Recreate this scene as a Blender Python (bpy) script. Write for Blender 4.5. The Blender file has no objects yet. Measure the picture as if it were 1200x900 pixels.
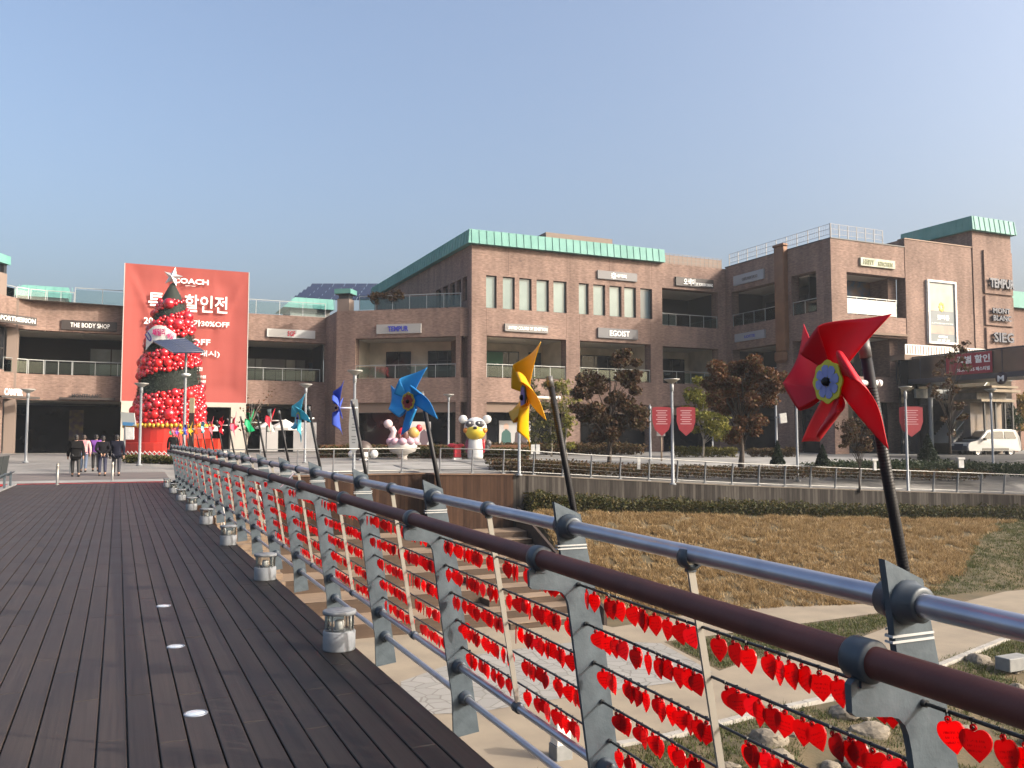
import bpy, math, random
import numpy as np
from mathutils import Vector, Matrix
random.seed(7); rng = np.random.default_rng(7)
SC = bpy.context.scene
COL = SC.collection
PI = math.pi; R = math.radians

# ------------------------------------------------------------------ camera (metres, deck at z=0, bridge runs along +Y)
FPX = 1020.; YAW = R(24.3); PITCH = math.atan(67/1020.); CZ = 1.55
cy_, sy_ = math.cos(YAW), math.sin(YAW); cp_, sp_ = math.cos(PITCH), math.sin(PITCH)
cd = bpy.data.cameras.new('camera'); cam = bpy.data.objects.new('camera', cd); COL.objects.link(cam)
cd.sensor_width = 36; cd.lens = 36*FPX/1200; cd.clip_start = .05; cd.clip_end = 6000
cam.location = (0, 0, CZ); cam.rotation_euler = (PI/2+PITCH, 0, -YAW)
SC.camera = cam

def ray(px, py):
    x = (px-600)/FPX; y = (450-py)/FPX
    return Vector((x*cy_+sy_*cp_-y*sy_*sp_, -x*sy_+cy_*cp_-y*cy_*sp_, sp_+y*cp_))
def onz(px, py, z):                      # where a measured sight line meets a level
    d = ray(px, py); t = (z-CZ)/d.z; return Vector((d.x*t, d.y*t, z))
def ondepth(px, py, D):
    d = ray(px, py); t = D/(d.x*sy_+d.y*cy_); return Vector((d.x*t, d.y*t, CZ+d.z*t))
def onplane(px, py, P0, P1):             # (u, z) on the vertical plane through P0-P1
    d = ray(px, py); ex, ey = P1[0]-P0[0], P1[1]-P0[1]; L = math.hypot(ex, ey); ex /= L; ey /= L
    nx, ny = ey, -ex
    t = (P0[0]*nx+P0[1]*ny)/(d.x*nx+d.y*ny)
    x, y = d.x*t, d.y*t
    return ((x-P0[0])*ex+(y-P0[1])*ey, CZ+d.z*t)

# ------------------------------------------------------------------ mesh helpers
class MB:
    def __init__(s): s.v = []; s.f = []; s.m = []; s.uv = {}; s.sm = set()
    def face(s, pts, m=0, uv=None, smooth=False):
        b = len(s.v); s.v.extend([tuple(p) for p in pts]); s.f.append(tuple(range(b, b+len(pts)))); s.m.append(m)
        if uv: s.uv[len(s.f)-1] = uv
        if smooth: s.sm.add(len(s.f)-1)
    def addf(s, idx, m=0, smooth=False):
        s.f.append(tuple(idx)); s.m.append(m)
        if smooth: s.sm.add(len(s.f)-1)
    def box(s, x0, x1, y0, y1, z0, z1, m=0, bev=0):
        if bev:
            return s.bbox((x0+x1)/2, (y0+y1)/2, (z0+z1)/2, x1-x0, y1-y0, z1-z0, bev, m)
        s.obox(((x0+x1)/2, (y0+y1)/2, (z0+z1)/2), (1,0,0), (0,1,0), (0,0,1), (x1-x0)/2, (y1-y0)/2, (z1-z0)/2, m)
    def obox(s, c, ax, ay, az, hx, hy, hz, m=0):
        c = Vector(c); ax = Vector(ax)*hx; ay = Vector(ay)*hy; az = Vector(az)*hz
        P = [c+ax*i+ay*j+az*k for k in (-1,1) for j in (-1,1) for i in (-1,1)]
        b = len(s.v); s.v.extend([tuple(p) for p in P])
        for q in ((0,2,3,1),(4,5,7,6),(0,1,5,4),(2,6,7,3),(0,4,6,2),(1,3,7,5)): s.addf([b+i for i in q], m)
    def bbox(s, cx, cy, cz, sx, sy, sz, r, m=0):          # box with chamfered edges
        b = len(s.v); hx, hy, hz = sx/2, sy/2, sz/2
        idx = {}
        for i in (-1,1):
            for j in (-1,1):
                for k in (-1,1):
                    for a in range(3):
                        p = [i*hx, j*hy, k*hz]
                        for q in range(3):
                            if q != a: p[q] -= (i,j,k)[q]*r
                        idx[(i,j,k,a)] = len(s.v); s.v.append((cx+p[0], cy+p[1], cz+p[2]))
        def F(*k):
            pts = [idx[q] for q in k]; c = Vector((0,0,0))
            for q in pts: c += Vector(s.v[q])
            c = c/len(pts)-Vector((cx,cy,cz)); a0 = Vector(s.v[pts[1]])-Vector(s.v[pts[0]]); a1 = Vector(s.v[pts[2]])-Vector(s.v[pts[1]])
            s.addf(pts if a0.cross(a1).dot(c) > 0 else pts[::-1], m)
        for a in range(3):
            o = [q for q in range(3) if q != a]
            for sg in (-1,1):
                ks = []
                for (u, w) in ((-1,-1),(1,-1),(1,1),(-1,1)):
                    t = [0,0,0]; t[a] = sg; t[o[0]] = u; t[o[1]] = w; ks.append((*t, a))
                F(*ks)
            for u in (-1,1):
                for w in (-1,1):
                    t0 = [0,0,0]; t0[o[0]] = u; t0[o[1]] = w
                    t1 = list(t0); t0[a] = -1; t1[a] = 1
                    F((*t0,o[0]),(*t1,o[0]),(*t1,o[1]),(*t0,o[1]))
        for i in (-1,1):
            for j in (-1,1):
                for k in (-1,1): F((i,j,k,0),(i,j,k,1),(i,j,k,2))
    def tube(s, path, r, n=8, m=0, cap=True, smooth=True):
        path = [Vector(p) for p in path]; rr = r if hasattr(r, '__len__') else [r]*len(path)
        rings = []; up = None
        for i, p in enumerate(path):
            d = (path[min(i+1, len(path)-1)]-path[max(i-1, 0)])
            d = d.normalized() if d.length > 1e-9 else Vector((0,0,1))
            if up is None: up = Vector((0,0,1)) if abs(d.z) < .9 else Vector((1,0,0))
            a = d.cross(up).normalized(); u2 = a.cross(d).normalized(); up = u2
            b = len(s.v)
            for k in range(n):
                t = 2*PI*k/n; s.v.append(tuple(p+(a*math.cos(t)+u2*math.sin(t))*rr[i]))
            rings.append(b)
        for i in range(len(rings)-1):
            for k in range(n):
                s.addf((rings[i]+k, rings[i]+(k+1)%n, rings[i+1]+(k+1)%n, rings[i+1]+k), m, smooth)
        if cap:
            s.addf([rings[0]+k for k in range(n)][::-1], m); s.addf([rings[-1]+k for k in range(n)], m)
    def lathe(s, prof, c=(0,0,0), n=16, m=0, smooth=True, ax=None, mi=None):
        c = Vector(c)
        az = Vector(ax).normalized() if ax is not None else Vector((0,0,1))
        a = Vector((1,0,0)) if abs(az.x) < .9 else Vector((0,1,0))
        a = (a-az*a.dot(az)).normalized(); bb = az.cross(a)
        rings = []
        for (r, z) in prof:
            b = len(s.v)
            if r < 1e-6: s.v.append(tuple(c+az*z)); rings.append((b, 1)); continue
            for k in range(n):
                t = 2*PI*k/n; s.v.append(tuple(c+az*z+(a*math.cos(t)+bb*math.sin(t))*r))
            rings.append((b, n))
        for i in range(len(rings)-1):
            (b0, n0), (b1, n1) = rings[i], rings[i+1]
            mm = m if mi is None else mi[i]
            for k in range(n):
                k2 = (k+1) % n
                if n0 == 1 and n1 == 1: continue
                if n0 == 1: s.addf((b0, b1+k2, b1+k), mm, smooth)
                elif n1 == 1: s.addf((b0+k, b0+k2, b1), mm, smooth)
                else: s.addf((b0+k, b0+k2, b1+k2, b1+k), mm, smooth)
    def ell(s, c, rx, ry, rz, n=14, k=9, m=0, rot=None):
        b = len(s.v); c = Vector(c); L = []
        for i in range(k+1):
            a = PI*i/k; row = []
            if i in (0, k): row = [(0, 0, math.cos(a))]
            else: row = [(math.sin(a)*math.cos(2*PI*j/n), math.sin(a)*math.sin(2*PI*j/n), math.cos(a)) for j in range(n)]
            st = len(s.v)
            for q in row:
                p = Vector((q[0]*rx, q[1]*ry, q[2]*rz))
                if rot is not None: p = rot @ p
                s.v.append(tuple(c+p))
            L.append((st, len(row)))
        for i in range(k):
            (b0, n0), (b1, n1) = L[i], L[i+1]
            for j in range(n):
                j2 = (j+1) % n
                if n0 == 1: s.addf((b0, b1+j, b1+j2), m, True)
                elif n1 == 1: s.addf((b0+j, b1, b0+j2), m, True)
                else: s.addf((b0+j, b1+j, b1+j2, b0+j2), m, True)
    def prism(s, poly, o, ax, ay, az, h, m=0, smooth=False):   # polygon in (ax, ay), extruded by h along az
        o = Vector(o); ax = Vector(ax); ay = Vector(ay); az = Vector(az)
        n = len(poly); b = len(s.v)
        for k in (0, 1):
            for (x, y) in poly: s.v.append(tuple(o+ax*x+ay*y+az*(h*k)))
        s.addf([b+i for i in range(n)][::-1], m); s.addf([b+n+i for i in range(n)], m)
        for i in range(n):
            j = (i+1) % n; s.addf((b+i, b+j, b+n+j, b+n+i), m, smooth)
    def sheet(s, pts, m=0): s.face(pts, m)

def origin(o):
    p = Vector((0,0,0))
    while o is not None: p += o.location; o = o.parent
    return p

def link_mesh(name, me, parent=None, loc=None):
    o = bpy.data.objects.new(name, me); COL.objects.link(o)
    if parent is not None: o.parent = parent
    if loc is not None: o.location = loc
    return o

def build(name, mb, mats, parent=None, org=None, fixn=False):
    me = bpy.data.meshes.new(name)
    O = origin(parent) if parent is not None else Vector(org or (0,0,0))
    V = np.array(mb.v, dtype=float)-np.array(O)
    me.from_pydata(V.tolist(), [], mb.f)
    for m in (mats if isinstance(mats, (list, tuple)) else [mats]): me.materials.append(m)
    me.polygons.foreach_set('material_index', mb.m)
    if mb.sm: me.polygons.foreach_set('use_smooth', [i in mb.sm for i in range(len(mb.f))])
    if mb.uv:
        ul = me.uv_layers.new(name='UVMap'); dat = np.zeros((len(me.loops), 2))
        for p in me.polygons:
            q = mb.uv.get(p.index)
            if q is not None:
                for k, li in enumerate(p.loop_indices): dat[li] = q[k]
        ul.data.foreach_set('uv', dat.ravel())
    me.update()
    return link_mesh(name, me, parent, O if parent is None else None)

def quads(name, V, mats, parent=None, mi=None, org=None):   # V: (n,4,3) or (n,3,3) numpy, separate faces
    n, k, _ = V.shape
    O = np.array(origin(parent)) if parent is not None else np.array(org or (0,0,0), dtype=float)
    me = bpy.data.meshes.new(name)
    me.vertices.add(n*k); me.vertices.foreach_set('co', (V.reshape(-1, 3)-O).ravel())
    me.loops.add(n*k); me.loops.foreach_set('vertex_index', np.arange(n*k, dtype=np.int32))
    me.polygons.add(n); me.polygons.foreach_set('loop_start', np.arange(0, n*k, k, dtype=np.int32))
    me.polygons.foreach_set('loop_total', np.full(n, k, dtype=np.int32))
    for m in (mats if isinstance(mats, (list, tuple)) else [mats]): me.materials.append(m)
    if mi is not None: me.polygons.foreach_set('material_index', mi.astype(np.int32))
    me.update(calc_edges=True)
    return link_mesh(name, me, parent, tuple(O) if parent is None else None)

def thing(name, label, cat, loc=(0,0,0), group=None):
    o = bpy.data.objects.new(name, None); COL.objects.link(o); o.location = loc; o.empty_display_size = .2
    return tag(o, label, cat, group)
def tag(o, label=None, cat=None, group=None, kind=None):
    if label: o['label'] = label
    if cat: o['category'] = cat
    if group: o['group'] = group
    if kind: o['kind'] = kind
    return o
def struct(o): o['kind'] = 'structure'; return o

# ------------------------------------------------------------------ materials
MC = {}
def mat(name, col, rough=.6, metal=0., col2=None, vs=3., vdet=4., lo=.35, hi=.65, bump=0., bs=30., spec=.5, coord='Object',
        isl=0., trans=0., coat=0., stretch=None):
    if name in MC: return MC[name]
    m = bpy.data.materials.new(name); m.use_nodes = True; nt = m.node_tree; N = nt.nodes; L = nt.links
    b = N['Principled BSDF']; b.inputs['Base Color'].default_value = (*col, 1); b.inputs['Roughness'].default_value = rough
    b.inputs['Metallic'].default_value = metal; b.inputs['Specular IOR Level'].default_value = spec
    if coat: b.inputs['Coat Weight'].default_value = coat; b.inputs['Coat Roughness'].default_value = .15
    tc = N.new('ShaderNodeTexCoord'); src = tc.outputs[coord]
    if stretch:
        mp = N.new('ShaderNodeMapping'); mp.inputs['Scale'].default_value = stretch; L.new(src, mp.inputs['Vector']); src = mp.outputs[0]
    out = None
    if col2 is not None:
        n = N.new('ShaderNodeTexNoise'); n.inputs['Scale'].default_value = vs; n.inputs['Detail'].default_value = vdet; L.new(src, n.inputs['Vector'])
        r = N.new('ShaderNodeMapRange'); r.inputs[1].default_value = lo; r.inputs[2].default_value = hi; L.new(n.outputs['Fac'], r.inputs[0])
        x = N.new('ShaderNodeMix'); x.data_type = 'RGBA'; x.inputs[6].default_value = (*col, 1); x.inputs[7].default_value = (*col2, 1)
        L.new(r.outputs[0], x.inputs[0]); out = x.outputs[2]
    if isl:
        g = N.new('ShaderNodeNewGeometry'); r = N.new('ShaderNodeMapRange'); r.inputs[3].default_value = 1-isl; r.inputs[4].default_value = 1+isl
        L.new(g.outputs['Random Per Island'], r.inputs[0])
        h = N.new('ShaderNodeHueSaturation'); L.new(r.outputs[0], h.inputs['Value'])
        if out: L.new(out, h.inputs['Color'])
        else: h.inputs['Color'].default_value = (*col, 1)
        out = h.outputs[0]
    if out: L.new(out, b.inputs['Base Color'])
    if bump:
        n = N.new('ShaderNodeTexNoise'); n.inputs['Scale'].default_value = bs; n.inputs['Detail'].default_value = 5; L.new(src, n.inputs['Vector'])
        bp = N.new('ShaderNodeBump'); bp.inputs['Strength'].default_value = bump; bp.inputs['Distance'].default_value = .02
        L.new(n.outputs['Fac'], bp.inputs['Height']); L.new(bp.outputs[0], b.inputs['Normal'])
    if trans:
        t = N.new('ShaderNodeBsdfTranslucent'); t.inputs['Color'].default_value = (*col, 1)
        if out: L.new(out, t.inputs['Color'])
        ms = N.new('ShaderNodeMixShader'); ms.inputs[0].default_value = trans
        L.new(b.outputs[0], ms.inputs[1]); L.new(t.outputs[0], ms.inputs[2]); L.new(ms.outputs[0], N['Material Output'].inputs['Surface'])
    MC[name] = m; return m

def brick_mat(name, c1, c2, mortar, scale=1., bw=.24, bh=.075, dirt=.3):
    m = bpy.data.materials.new(name); m.use_nodes = True; nt = m.node_tree; N = nt.nodes; L = nt.links
    b = N['Principled BSDF']; b.inputs['Roughness'].default_value = .85; b.inputs['Specular IOR Level'].default_value = .25
    tc = N.new('ShaderNodeTexCoord'); uv = tc.outputs['UV']
    br = N.new('ShaderNodeTexBrick'); br.inputs['Scale'].default_value = scale
    br.inputs['Brick Width'].default_value = bw; br.inputs['Row Height'].default_value = bh; br.inputs['Mortar Size'].default_value = .008
    br.inputs['Color1'].default_value = (*c1, 1); br.inputs['Color2'].default_value = (*c2, 1); br.inputs['Mortar'].default_value = (*mortar, 1)
    br.inputs['Bias'].default_value = -.1; L.new(uv, br.inputs['Vector'])
    mp = N.new('ShaderNodeMapping'); mp.inputs['Scale'].default_value = (3.2, 9., 1); L.new(uv, mp.inputs['Vector'])
    wn = N.new('ShaderNodeTexNoise'); wn.inputs['Scale'].default_value = 1.; wn.inputs['Detail'].default_value = 3; L.new(mp.outputs[0], wn.inputs['Vector'])
    n = N.new('ShaderNodeTexNoise'); n.inputs['Scale'].default_value = .35; n.inputs['Detail'].default_value = 6; L.new(uv, n.inputs['Vector'])
    h = N.new('ShaderNodeHueSaturation'); L.new(br.outputs['Color'], h.inputs['Color'])
    r = N.new('ShaderNodeMapRange'); r.inputs[1].default_value = .3; r.inputs[2].default_value = .7; r.inputs[3].default_value = 1-dirt; r.inputs[4].default_value = 1+dirt
    a = N.new('ShaderNodeMath'); a.operation = 'MULTIPLY_ADD'; L.new(wn.outputs['Fac'], a.inputs[0]); a.inputs[1].default_value = .6
    a2 = N.new('ShaderNodeMath'); a2.operation = 'MULTIPLY'; a2.inputs[1].default_value = .4; L.new(n.outputs['Fac'], a2.inputs[0]); L.new(a2.outputs[0], a.inputs[2])
    L.new(a.outputs[0], r.inputs[0])
    mp2 = N.new('ShaderNodeMapping'); mp2.inputs['Scale'].default_value = (.9, .12, 1); L.new(uv, mp2.inputs['Vector'])       # rain streaks
    ns = N.new('ShaderNodeTexNoise'); ns.inputs['Scale'].default_value = 1.2; ns.inputs['Detail'].default_value = 5; L.new(mp2.outputs[0], ns.inputs['Vector'])
    rs = N.new('ShaderNodeMapRange'); rs.inputs[1].default_value = .38; rs.inputs[2].default_value = .62; rs.inputs[3].default_value = .80; rs.inputs[4].default_value = 1.08; L.new(ns.outputs['Fac'], rs.inputs[0])
    mu = N.new('ShaderNodeMath'); mu.operation = 'MULTIPLY'; L.new(r.outputs[0], mu.inputs[0]); L.new(rs.outputs[0], mu.inputs[1])
    L.new(mu.outputs[0], h.inputs['Value']); L.new(h.outputs[0], b.inputs['Base Color'])
    MC[name] = m; return m

def glass_mat(name, tint, refl=.12, rough=.03):
    if name in MC: return MC[name]
    m = bpy.data.materials.new(name); m.use_nodes = True; nt = m.node_tree; N = nt.nodes; L = nt.links
    N.remove(N['Principled BSDF'])
    t = N.new('ShaderNodeBsdfTransparent'); t.inputs[0].default_value = (*tint, 1)
    g = N.new('ShaderNodeBsdfGlossy'); g.inputs['Roughness'].default_value = rough; g.inputs[0].default_value = (.9, .95, .95, 1)
    lw = N.new('ShaderNodeFresnel'); lw.inputs[0].default_value = 1.45
    r = N.new('ShaderNodeMath'); r.operation = 'MULTIPLY_ADD'; r.inputs[1].default_value = 1.2; r.inputs[2].default_value = refl*.25; L.new(lw.outputs[0], r.inputs[0])
    x = N.new('ShaderNodeMixShader'); L.new(r.outputs[0], x.inputs[0]); L.new(t.outputs[0], x.inputs[1]); L.new(g.outputs[0], x.inputs[2])
    L.new(x.outputs[0], N['Material Output'].inputs['Surface'])
    MC[name] = m; return m

def wood_mat(name, c1, c2, rough=.6, grain=(40, 1.2, 40), isl=.16, wear=None):
    m = bpy.data.materials.new(name); m.use_nodes = True; nt = m.node_tree; N = nt.nodes; L = nt.links
    b = N['Principled BSDF']; b.inputs['Roughness'].default_value = rough; b.inputs['Specular IOR Level'].default_value = .36
    tc = N.new('ShaderNodeTexCoord'); mp = N.new('ShaderNodeMapping'); mp.inputs['Scale'].default_value = grain; L.new(tc.outputs['Object'], mp.inputs['Vector'])
    g = N.new('ShaderNodeNewGeometry')
    ad = N.new('ShaderNodeVectorMath'); ad.operation = 'ADD'; cx = N.new('ShaderNodeCombineXYZ'); mu = N.new('ShaderNodeMath'); mu.operation = 'MULTIPLY'; mu.inputs[1].default_value = 57.
    L.new(g.outputs['Random Per Island'], mu.inputs[0]); L.new(mu.outputs[0], cx.inputs[1]); L.new(mp.outputs[0], ad.inputs[0]); L.new(cx.outputs[0], ad.inputs[1])
    n = N.new('ShaderNodeTexNoise'); n.inputs['Scale'].default_value = 1; n.inputs['Detail'].default_value = 6; L.new(ad.outputs[0], n.inputs['Vector'])
    n2 = N.new('ShaderNodeTexNoise'); n2.inputs['Scale'].default_value = 1.3; n2.inputs['Detail'].default_value = 4; L.new(tc.outputs['Object'], n2.inputs['Vector'])
    av = N.new('ShaderNodeMath'); av.operation = 'MULTIPLY_ADD'; av.inputs[1].default_value = .55
    hv = N.new('ShaderNodeMath'); hv.operation = 'MULTIPLY'; hv.inputs[1].default_value = .45; L.new(n2.outputs['Fac'], hv.inputs[0]); L.new(n.outputs['Fac'], av.inputs[0]); L.new(hv.outputs[0], av.inputs[2])
    r = N.new('ShaderNodeMapRange'); r.inputs[1].default_value = .35; r.inputs[2].default_value = .65; L.new(av.outputs[0], r.inputs[0])
    x = N.new('ShaderNodeMix'); x.data_type = 'RGBA'; x.inputs[6].default_value = (*c1, 1); x.inputs[7].default_value = (*c2, 1); L.new(r.outputs[0], x.inputs[0])
    out = x.outputs[2]
    if wear:                     # foot traffic: trodden middle of the deck greyer, the boards by the rail keep their stain
        sx = N.new('ShaderNodeSeparateXYZ'); L.new(tc.outputs['Object'], sx.inputs[0])
        w = N.new('ShaderNodeMapRange'); w.inputs[1].default_value = wear[0]; w.inputs[2].default_value = wear[1]; L.new(sx.outputs[0], w.inputs[0])
        y = N.new('ShaderNodeMix'); y.data_type = 'RGBA'; L.new(w.outputs[0], y.inputs[0]); L.new(out, y.inputs[6])
        y2 = N.new('ShaderNodeMix'); y2.data_type = 'RGBA'; y2.inputs[6].default_value = (*wear[2], 1); y2.inputs[7].default_value = (*wear[3], 1); L.new(r.outputs[0], y2.inputs[0]); L.new(y2.outputs[2], y.inputs[7])
        out = y.outputs[2]
    h = N.new('ShaderNodeHueSaturation'); r2 = N.new('ShaderNodeMapRange'); r2.inputs[3].default_value = 1-isl; r2.inputs[4].default_value = 1+isl
    L.new(g.outputs['Random Per Island'], r2.inputs[0]); L.new(r2.outputs[0], h.inputs['Value']); L.new(out, h.inputs['Color']); L.new(h.outputs[0], b.inputs['Base Color'])
    bp = N.new('ShaderNodeBump'); bp.inputs['Strength'].default_value = .25; bp.inputs['Distance'].default_value = .004; L.new(n.outputs['Fac'], bp.inputs['Height']); L.new(bp.outputs[0], b.inputs['Normal'])
    rr = N.new('ShaderNodeMapRange'); rr.inputs[3].default_value = rough-.1; rr.inputs[4].default_value = rough+.12; L.new(n2.outputs['Fac'], rr.inputs[0]); L.new(rr.outputs[0], b.inputs['Roughness'])
    MC[name] = m; return m

def board_wall_mat(name, c1, c2, c3, w=.14):           # vertical boards from the wall's UV in metres
    m = bpy.data.materials.new(name); m.use_nodes = True; nt = m.node_tree; N = nt.nodes; L = nt.links
    b = N['Principled BSDF']; b.inputs['Roughness'].default_value = .9; b.inputs['Specular IOR Level'].default_value = .15
    tc = N.new('ShaderNodeTexCoord'); sx = N.new('ShaderNodeSeparateXYZ'); L.new(tc.outputs['UV'], sx.inputs[0])
    d = N.new('ShaderNodeMath'); d.operation = 'DIVIDE'; d.inputs[1].default_value = w; L.new(sx.outputs[0], d.inputs[0])
    fl = N.new('ShaderNodeMath'); fl.operation = 'FLOOR'; L.new(d.outputs[0], fl.inputs[0])
    wn = N.new('ShaderNodeTexWhiteNoise'); wn.noise_dimensions = '1D'; L.new(fl.outputs[0], wn.inputs['W'])
    fr = N.new('ShaderNodeMath'); fr.operation = 'FRACT'; L.new(d.outputs[0], fr.inputs[0])
    gp = N.new('ShaderNodeMath'); gp.operation = 'GREATER_THAN'; gp.inputs[1].default_value = .07; L.new(fr.outputs[0], gp.inputs[0])
    mp = N.new('ShaderNodeMapping'); mp.inputs['Scale'].default_value = (9, .9, 1); L.new(tc.outputs['UV'], mp.inputs['Vector'])
    n = N.new('ShaderNodeTexNoise'); n.inputs['Scale'].default_value = 1.5; n.inputs['Detail'].default_value = 6; L.new(mp.outputs[0], n.inputs['Vector'])
    a = N.new('ShaderNodeMath'); a.operation = 'MULTIPLY_ADD'; a.inputs[1].default_value = .5; L.new(wn.outputs['Value'], a.inputs[0])
    a2 = N.new('ShaderNodeMath'); a2.operation = 'MULTIPLY'; a2.inputs[1].default_value = .6; L.new(n.outputs['Fac'], a2.inputs[0]); L.new(a2.outputs[0], a.inputs[2])
    cr = N.new('ShaderNodeValToRGB'); cr.color_ramp.elements[0].position = .2; cr.color_ramp.elements[0].color = (*c1, 1); cr.color_ramp.elements[1].position = .85; cr.color_ramp.elements[1].color = (*c3, 1)
    e = cr.color_ramp.elements.new(.5); e.color = (*c2, 1); L.new(a.outputs[0], cr.inputs[0])
    x = N.new('ShaderNodeMix'); x.data_type = 'RGBA'; x.inputs[6].default_value = (.012, .01, .008, 1); L.new(gp.outputs[0], x.inputs[0]); L.new(cr.outputs[0], x.inputs[7]); L.new(x.outputs[2], b.inputs['Base Color'])
    MC[name] = m; return m

def paving_mat(name, c1, c2, mort, w, h, off=.5, rough=.8, coord='Object', ms=.012):
    m = bpy.data.materials.new(name); m.use_nodes = True; nt = m.node_tree; N = nt.nodes; L = nt.links
    b = N['Principled BSDF']; b.inputs['Roughness'].default_value = rough
    tc = N.new('ShaderNodeTexCoord')
    br = N.new('ShaderNodeTexBrick'); br.inputs['Scale'].default_value = 1; br.offset = off
    br.inputs['Brick Width'].default_value = w; br.inputs['Row Height'].default_value = h; br.inputs['Mortar Size'].default_value = ms
    br.inputs['Color1'].default_value = (*c1, 1); br.inputs['Color2'].default_value = (*c2, 1); br.inputs['Mortar'].default_value = (*mort, 1); L.new(tc.outputs[coord], br.inputs['Vector'])
    n = N.new('ShaderNodeTexNoise'); n.inputs['Scale'].default_value = .5; n.inputs['Detail'].default_value = 8; L.new(tc.outputs[coord], n.inputs['Vector'])
    h_ = N.new('ShaderNodeHueSaturation'); L.new(br.outputs['Color'], h_.inputs['Color'])
    r = N.new('ShaderNodeMapRange'); r.inputs[1].default_value = .3; r.inputs[2].default_value = .7; r.inputs[3].default_value = .75; r.inputs[4].default_value = 1.2; L.new(n.outputs['Fac'], r.inputs[0]); L.new(r.outputs[0], h_.inputs['Value'])
    L.new(h_.outputs[0], b.inputs['Base Color'])
    MC[name] = m; return m

def crazy_mat(name, c1, c2, mort, sc):
    m = bpy.data.materials.new(name); m.use_nodes = True; nt = m.node_tree; N = nt.nodes; L = nt.links
    b = N['Principled BSDF']; b.inputs['Roughness'].default_value = .85
    tc = N.new('ShaderNodeTexCoord')
    v = N.new('ShaderNodeTexVoronoi'); v.feature = 'DISTANCE_TO_EDGE'; v.inputs['Scale'].default_value = sc; L.new(tc.outputs['Object'], v.inputs['Vector'])
    v2 = N.new('ShaderNodeTexVoronoi'); v2.inputs['Scale'].default_value = sc; L.new(tc.outputs['Object'], v2.inputs['Vector'])
    sx = N.new('ShaderNodeSeparateColor'); L.new(v2.outputs['Color'], sx.inputs[0])
    x = N.new('ShaderNodeMix'); x.data_type = 'RGBA'; x.inputs[6].default_value = (*c1, 1); x.inputs[7].default_value = (*c2, 1); L.new(sx.outputs[0], x.inputs[0])
    g = N.new('ShaderNodeMath'); g.operation = 'GREATER_THAN'; g.inputs[1].default_value = .035; L.new(v.outputs['Distance'], g.inputs[0])
    y = N.new('ShaderNodeMix'); y.data_type = 'RGBA'; y.inputs[6].default_value = (*mort, 1); L.new(g.outputs[0], y.inputs[0]); L.new(x.outputs[2], y.inputs[7]); L.new(y.outputs[2], b.inputs['Base Color'])
    MC[name] = m; return m

# palette
STEEL = mat('galvanised_steel', (.070,.093,.114), .55, .15, (.038,.054,.069), 11, 8, .3, .7, bump=.08, bs=60)
STEELD = mat('painted_clamp', (0.042,0.056,0.0735), .45, .15, (0.0294,0.0406,0.0525), 20)
SILVER = mat('silver_tube', (.38,.39,.45), .30, .75, (.31,.32,.38), 8)
BRONZE = mat('brown_rail', (.105,.036,.030), .55, .0, (.070,.025,.022), 7, 8, .3, .7, bump=.05, bs=90, spec=.3)
CABLE = mat('steel_cable', (0.042,0.0455,0.049), .4, .6)
BLACK = mat('black_plastic', (.009,.009,.011), .5, spec=.3)
DARK = mat('dark_grey', (0.0245,0.0266,0.0294), .5)
WHITE = mat('white_paint', (0.546,0.546,0.532), .5, col2=(.70,.70,.67), vs=6)
POLE = mat('lamp_grey', (0.189,0.203,0.217), .5, .2)
BRICK = brick_mat('brick_tile', (.225,.148,.119), (.170,.108,.088), (.21,.165,.14), dirt=.38)
BRICKD = brick_mat('dark_brick_panel', (.19,.11,.085), (.155,.09,.07), (.19,.14,.11), dirt=.25)
BEIGE = mat('beige_render', (0.462,0.413,0.329), .85, col2=(.60,.53,.42), vs=1.)
CEIL = mat('soffit', (0.518,0.49,0.434), .9)
COPPER = mat('green_copper', (.075,.225,.20), .65, .0, (.115,.285,.255), .7, 5)
DGLASS = mat('dark_glass', (.006,.007,.009), .08, 0, (.012,.014,.018), .6, spec=.35)
PANE = mat('pale_window_glass', (0.189,0.252,0.2415), .12, 0, (0.14,0.196,0.1925), .5, spec=.8)
PANEB = mat('blue_window_glass', (0.035,0.0595,0.077), .07, spec=.9)
FRAME = mat('window_frame', (0.021,0.021,0.0224), .5)
RAILGL = glass_mat('railing_glass', (.70,.80,.79), .10)
SIGNG = mat('sign_grey', (0.119,0.119,0.126), .5); SIGND = mat('sign_dark', (0.0315,0.0245,0.0224), .5); SIGNW = mat('sign_white', (0.434,0.434,0.42), .5)
TXTW = mat('letter_white', (.85,.85,.83), .5); TXTB = mat('letter_blue', (.04,.05,.35), .5); TXTR = mat('letter_red', (.55,.02,.05), .5); TXTK = mat('letter_black', (.02,.02,.022), .5)
# ------------------------------------------------------------------ ground
WX = [-400, 1.95, 2.0, 12.4, 12.41, 16, 20.5, 27.6, 36.1, 45, 60, 90, 400]
WY = [35.9, 35.9, 36.6, 36.6, 35.55, 35.55, 35.6, 34.7, 33.6, 32.0, 29.2, 24, 24]
WZ = [0, 0, .06, .1, .1, .03, -.25, -.67, -1.06, -1.42, -1.8, -2, -2]
WB = [-3, -3, -2.2, -2.2, -2.0, -1.6, -1.85, -2.2, -2.55, -2.85, -3.2, -3.4, -3.4]
def wallY(x): return float(np.interp(x, WX, WY))
def clampv(t, a=0., b=1.): return max(a, min(b, t))
def smooth(t): t = clampv(t); return t*t*(3-2*t)
def G(x, y):
    ys = wallY(x); zs = float(np.interp(x, WX, WZ)); t = y-ys
    a = .7*clampv(t/22)
    b = zs+(.42-zs)*smooth(t/8)+.28*clampv((t-8)/14)
    k = smooth((x-4)/9)
    return a*(1-k)+b*k
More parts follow.
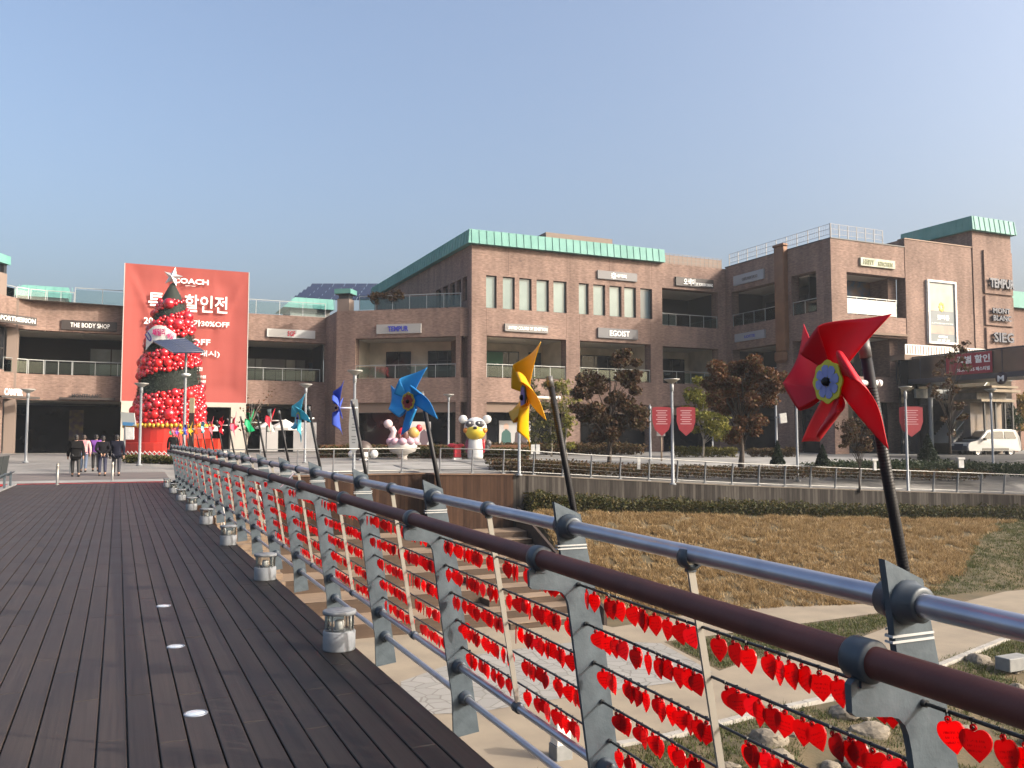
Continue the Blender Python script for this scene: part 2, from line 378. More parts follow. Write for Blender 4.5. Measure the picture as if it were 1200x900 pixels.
def gp(px, D):                 # foot of a thing standing on the plaza at a measured distance
    p = ondepth(px, 517, D); return Vector((p.x, p.y, G(p.x, p.y)))

PAVE = paving_mat('plaza_paving', (0.189,0.1834,0.1715), (0.1575,0.154,0.147), (0.14,0.133,0.126), .6, .3)
xs = [-1500, -600, -200, -90]+[-45+i*1.5 for i in range(30)]+[i*.5 for i in range(0, 34)]+[17+i*1. for i in range(0, 60)]+[90, 150, 300, 700, 1500]
xs = sorted(set(xs) | {1.95, 2.0, 12.4, 12.41})
ts = [0, .3, .6, 1, 1.5, 2, 3, 4, 5, 6, 7, 8, 10, 12, 14, 16, 19, 22, 26, 32, 40, 55, 80, 150, 400, 1000, 2500]
mb = MB()
for x in xs:
    for t in ts:
        y = wallY(x)+t; mb.v.append((x, y, G(x, y)))
ntt_ = len(ts)
for i in range(len(xs)-1):
    for j in range(ntt_-1):
        a = i*ntt_+j; mb.addf((a, a+ntt_, a+ntt_+1, a+1), 0, True)
struct(build('plaza_ground', mb, PAVE))

ZL = -4.5
S0, S1 = Vector((16.25, 35.4, 0)), Vector((14.75, 25.2, 0))
def edge_x(y): t = (y-S1.y)/(S0.y-S1.y); return S1.x+(S0.x-S1.x)*t
KA, KB = onz(724, 875, ZL), onz(1186, 747, ZL)
kd = (KB-KA).normalized(); kn = Vector((kd.y, -kd.x, 0))       # towards the stream
def low(x, y):
    z = ZL
    toe = float(np.interp(x, [12, 15, 22, 26, 34, 60], [26, 26.2, 25.4, 24.5, 24, 20]))
    if x > edge_x(y)+.5 and y > toe:
        zb = float(np.interp(x, WX, WB)); yt = wallY(x)-.9
        t = clampv((y-toe)/(yt-toe)); z = ZL+(zb+.15-ZL)*(t*.75+.25*smooth(t))
    s = (Vector((x, y, 0))-Vector((KA.x, KA.y, 0))).dot(kn)
    if s > 0: z -= 1.4*smooth(s/9)
    return z
from mathutils import noise as mnoise
mb = MB()
xl = [-400, -150, -60, -30, -15, -6, 0]+[2+i*.5 for i in range(0, 100)]+[56, 65, 90, 200, 400]
yl = [-300, -120, -50, -20, -6, 0]+[2+i*.5 for i in range(0, 61)]
for x in xl:
    for k, y in enumerate(yl+[33, 33.5, 34, 34.4, 34.9, None]):
        if y is None: y = wallY(x)+.15
        elif y > wallY(x)-.2: y = wallY(x)-.2+.01*k
        z = low(x, y); z += .05*mnoise.noise(Vector((x*.6, y*.6, 0)))*(1 if z != ZL else .0)
        mb.v.append((x, y, z))
ny = len(yl)+6
for i in range(len(xl)-1):
    for j in range(ny-1):
        a = i*ny+j; mb.addf((a, a+ny, a+ny+1, a+1), 0, True)
LAWN = mat('park_soil', (0.0525,0.0434,0.021), .95, 0, (0.1015,0.0735,0.0364), 1.1, 8, bump=.6, bs=14)
struct(build('lower_park_ground', mb, LAWN))
SAND = mat('sand_path', (0.231,0.1925,0.14), .9, 0, (0.182,0.1505,0.112), .9, 8, bump=.1, bs=40)
def sheet(name, pts, dz, m, n=1):
    mb = MB(); mb.face([(p.x, p.y, ZL+dz) for p in pts])
    return struct(build(name, mb, m))
P = lambda *q: [onz(a, b, ZL) for a, b in q]
# sandy square under the bridge and the two paths leading off it
sheet('sand_path', [Vector((-6, 4, 0)), Vector((7.5, 4, 0))]+P((724,873), (784,863), (878,839), (987,814), (1103,779), (1186,745))+[Vector((40,23.6,0)), Vector((48,26,0))]
      +P((1200,688), (1129,706), (1050,732), (994,753), (873,776), (843,787), (800,765), (778,753), (929,733), (1045,717), (1060,706), (1040,704), (850,714), (718,736))+[Vector((14.6,26,0)), Vector((13,27,0)), Vector((-6,30,0))], .02, SAND)
CRAZY = crazy_mat('crazy_paving', (0.231,0.224,0.21), (0.189,0.1855,0.175), (0.14,0.133,0.119), 2.1)
sheet('crazy_paving', P((470,800), (560,768), (640,757), (700,751), (775,755), (797,767), (835,789), (790,801), (680,816), (560,836), (470,840)), .03, CRAZY)
KERB = mat('kerb_stone', (0.315,0.301,0.273), .8, 0, (0.252,0.238,0.217), 4)
mb = MB()
kp = P((724,875), (784,865), (878,841), (987,816), (1103,781), (1186,747), (1300,716))
for a, b in zip(kp[:-1], kp[1:]):
    d = (b-a); L = d.length; d.normalize(); k = 0
    while k*.9 < L:
        l = min(.88, L-k*.9); c = a+d*(k*.9+l/2)
        mb.obox((c.x, c.y, ZL+.02), d, (d.y, -d.x, 0), (0,0,1), l/2, .09, .06); k += 1
struct(build('path_kerb', mb, KERB))

# retaining walls
def ribbon(mb, pts, t, m=0):              # pts: (x, y, z0, z1)
    u = 0
    for (x0,y0,a0,b0), (x1,y1,a1,b1) in zip(pts[:-1], pts[1:]):
        L = math.hypot(x1-x0, y1-y0); nx, ny = (y1-y0)/L*t, -(x1-x0)/L*t
        mb.face([(x0,y0,a0),(x1,y1,a1),(x1,y1,b1),(x0,y0,b0)], m, [(u,a0),(u+L,a1),(u+L,b1),(u,b0)])
        mb.face([(x0,y0,b0),(x1,y1,b1),(x1-nx,y1-ny,b1),(x0-nx,y0-ny,b0)], m)
        mb.face([(x1-nx,y1-ny,a1),(x0-nx,y0-ny,a0),(x0-nx,y0-ny,b0),(x1-nx,y1-ny,b1)], m)
        u += L
GREYW = board_wall_mat('weathered_boards', (.016,.014,.013), (.034,.030,.027), (.072,.065,.058), .15)
BROWNW = board_wall_mat('stained_boards', (.018,.009,.006), (.032,.017,.011), (.054,.029,.018), .16)
o = thing('retaining_wall', 'weathered grey vertical board retaining wall above the dry grass slope', 'wall', (16.1, 35.5, -1.6))
mb = MB(); ribbon(mb, [(x, wallY(x)-.03, float(np.interp(x, WX, WB))-1.2, float(np.interp(x, WX, WZ))+.02) for x in (16.1, 20.5, 27.6, 36.1, 45, 60, 90)], .3)
build('board_face', mb, GREYW, o)
mb = MB(); ribbon(mb, [(x, wallY(x)-.06, float(np.interp(x, WX, WZ))+.02, float(np.interp(x, WX, WZ))+.075) for x in (16.1, 20.5, 27.6, 36.1, 45, 60, 90)], .36)
build('coping', mb, mat('coping_wood', (0.14,0.119,0.098), .8, 0, (0.098,0.084,0.07), 3), o)
o = thing('retaining_wall', 'dark brown stained timber retaining wall at the head of the wooden steps', 'wall', (12.4, 35.5, -2))
mb = MB(); ribbon(mb, [(2.1, 36.55, -4.6, .05), (12.4, 36.55, -4.6, .1), (12.401, 35.52, -4.6, .1), (16.1, 35.52, -4.6, .03)], .3)
build('board_face', mb, BROWNW, o)
mb = MB(); ribbon(mb, [(2.1, 36.5, .06, .12), (12.35, 36.5, .11, .17), (12.351, 35.47, .11, .17), (16.1, 35.47, .04, .1)], .36)
build('coping', mb, mat('coping_brown', (0.112,0.063,0.035), .7, 0, (0.077,0.042,0.0245), 3), o)

# wooden amphitheatre steps and its side board
STEPW = wood_mat('step_boards', (.15,.105,.07), (.225,.165,.115), .75, (1.2, 30, 30), .12)  # tread boards paler: their sunlit tops are put into the colour
RISW = wood_mat('riser_boards', (.04,.024,.015), (.065,.042,.028), .75, (1.2, 30, 30), .12)  # riser boards darker: the shade on the step fronts is put into the colour
o = thing('wooden_steps', 'wide brown wooden seating steps below the timber retaining wall', 'steps', (9, 30, ZL))
S0, S1 = Vector((16.25, 35.4, 0)), Vector((14.75, 25.2, 0))
def edge_x(y): t = (y-S1.y)/(S0.y-S1.y); return S1.x+(S0.x-S1.x)*t
for k in range(5):
    y0 = 26.6+1.75*k; z1 = ZL+.45*(k+1); mb = MB()
    b = .008
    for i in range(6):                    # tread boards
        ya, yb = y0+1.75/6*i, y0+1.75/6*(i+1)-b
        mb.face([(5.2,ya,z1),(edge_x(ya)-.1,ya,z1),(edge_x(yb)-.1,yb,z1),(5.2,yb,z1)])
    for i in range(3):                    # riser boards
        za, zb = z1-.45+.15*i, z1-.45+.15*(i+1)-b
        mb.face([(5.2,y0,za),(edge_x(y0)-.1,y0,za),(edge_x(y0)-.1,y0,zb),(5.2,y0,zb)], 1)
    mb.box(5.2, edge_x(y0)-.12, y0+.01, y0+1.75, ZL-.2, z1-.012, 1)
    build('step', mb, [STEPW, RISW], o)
mb = MB()
for k in range(5):
    y0 = 26.6+1.75*k; z1 = ZL+.45*(k+1)-.225
    mb.box(11.6, edge_x(y0-.8)-.15, y0-.8, y0-.012, z1-.225, z1-.02, 1); mb.box(11.6, edge_x(y0-.8)-.15, y0-.83, y0-.012, z1-.019, z1)
build('stair_flight', mb, [STEPW, RISW], o)
mb = MB(); d = (S1-S0).normalized(); n = Vector((-d.y, d.x, 0))
ra = Vector((S0.x, S0.y, -1.35)); rb = Vector((S1.x, S1.y, ZL+.55))
mb.face([ra+n*.06, rb+n*.06, rb+n*.06-Vector((0,0,.9)), ra+n*.06-Vector((0,0,1.1))]); mb.face([ra-n*.06, ra-n*.06-Vector((0,0,1.1)), rb-n*.06-Vector((0,0,.9)), rb-n*.06])
mb.face([ra-n*.06, rb-n*.06, rb+n*.06, ra+n*.06]); mb.face([rb+n*.06, rb-n*.06, rb-n*.06-Vector((0,0,.9)), rb+n*.06-Vector((0,0,.9))])
build('stringer', mb, mat('stringer_wood', (0.0245,0.0154,0.0105), .8, 0, (0.0385,0.0238,0.0168), 4), o)

# ------------------------------------------------------------------ bridge deck
mb = MB(); pw = .145; ed = [-3.25+pw*i for i in range(35)]
for i, x0 in enumerate(ed[:-1]):
    y = -4+random.random()*2
    while y < 35.85:
        L = random.choice((1.8, 2.7, 3.6)); y1 = min(y+L, 35.85)
        mb.bbox((x0+pw/2), (y+y1)/2, -.02+random.uniform(-.0012, .0012), pw-.0085, y1-y-.003, .04, .004); y = y1
DECKW = wood_mat('deck_boards', (.023,.0165,.014), (.041,.031,.0265), .55, (45, .9, 45), .09, (.35, 1.35, (.006,.0045,.004), (.013,.009,.0075)))
struct(build('bridge_deck', mb, DECKW))
mb = MB(); mb.box(-3.2, 1.66, -4, 35.8, -.30, -.055); mb.box(1.672, 1.70, -4, 35.85, -.34, -.044)
for y in range(-3, 36, 3): mb.box(-2.9, 1.6, y, y+.2, -.75, -.302)
struct(build('bridge_beam', mb, mat('bridge_steel', (0.112,0.119,0.126), .6, .2)))
mb = MB(); mb.box(-4.5, 1.7, 35.86, 36.0, -.05, .012)
struct(build('red_threshold_strip', mb, mat('red_strip', (0.294,0.021,0.028), .7)))

# ------------------------------------------------------------------ bridge railing
PY = lambda k: 1.62+1.8*k
KMIN, KMAX = -3, 18
rail = thing('bridge_railing', 'grey steel plate railing with brown handrail along the right deck edge', 'railing', (1.9, 1.62, 0))
prof = [(1.742,1.257),(1.872,1.200),(1.982,.70),(2.06,.10),(2.125,-.33),(1.955,-.35),(1.945,-.10),(1.905,.15),(1.816,.78),(1.807,.822),(1.795,.848),(1.775,.866),(1.75,.874),(1.635,.888),(1.623,.898),(1.620,.965),(1.632,.976),(1.780,.990)]
camber = lambda y: .2*(1-math.exp(-max(y-1.6, -3)/12))     # the railing climbs a little with the arch of the bridge
mb = MB(); mb.prism([(a-1.9, b) for a, b in prof], (1.9, 1.62+.01, 0), (1,0,0), (0,0,1), (0,-1,0), .02)
post0 = build('post', mb, STEEL, rail)
mb = MB(); mb.lathe([(.0,-.036),(.049,-.036),(.053,-.030),(.053,.030),(.049,.036),(.041,.036)], (1.675,1.62,1.018), 24, ax=(0,1,0))
mb.box(1.648, 1.702, 1.604, 1.636, .955, .98)
clamp0 = build('handrail_clamp', mb, STEELD, post0)
def flange(mb, x, z, r):
    for s in (-1, 1): mb.lathe([(r+.026,.010*s),(r+.026,.022*s),(r+.018,.026*s),(r+.015,.058*s),(r+.010,.062*s),(r,.062*s)], (x,1.62,z), 20, ax=(0,1,0))
    mb.tube([(x+r+.012,1.62-.045,z),(x+r+.022,1.62-.045,z)], .006, 6)
mb = MB(); flange(mb, 1.812, 1.148, .03); coll0 = build('rail_collar', mb, STEELD, post0)
mb = MB(); flange(mb, 1.985, .09, .021); coll1 = build('rail_collar', mb, STEELD, post0)
mb = MB(); flange(mb, 2.03, -.11, .020); coll2 = build('rail_collar', mb, STEELD, post0)
tp = Vector((1.812,2.52,1.13)); bt = Vector((1.985,2.52,.105)); dd = (bt-tp).normalized()
mb = MB(); mb.obox((tp+bt)/2, (1,0,-dd.x/dd.z*-1 if False else 0), (0,1,0), dd, .014, .005, (bt-tp).length/2)
bal0 = build('baluster', mb, mat('baluster_steel', (0.252,0.238,0.21), .45, .3), rail)
mb = MB(); mb.lathe([(.03,-.026),(.040,-.022),(.040,.022),(.03,.026)], (1.812,2.52,1.148), 18, ax=(0,1,0)); mb.box(1.797,1.832,2.51,2.53,1.10,1.125)
bc0 = build('baluster_clamp', mb, STEELD, bal0)
mb = MB(); mb.lathe([(.02,-.028),(.030,-.024),(.030,.024),(.02,.028)], (1.985,2.52,.09), 16, ax=(0,1,0))
bc1 = build('baluster_clamp', mb, STEELD, bal0)
def dupc(o, parent, loc):
    c = o.copy(); COL.objects.link(c); c.parent = parent; c.location = loc; return c
for k in range(KMIN, KMAX+1):
    if k != 0:
        p = dupc(post0, rail, (0, 1.8*k, camber(PY(k))))
        for q in (clamp0, coll0, coll1, coll2): dupc(q, p, (0,0,0))
        if k < KMAX: b = dupc(bal0, rail, (0, 1.8*k, camber(PY(k)+.9))); dupc(bc0, b, (0,0,0)); dupc(bc1, b, (0,0,0))
Y0, Y1_ = PY(KMIN), PY(KMAX)
yk = [Y0-.3]+[PY(k) for k in range(KMIN, KMAX+1)]+[Y1_+.12]
mb = MB(); mb.tube([(1.675,y,1.018+camber(y)) for y in yk], .039, 24); build('handrail', mb, BRONZE, rail)
mb = MB(); mb.tube([(1.812,y,1.148+camber(y)) for y in yk], .030, 20); build('top_rail', mb, SILVER, rail)
for (x, z, r) in ((1.985,.09,.021), (2.03,-.11,.020)):
    mb = MB(); mb.tube([(x,y,z+camber(y)) for y in yk], r, 14); build('lower_rail', mb, SILVER, rail)
CAB = [(1.858,.895),(1.895,.722),(1.934,.550),(1.972,.378),(2.010,.204)]
for (x, z) in CAB:
    mb = MB(); mb.tube([(x,y,z+camber(y)) for y in yk], .0055, 8)
    for k in range(KMIN, KMAX+1):
        zc = z+camber(PY(k)); mb.tube([(x,PY(k)-.022,zc),(x,PY(k)+.022,zc)], .010, 8)
    build('cable', mb, CABLE, rail)

# ------------------------------------------------------------------ heart tags
def heart_mat(name, c):
    m = bpy.data.materials.new(name); m.use_nodes = True; nt = m.node_tree; N = nt.nodes; L = nt.links
    b = N['Principled BSDF']; b.inputs['Roughness'].default_value = .32
    tc = N.new('ShaderNodeTexCoord'); sx = N.new('ShaderNodeSeparateXYZ'); L.new(tc.outputs['Object'], sx.inputs[0])
    oi = N.new('ShaderNodeObjectInfo')
    ml = N.new('ShaderNodeMath'); ml.operation = 'MULTIPLY'; ml.inputs[1].default_value = 2*PI/.0115; L.new(sx.outputs[2], ml.inputs[0])
    sn = N.new('ShaderNodeMath'); sn.operation = 'SINE'; L.new(ml.outputs[0], sn.inputs[0])
    mp = N.new('ShaderNodeMapping'); mp.inputs['Scale'].default_value = (1, 420, 90); L.new(tc.outputs['Object'], mp.inputs['Vector'])
    cx = N.new('ShaderNodeVectorMath'); cx.operation = 'ADD'; L.new(mp.outputs[0], cx.inputs[0])
    rm = N.new('ShaderNodeVectorMath'); rm.operation = 'SCALE'; rm.inputs['Scale'].default_value = 40; cc = N.new('ShaderNodeCombineXYZ'); L.new(oi.outputs['Random'], cc.inputs[0]); L.new(oi.outputs['Random'], cc.inputs[1]); L.new(cc.outputs[0], rm.inputs[0]); L.new(rm.outputs[0], cx.inputs[1])
    n = N.new('ShaderNodeTexNoise'); n.inputs['Scale'].default_value = 1; n.inputs['Detail'].default_value = 2; L.new(cx.outputs[0], n.inputs['Vector'])
    g1 = N.new('ShaderNodeMath'); g1.operation = 'GREATER_THAN'; g1.inputs[1].default_value = .25; L.new(sn.outputs[0], g1.inputs[0])
    g2 = N.new('ShaderNodeMath'); g2.operation = 'GREATER_THAN'; g2.inputs[1].default_value = .52; L.new(n.outputs['Fac'], g2.inputs[0])
    ab = N.new('ShaderNodeMath'); ab.operation = 'ABSOLUTE'; L.new(sx.outputs[1], ab.inputs[0])
    g3 = N.new('ShaderNodeMath'); g3.operation = 'LESS_THAN'; g3.inputs[1].default_value = .022; L.new(ab.outputs[0], g3.inputs[0])
    g4 = N.new('ShaderNodeMath'); g4.operation = 'GREATER_THAN'; g4.inputs[1].default_value = -.075; L.new(sx.outputs[2], g4.inputs[0])
    g5 = N.new('ShaderNodeMath'); g5.operation = 'LESS_THAN'; g5.inputs[1].default_value = -.036; L.new(sx.outputs[2], g5.inputs[0])
    acc = g1.outputs[0]
    for g in (g2, g3, g4, g5):
        q = N.new('ShaderNodeMath'); q.operation = 'MULTIPLY'; L.new(acc, q.inputs[0]); L.new(g.outputs[0], q.inputs[1]); acc = q.outputs[0]
    sc = N.new('ShaderNodeMath'); sc.operation = 'MULTIPLY'; sc.inputs[1].default_value = .5; L.new(acc, sc.inputs[0])
    h = N.new('ShaderNodeHueSaturation'); h.inputs['Color'].default_value = (*c, 1); rr = N.new('ShaderNodeMapRange'); rr.inputs[3].default_value = .75; rr.inputs[4].default_value = 1.1; L.new(oi.outputs['Random'], rr.inputs[0]); L.new(rr.outputs[0], h.inputs['Value'])
    x = N.new('ShaderNodeMix'); x.data_type = 'RGBA'; L.new(sc.outputs[0], x.inputs[0]); L.new(h.outputs[0], x.inputs[6]); x.inputs[7].default_value = (.03,.0,.005,1); L.new(x.outputs[2], b.inputs['Base Color'])
    t = N.new('ShaderNodeBsdfTranslucent'); L.new(x.outputs[2], t.inputs['Color'])
    ms = N.new('ShaderNodeMixShader'); ms.inputs[0].default_value = .64; L.new(b.outputs[0], ms.inputs[1]); L.new(t.outputs[0], ms.inputs[2]); L.new(ms.outputs[0], N['Material Output'].inputs['Surface'])
    MC[name] = m; return m
HM = [heart_mat('heart_red', (.74,.010,.014)), heart_mat('heart_deep_red', (.56,.007,.013)), heart_mat('heart_pink_red', (.74,.03,.05))]
def heart_poly(n, w=.078, h=.080):
    pts = []
    for i in range(n):
        t = 2*PI*i/n; e = math.sin(t); x_ = 16*math.copysign(abs(e)**2.1, e); y_ = 13*math.cos(t)-5*math.cos(2*t)-2*math.cos(3*t)-math.cos(4*t); k_ = .62; pts.append((x_, y_*k_+(1-k_)*(15*math.cos(t)-2.5)))
    return [(a/32*w, (b-12)/29*h-.012) for a, b in pts]     # top lobes just under the cable
hp = heart_poly(36)
hm_tie = None
heart_meshes = []
for m in HM:
    mb = MB(); mb.prism(hp, (-.0022,0,0), (0,1,0), (0,0,1), (1,0,0), .0044)
    mb.lathe([(.0045,-.0025),(.0085,-.0025),(.0085,.0025),(.0045,.0025),(.0045,-.0025)], (0,0,-.013), 14, ax=(1,0,0))
    o = build('tmp', mb, m); heart_meshes.append(o.data); bpy.data.objects.remove(o)
mb = MB()
for i in range(14):
    t0, t1 = 2*PI*i/14, 2*PI*(i+1)/14
    mb.tube([(0.0, .001, -.0005),(0,.001,-.0005)] if False else [(.0035, math.sin(t0)*.0045, -.005+math.cos(t0)*.0115), (.0035, math.sin(t1)*.0045, -.005+math.cos(t1)*.0115)], .0021, 5, cap=False)
mb.box(-.004,.004,-.005,.005,.003,.010)
o = build('tmp', mb, BLACK); tie_mesh = o.data; bpy.data.objects.remove(o)
ORD = ['first','second','third','fourth','fifth','sixth','seventh','eighth','ninth','tenth','eleventh','twelfth','thirteenth','fourteenth','fifteenth','sixteenth','seventeenth','eighteenth','nineteenth','twentieth']
ROW = ['top', 'second', 'third', 'fourth', 'lowest']
PWC = ['red', 'yellow', 'bright blue', 'indigo', 'cyan']
def scrpos(x, y, z):
    z -= CZ; r = x*cy_-y*sy_; h = x*sy_+y*cy_; f = h*cp_+z*sp_; u = -h*sp_+z*cp_
    return (600+FPX*r/f, 450-FPX*u/f) if f > .1 else (9999, 9999)
spots = []
for j in range(-1, KMAX):
    for half in (0, 1):
        for ri, (x, z) in enumerate(CAB):
            ya = PY(j)+.9*half+.055; yb = ya+.79; n = random.choice((12, 13, 13, 14)); L = []
            for i in range(n):
                y = ya+(yb-ya)*(i+.5)/n+random.gauss(0, .018)
                L.append(min(max(y, ya), yb))
            L.sort(); c = 0
            for y in L:
                sx, sy = scrpos(x, y, z-.04)
                if j < 0 and (sx > 1215 or sy > 905): continue
                yaw = random.gauss(.04, .17) if random.random() < .92 else random.gauss(.3, .5); roll = random.gauss(-.26, .17)
                spots.append((j, half, ri, c, x+random.gauss(0,.004), y, z+camber(y), yaw, roll, random.choices((0,1,2), (6,3,1))[0])); c += 1
NI = 0; rest = MB(); hp2 = heart_poly(14)
for (j, half, ri, c, x, y, z, yaw, roll, mi) in spots:
    rot = Matrix.Rotation(yaw, 4, 'Z') @ Matrix.Rotation(roll, 4, 'X')
    if NI < 300 and j <= 3:
        o = bpy.data.objects.new('heart_tag', heart_meshes[mi]); COL.objects.link(o); o.location = (x, y, z-.004); o.rotation_euler = rot.to_euler()
        if j < 0: lab = f'{ORD[c]} red heart tag along the {ROW[ri]} cable right of the red pinwheel post'
        else: lab = f'{ORD[c]} heart tag on {ROW[ri]} cable, {("near","far")[half]} half-bay between {PWC[j]} and {PWC[j+1]} pinwheel posts'
        tag(o, lab, 'heart tag', 'red heart tags hung along the bridge railing')
        t = bpy.data.objects.new('tie', tie_mesh); COL.objects.link(t); t.parent = o
        NI += 1
    else:
        a = rot @ Vector((0,1,0)); u = rot @ Vector((0,0,1)); n = rot @ Vector((1,0,0))
        rest.prism(hp2, Vector((x, y, z-.004))-n*.002, a, u, n, .004, mi)
tag(build('heart_tag_rows', rest, HM), 'rows of red heart tags on the railing cables towards the far end of the bridge', 'heart tags', kind='stuff')

# ------------------------------------------------------------------ deck lanterns and flush lights
LCON = mat('lantern_casing', (0.21,0.2275,0.245), .7, 0, (0.168,0.182,0.1995), 12, spec=.3)
LGL = glass_mat('lantern_glass', (.86,.88,.88), .12)
lan = thing('deck_lantern', 'x', 'lantern', (1.545, 6.56, 0), 'round glass lanterns along the deck edge')
mb = MB(); mb.lathe([(.0,0),(.118,0),(.120,.01),(.120,.135),(.112,.145),(0,.145)], (1.545,6.56,0), 28); build('base', mb, LCON, lan)
mb = MB(); mb.lathe([(.108,.146),(.108,.262)], (1.545,6.56,0), 28); build('glass', mb, LGL, lan)
mb = MB()
for i in range(4):
    a = PI/4+i*PI/2; mb.tube([(1.545+.098*math.cos(a),6.56+.098*math.sin(a),.146),(1.545+.098*math.cos(a),6.56+.098*math.sin(a),.262)], .006, 6)
mb.lathe([(.0,.146),(.036,.146),(.036,.20),(.03,.215),(0,.215)], (1.545,6.56,0), 14); build('lamp', mb, WHITE, lan)
mb = MB(); mb.lathe([(.0,.263),(.124,.263),(.124,.286),(.118,.290),(0,.293)], (1.545,6.56,0), 28); build('lid', mb, LCON, lan)
LB = ['nearest round glass lantern on the deck beside the railing', 'second nearest round glass lantern along the railing', 'third glass lantern counting from the camera along the railing', 'fourth glass lantern along the foot of the railing', 'fifth glass lantern along the foot of the railing', 'sixth glass lantern along the railing foot', 'seventh glass lantern along the railing foot', 'last glass lantern at the far end of the railing']
lan['label'] = LB[0]
for i in range(1, 8):
    c = lan.copy(); COL.objects.link(c); c.location = (1.545, 6.56+3.6*i, 0); c['label'] = LB[i]
    for q in list(lan.children): dupc(q, c, (0,0,0))
fl = thing('flush_light', 'round flush light in the deck nearest to the camera', 'deck light', (.445, 5.37, 0), 'round lights set flush in the deck')
mb = MB(); mb.lathe([(.0,-.03),(.066,-.03),(.066,.003),(.056,.005),(.054,.002)], (.445,5.37,0), 28); build('rim', mb, mat('light_rim', (0.266,0.294,0.336), .4, .5), fl)
mb = MB(); mb.lathe([(.054,.002),(.035,.006),(0,.007)], (.445,5.37,0), 28); build('lens', mb, mat('light_lens', (0.385,0.462,0.532), .25, 0, (0.525,0.56,0.581), 30), fl)
for i, l in ((1, 'middle one of the three round flush lights in the deck'), (2, 'farthest of the three round flush lights in the deck')):
    c = fl.copy(); COL.objects.link(c); c.location = (.445-.006*i, 5.37+1.785*i, 0); c['label'] = l
    for q in list(fl.children): dupc(q, c, (0,0,0))

# left railing with dark panels
lr = thing('left_railing', 'low railing of dark solid panels along the left deck edge', 'railing', (-3.3, 34, 0))
mb = MB()
for k in range(4): mb.obox((-3.42, 34.2-1.8*k-.9, .70), (1,0,0), (0,1,0), (.12,0,.99), .025, .85, .37)
build('panel', mb, mat('dark_panel', (0.021,0.028,0.0294), .45, 0, (0.028,0.035,0.035), 3), lr)
for k in range(5):
    mb = MB(); mb.box(-3.34,-3.27,34.2-1.8*k-.03,34.2-1.8*k+.03,-.2,.52, bev=.008); mb.obox((-3.37,34.2-1.8*k,.40),(1,0,0),(0,1,0),(0,0,1),.1,.02,.025); build('post', mb, STEEL, lr)
mb = MB(); mb.tube([(-3.22,26.5,.50),(-3.22,34.3,.50)], .022, 10); build('rail', mb, STEEL, lr)
mb = MB(); mb.box(-3.5,-3.262,-4,35.85,-.34,.035); struct(build('deck_edge_kerb', mb, mat('edge_kerb', (0.196,0.196,0.196), .7)))

# ------------------------------------------------------------------ pinwheels
def blade_mesh(Rr, r, NX=26, NY=10):
    # one petal of the folded sheet: the corner comes round in a tear-shaped loop and is pinned at the centre
    A_, B_ = .46*Rr, .31*Rr; mb = MB(); T = [i/400 for i in range(401)]
    loop = [(A_*math.sin(PI*t)**.62+.10*Rr*t*t, B_*(math.sin(PI*t)**1.3)*(t**1.15)*1.35+.02*Rr*t) for t in T]
    arc = [0]
    for a, b in zip(loop[:-1], loop[1:]): arc.append(arc[-1]+math.hypot(b[0]-a[0], b[1]-a[1]))
    sc_ = Rr/arc[-1]; loop = [(a*sc_, b*sc_) for a, b in loop]; arc = [a*sc_ for a in arc]
    for i in range(NX+1):
        x = Rr*i/NX*.992
        X, Z = np.interp(x, arc, [q[0] for q in loop]), np.interp(x, arc, [q[1] for q in loop])
        for j in range(NY+1):
            y = (Rr-x)*j/NY
            fl = (y/Rr)**2
            mb.v.append((X*(1-.25*fl), y, Z*(1+.35*y/Rr)-.13*Rr*fl))
    for i in range(NX):
        for j in range(NY):
            a = i*(NY+1)+j; mb.addf((a, a+NY+1, a+NY+2, a+1), 0, True)
    return mb
def plastic(name, c): return mat(name, c, .45, 0, tuple(min(1, q*.86+.012) for q in c), 9, 5, trans=.3, spec=.4)
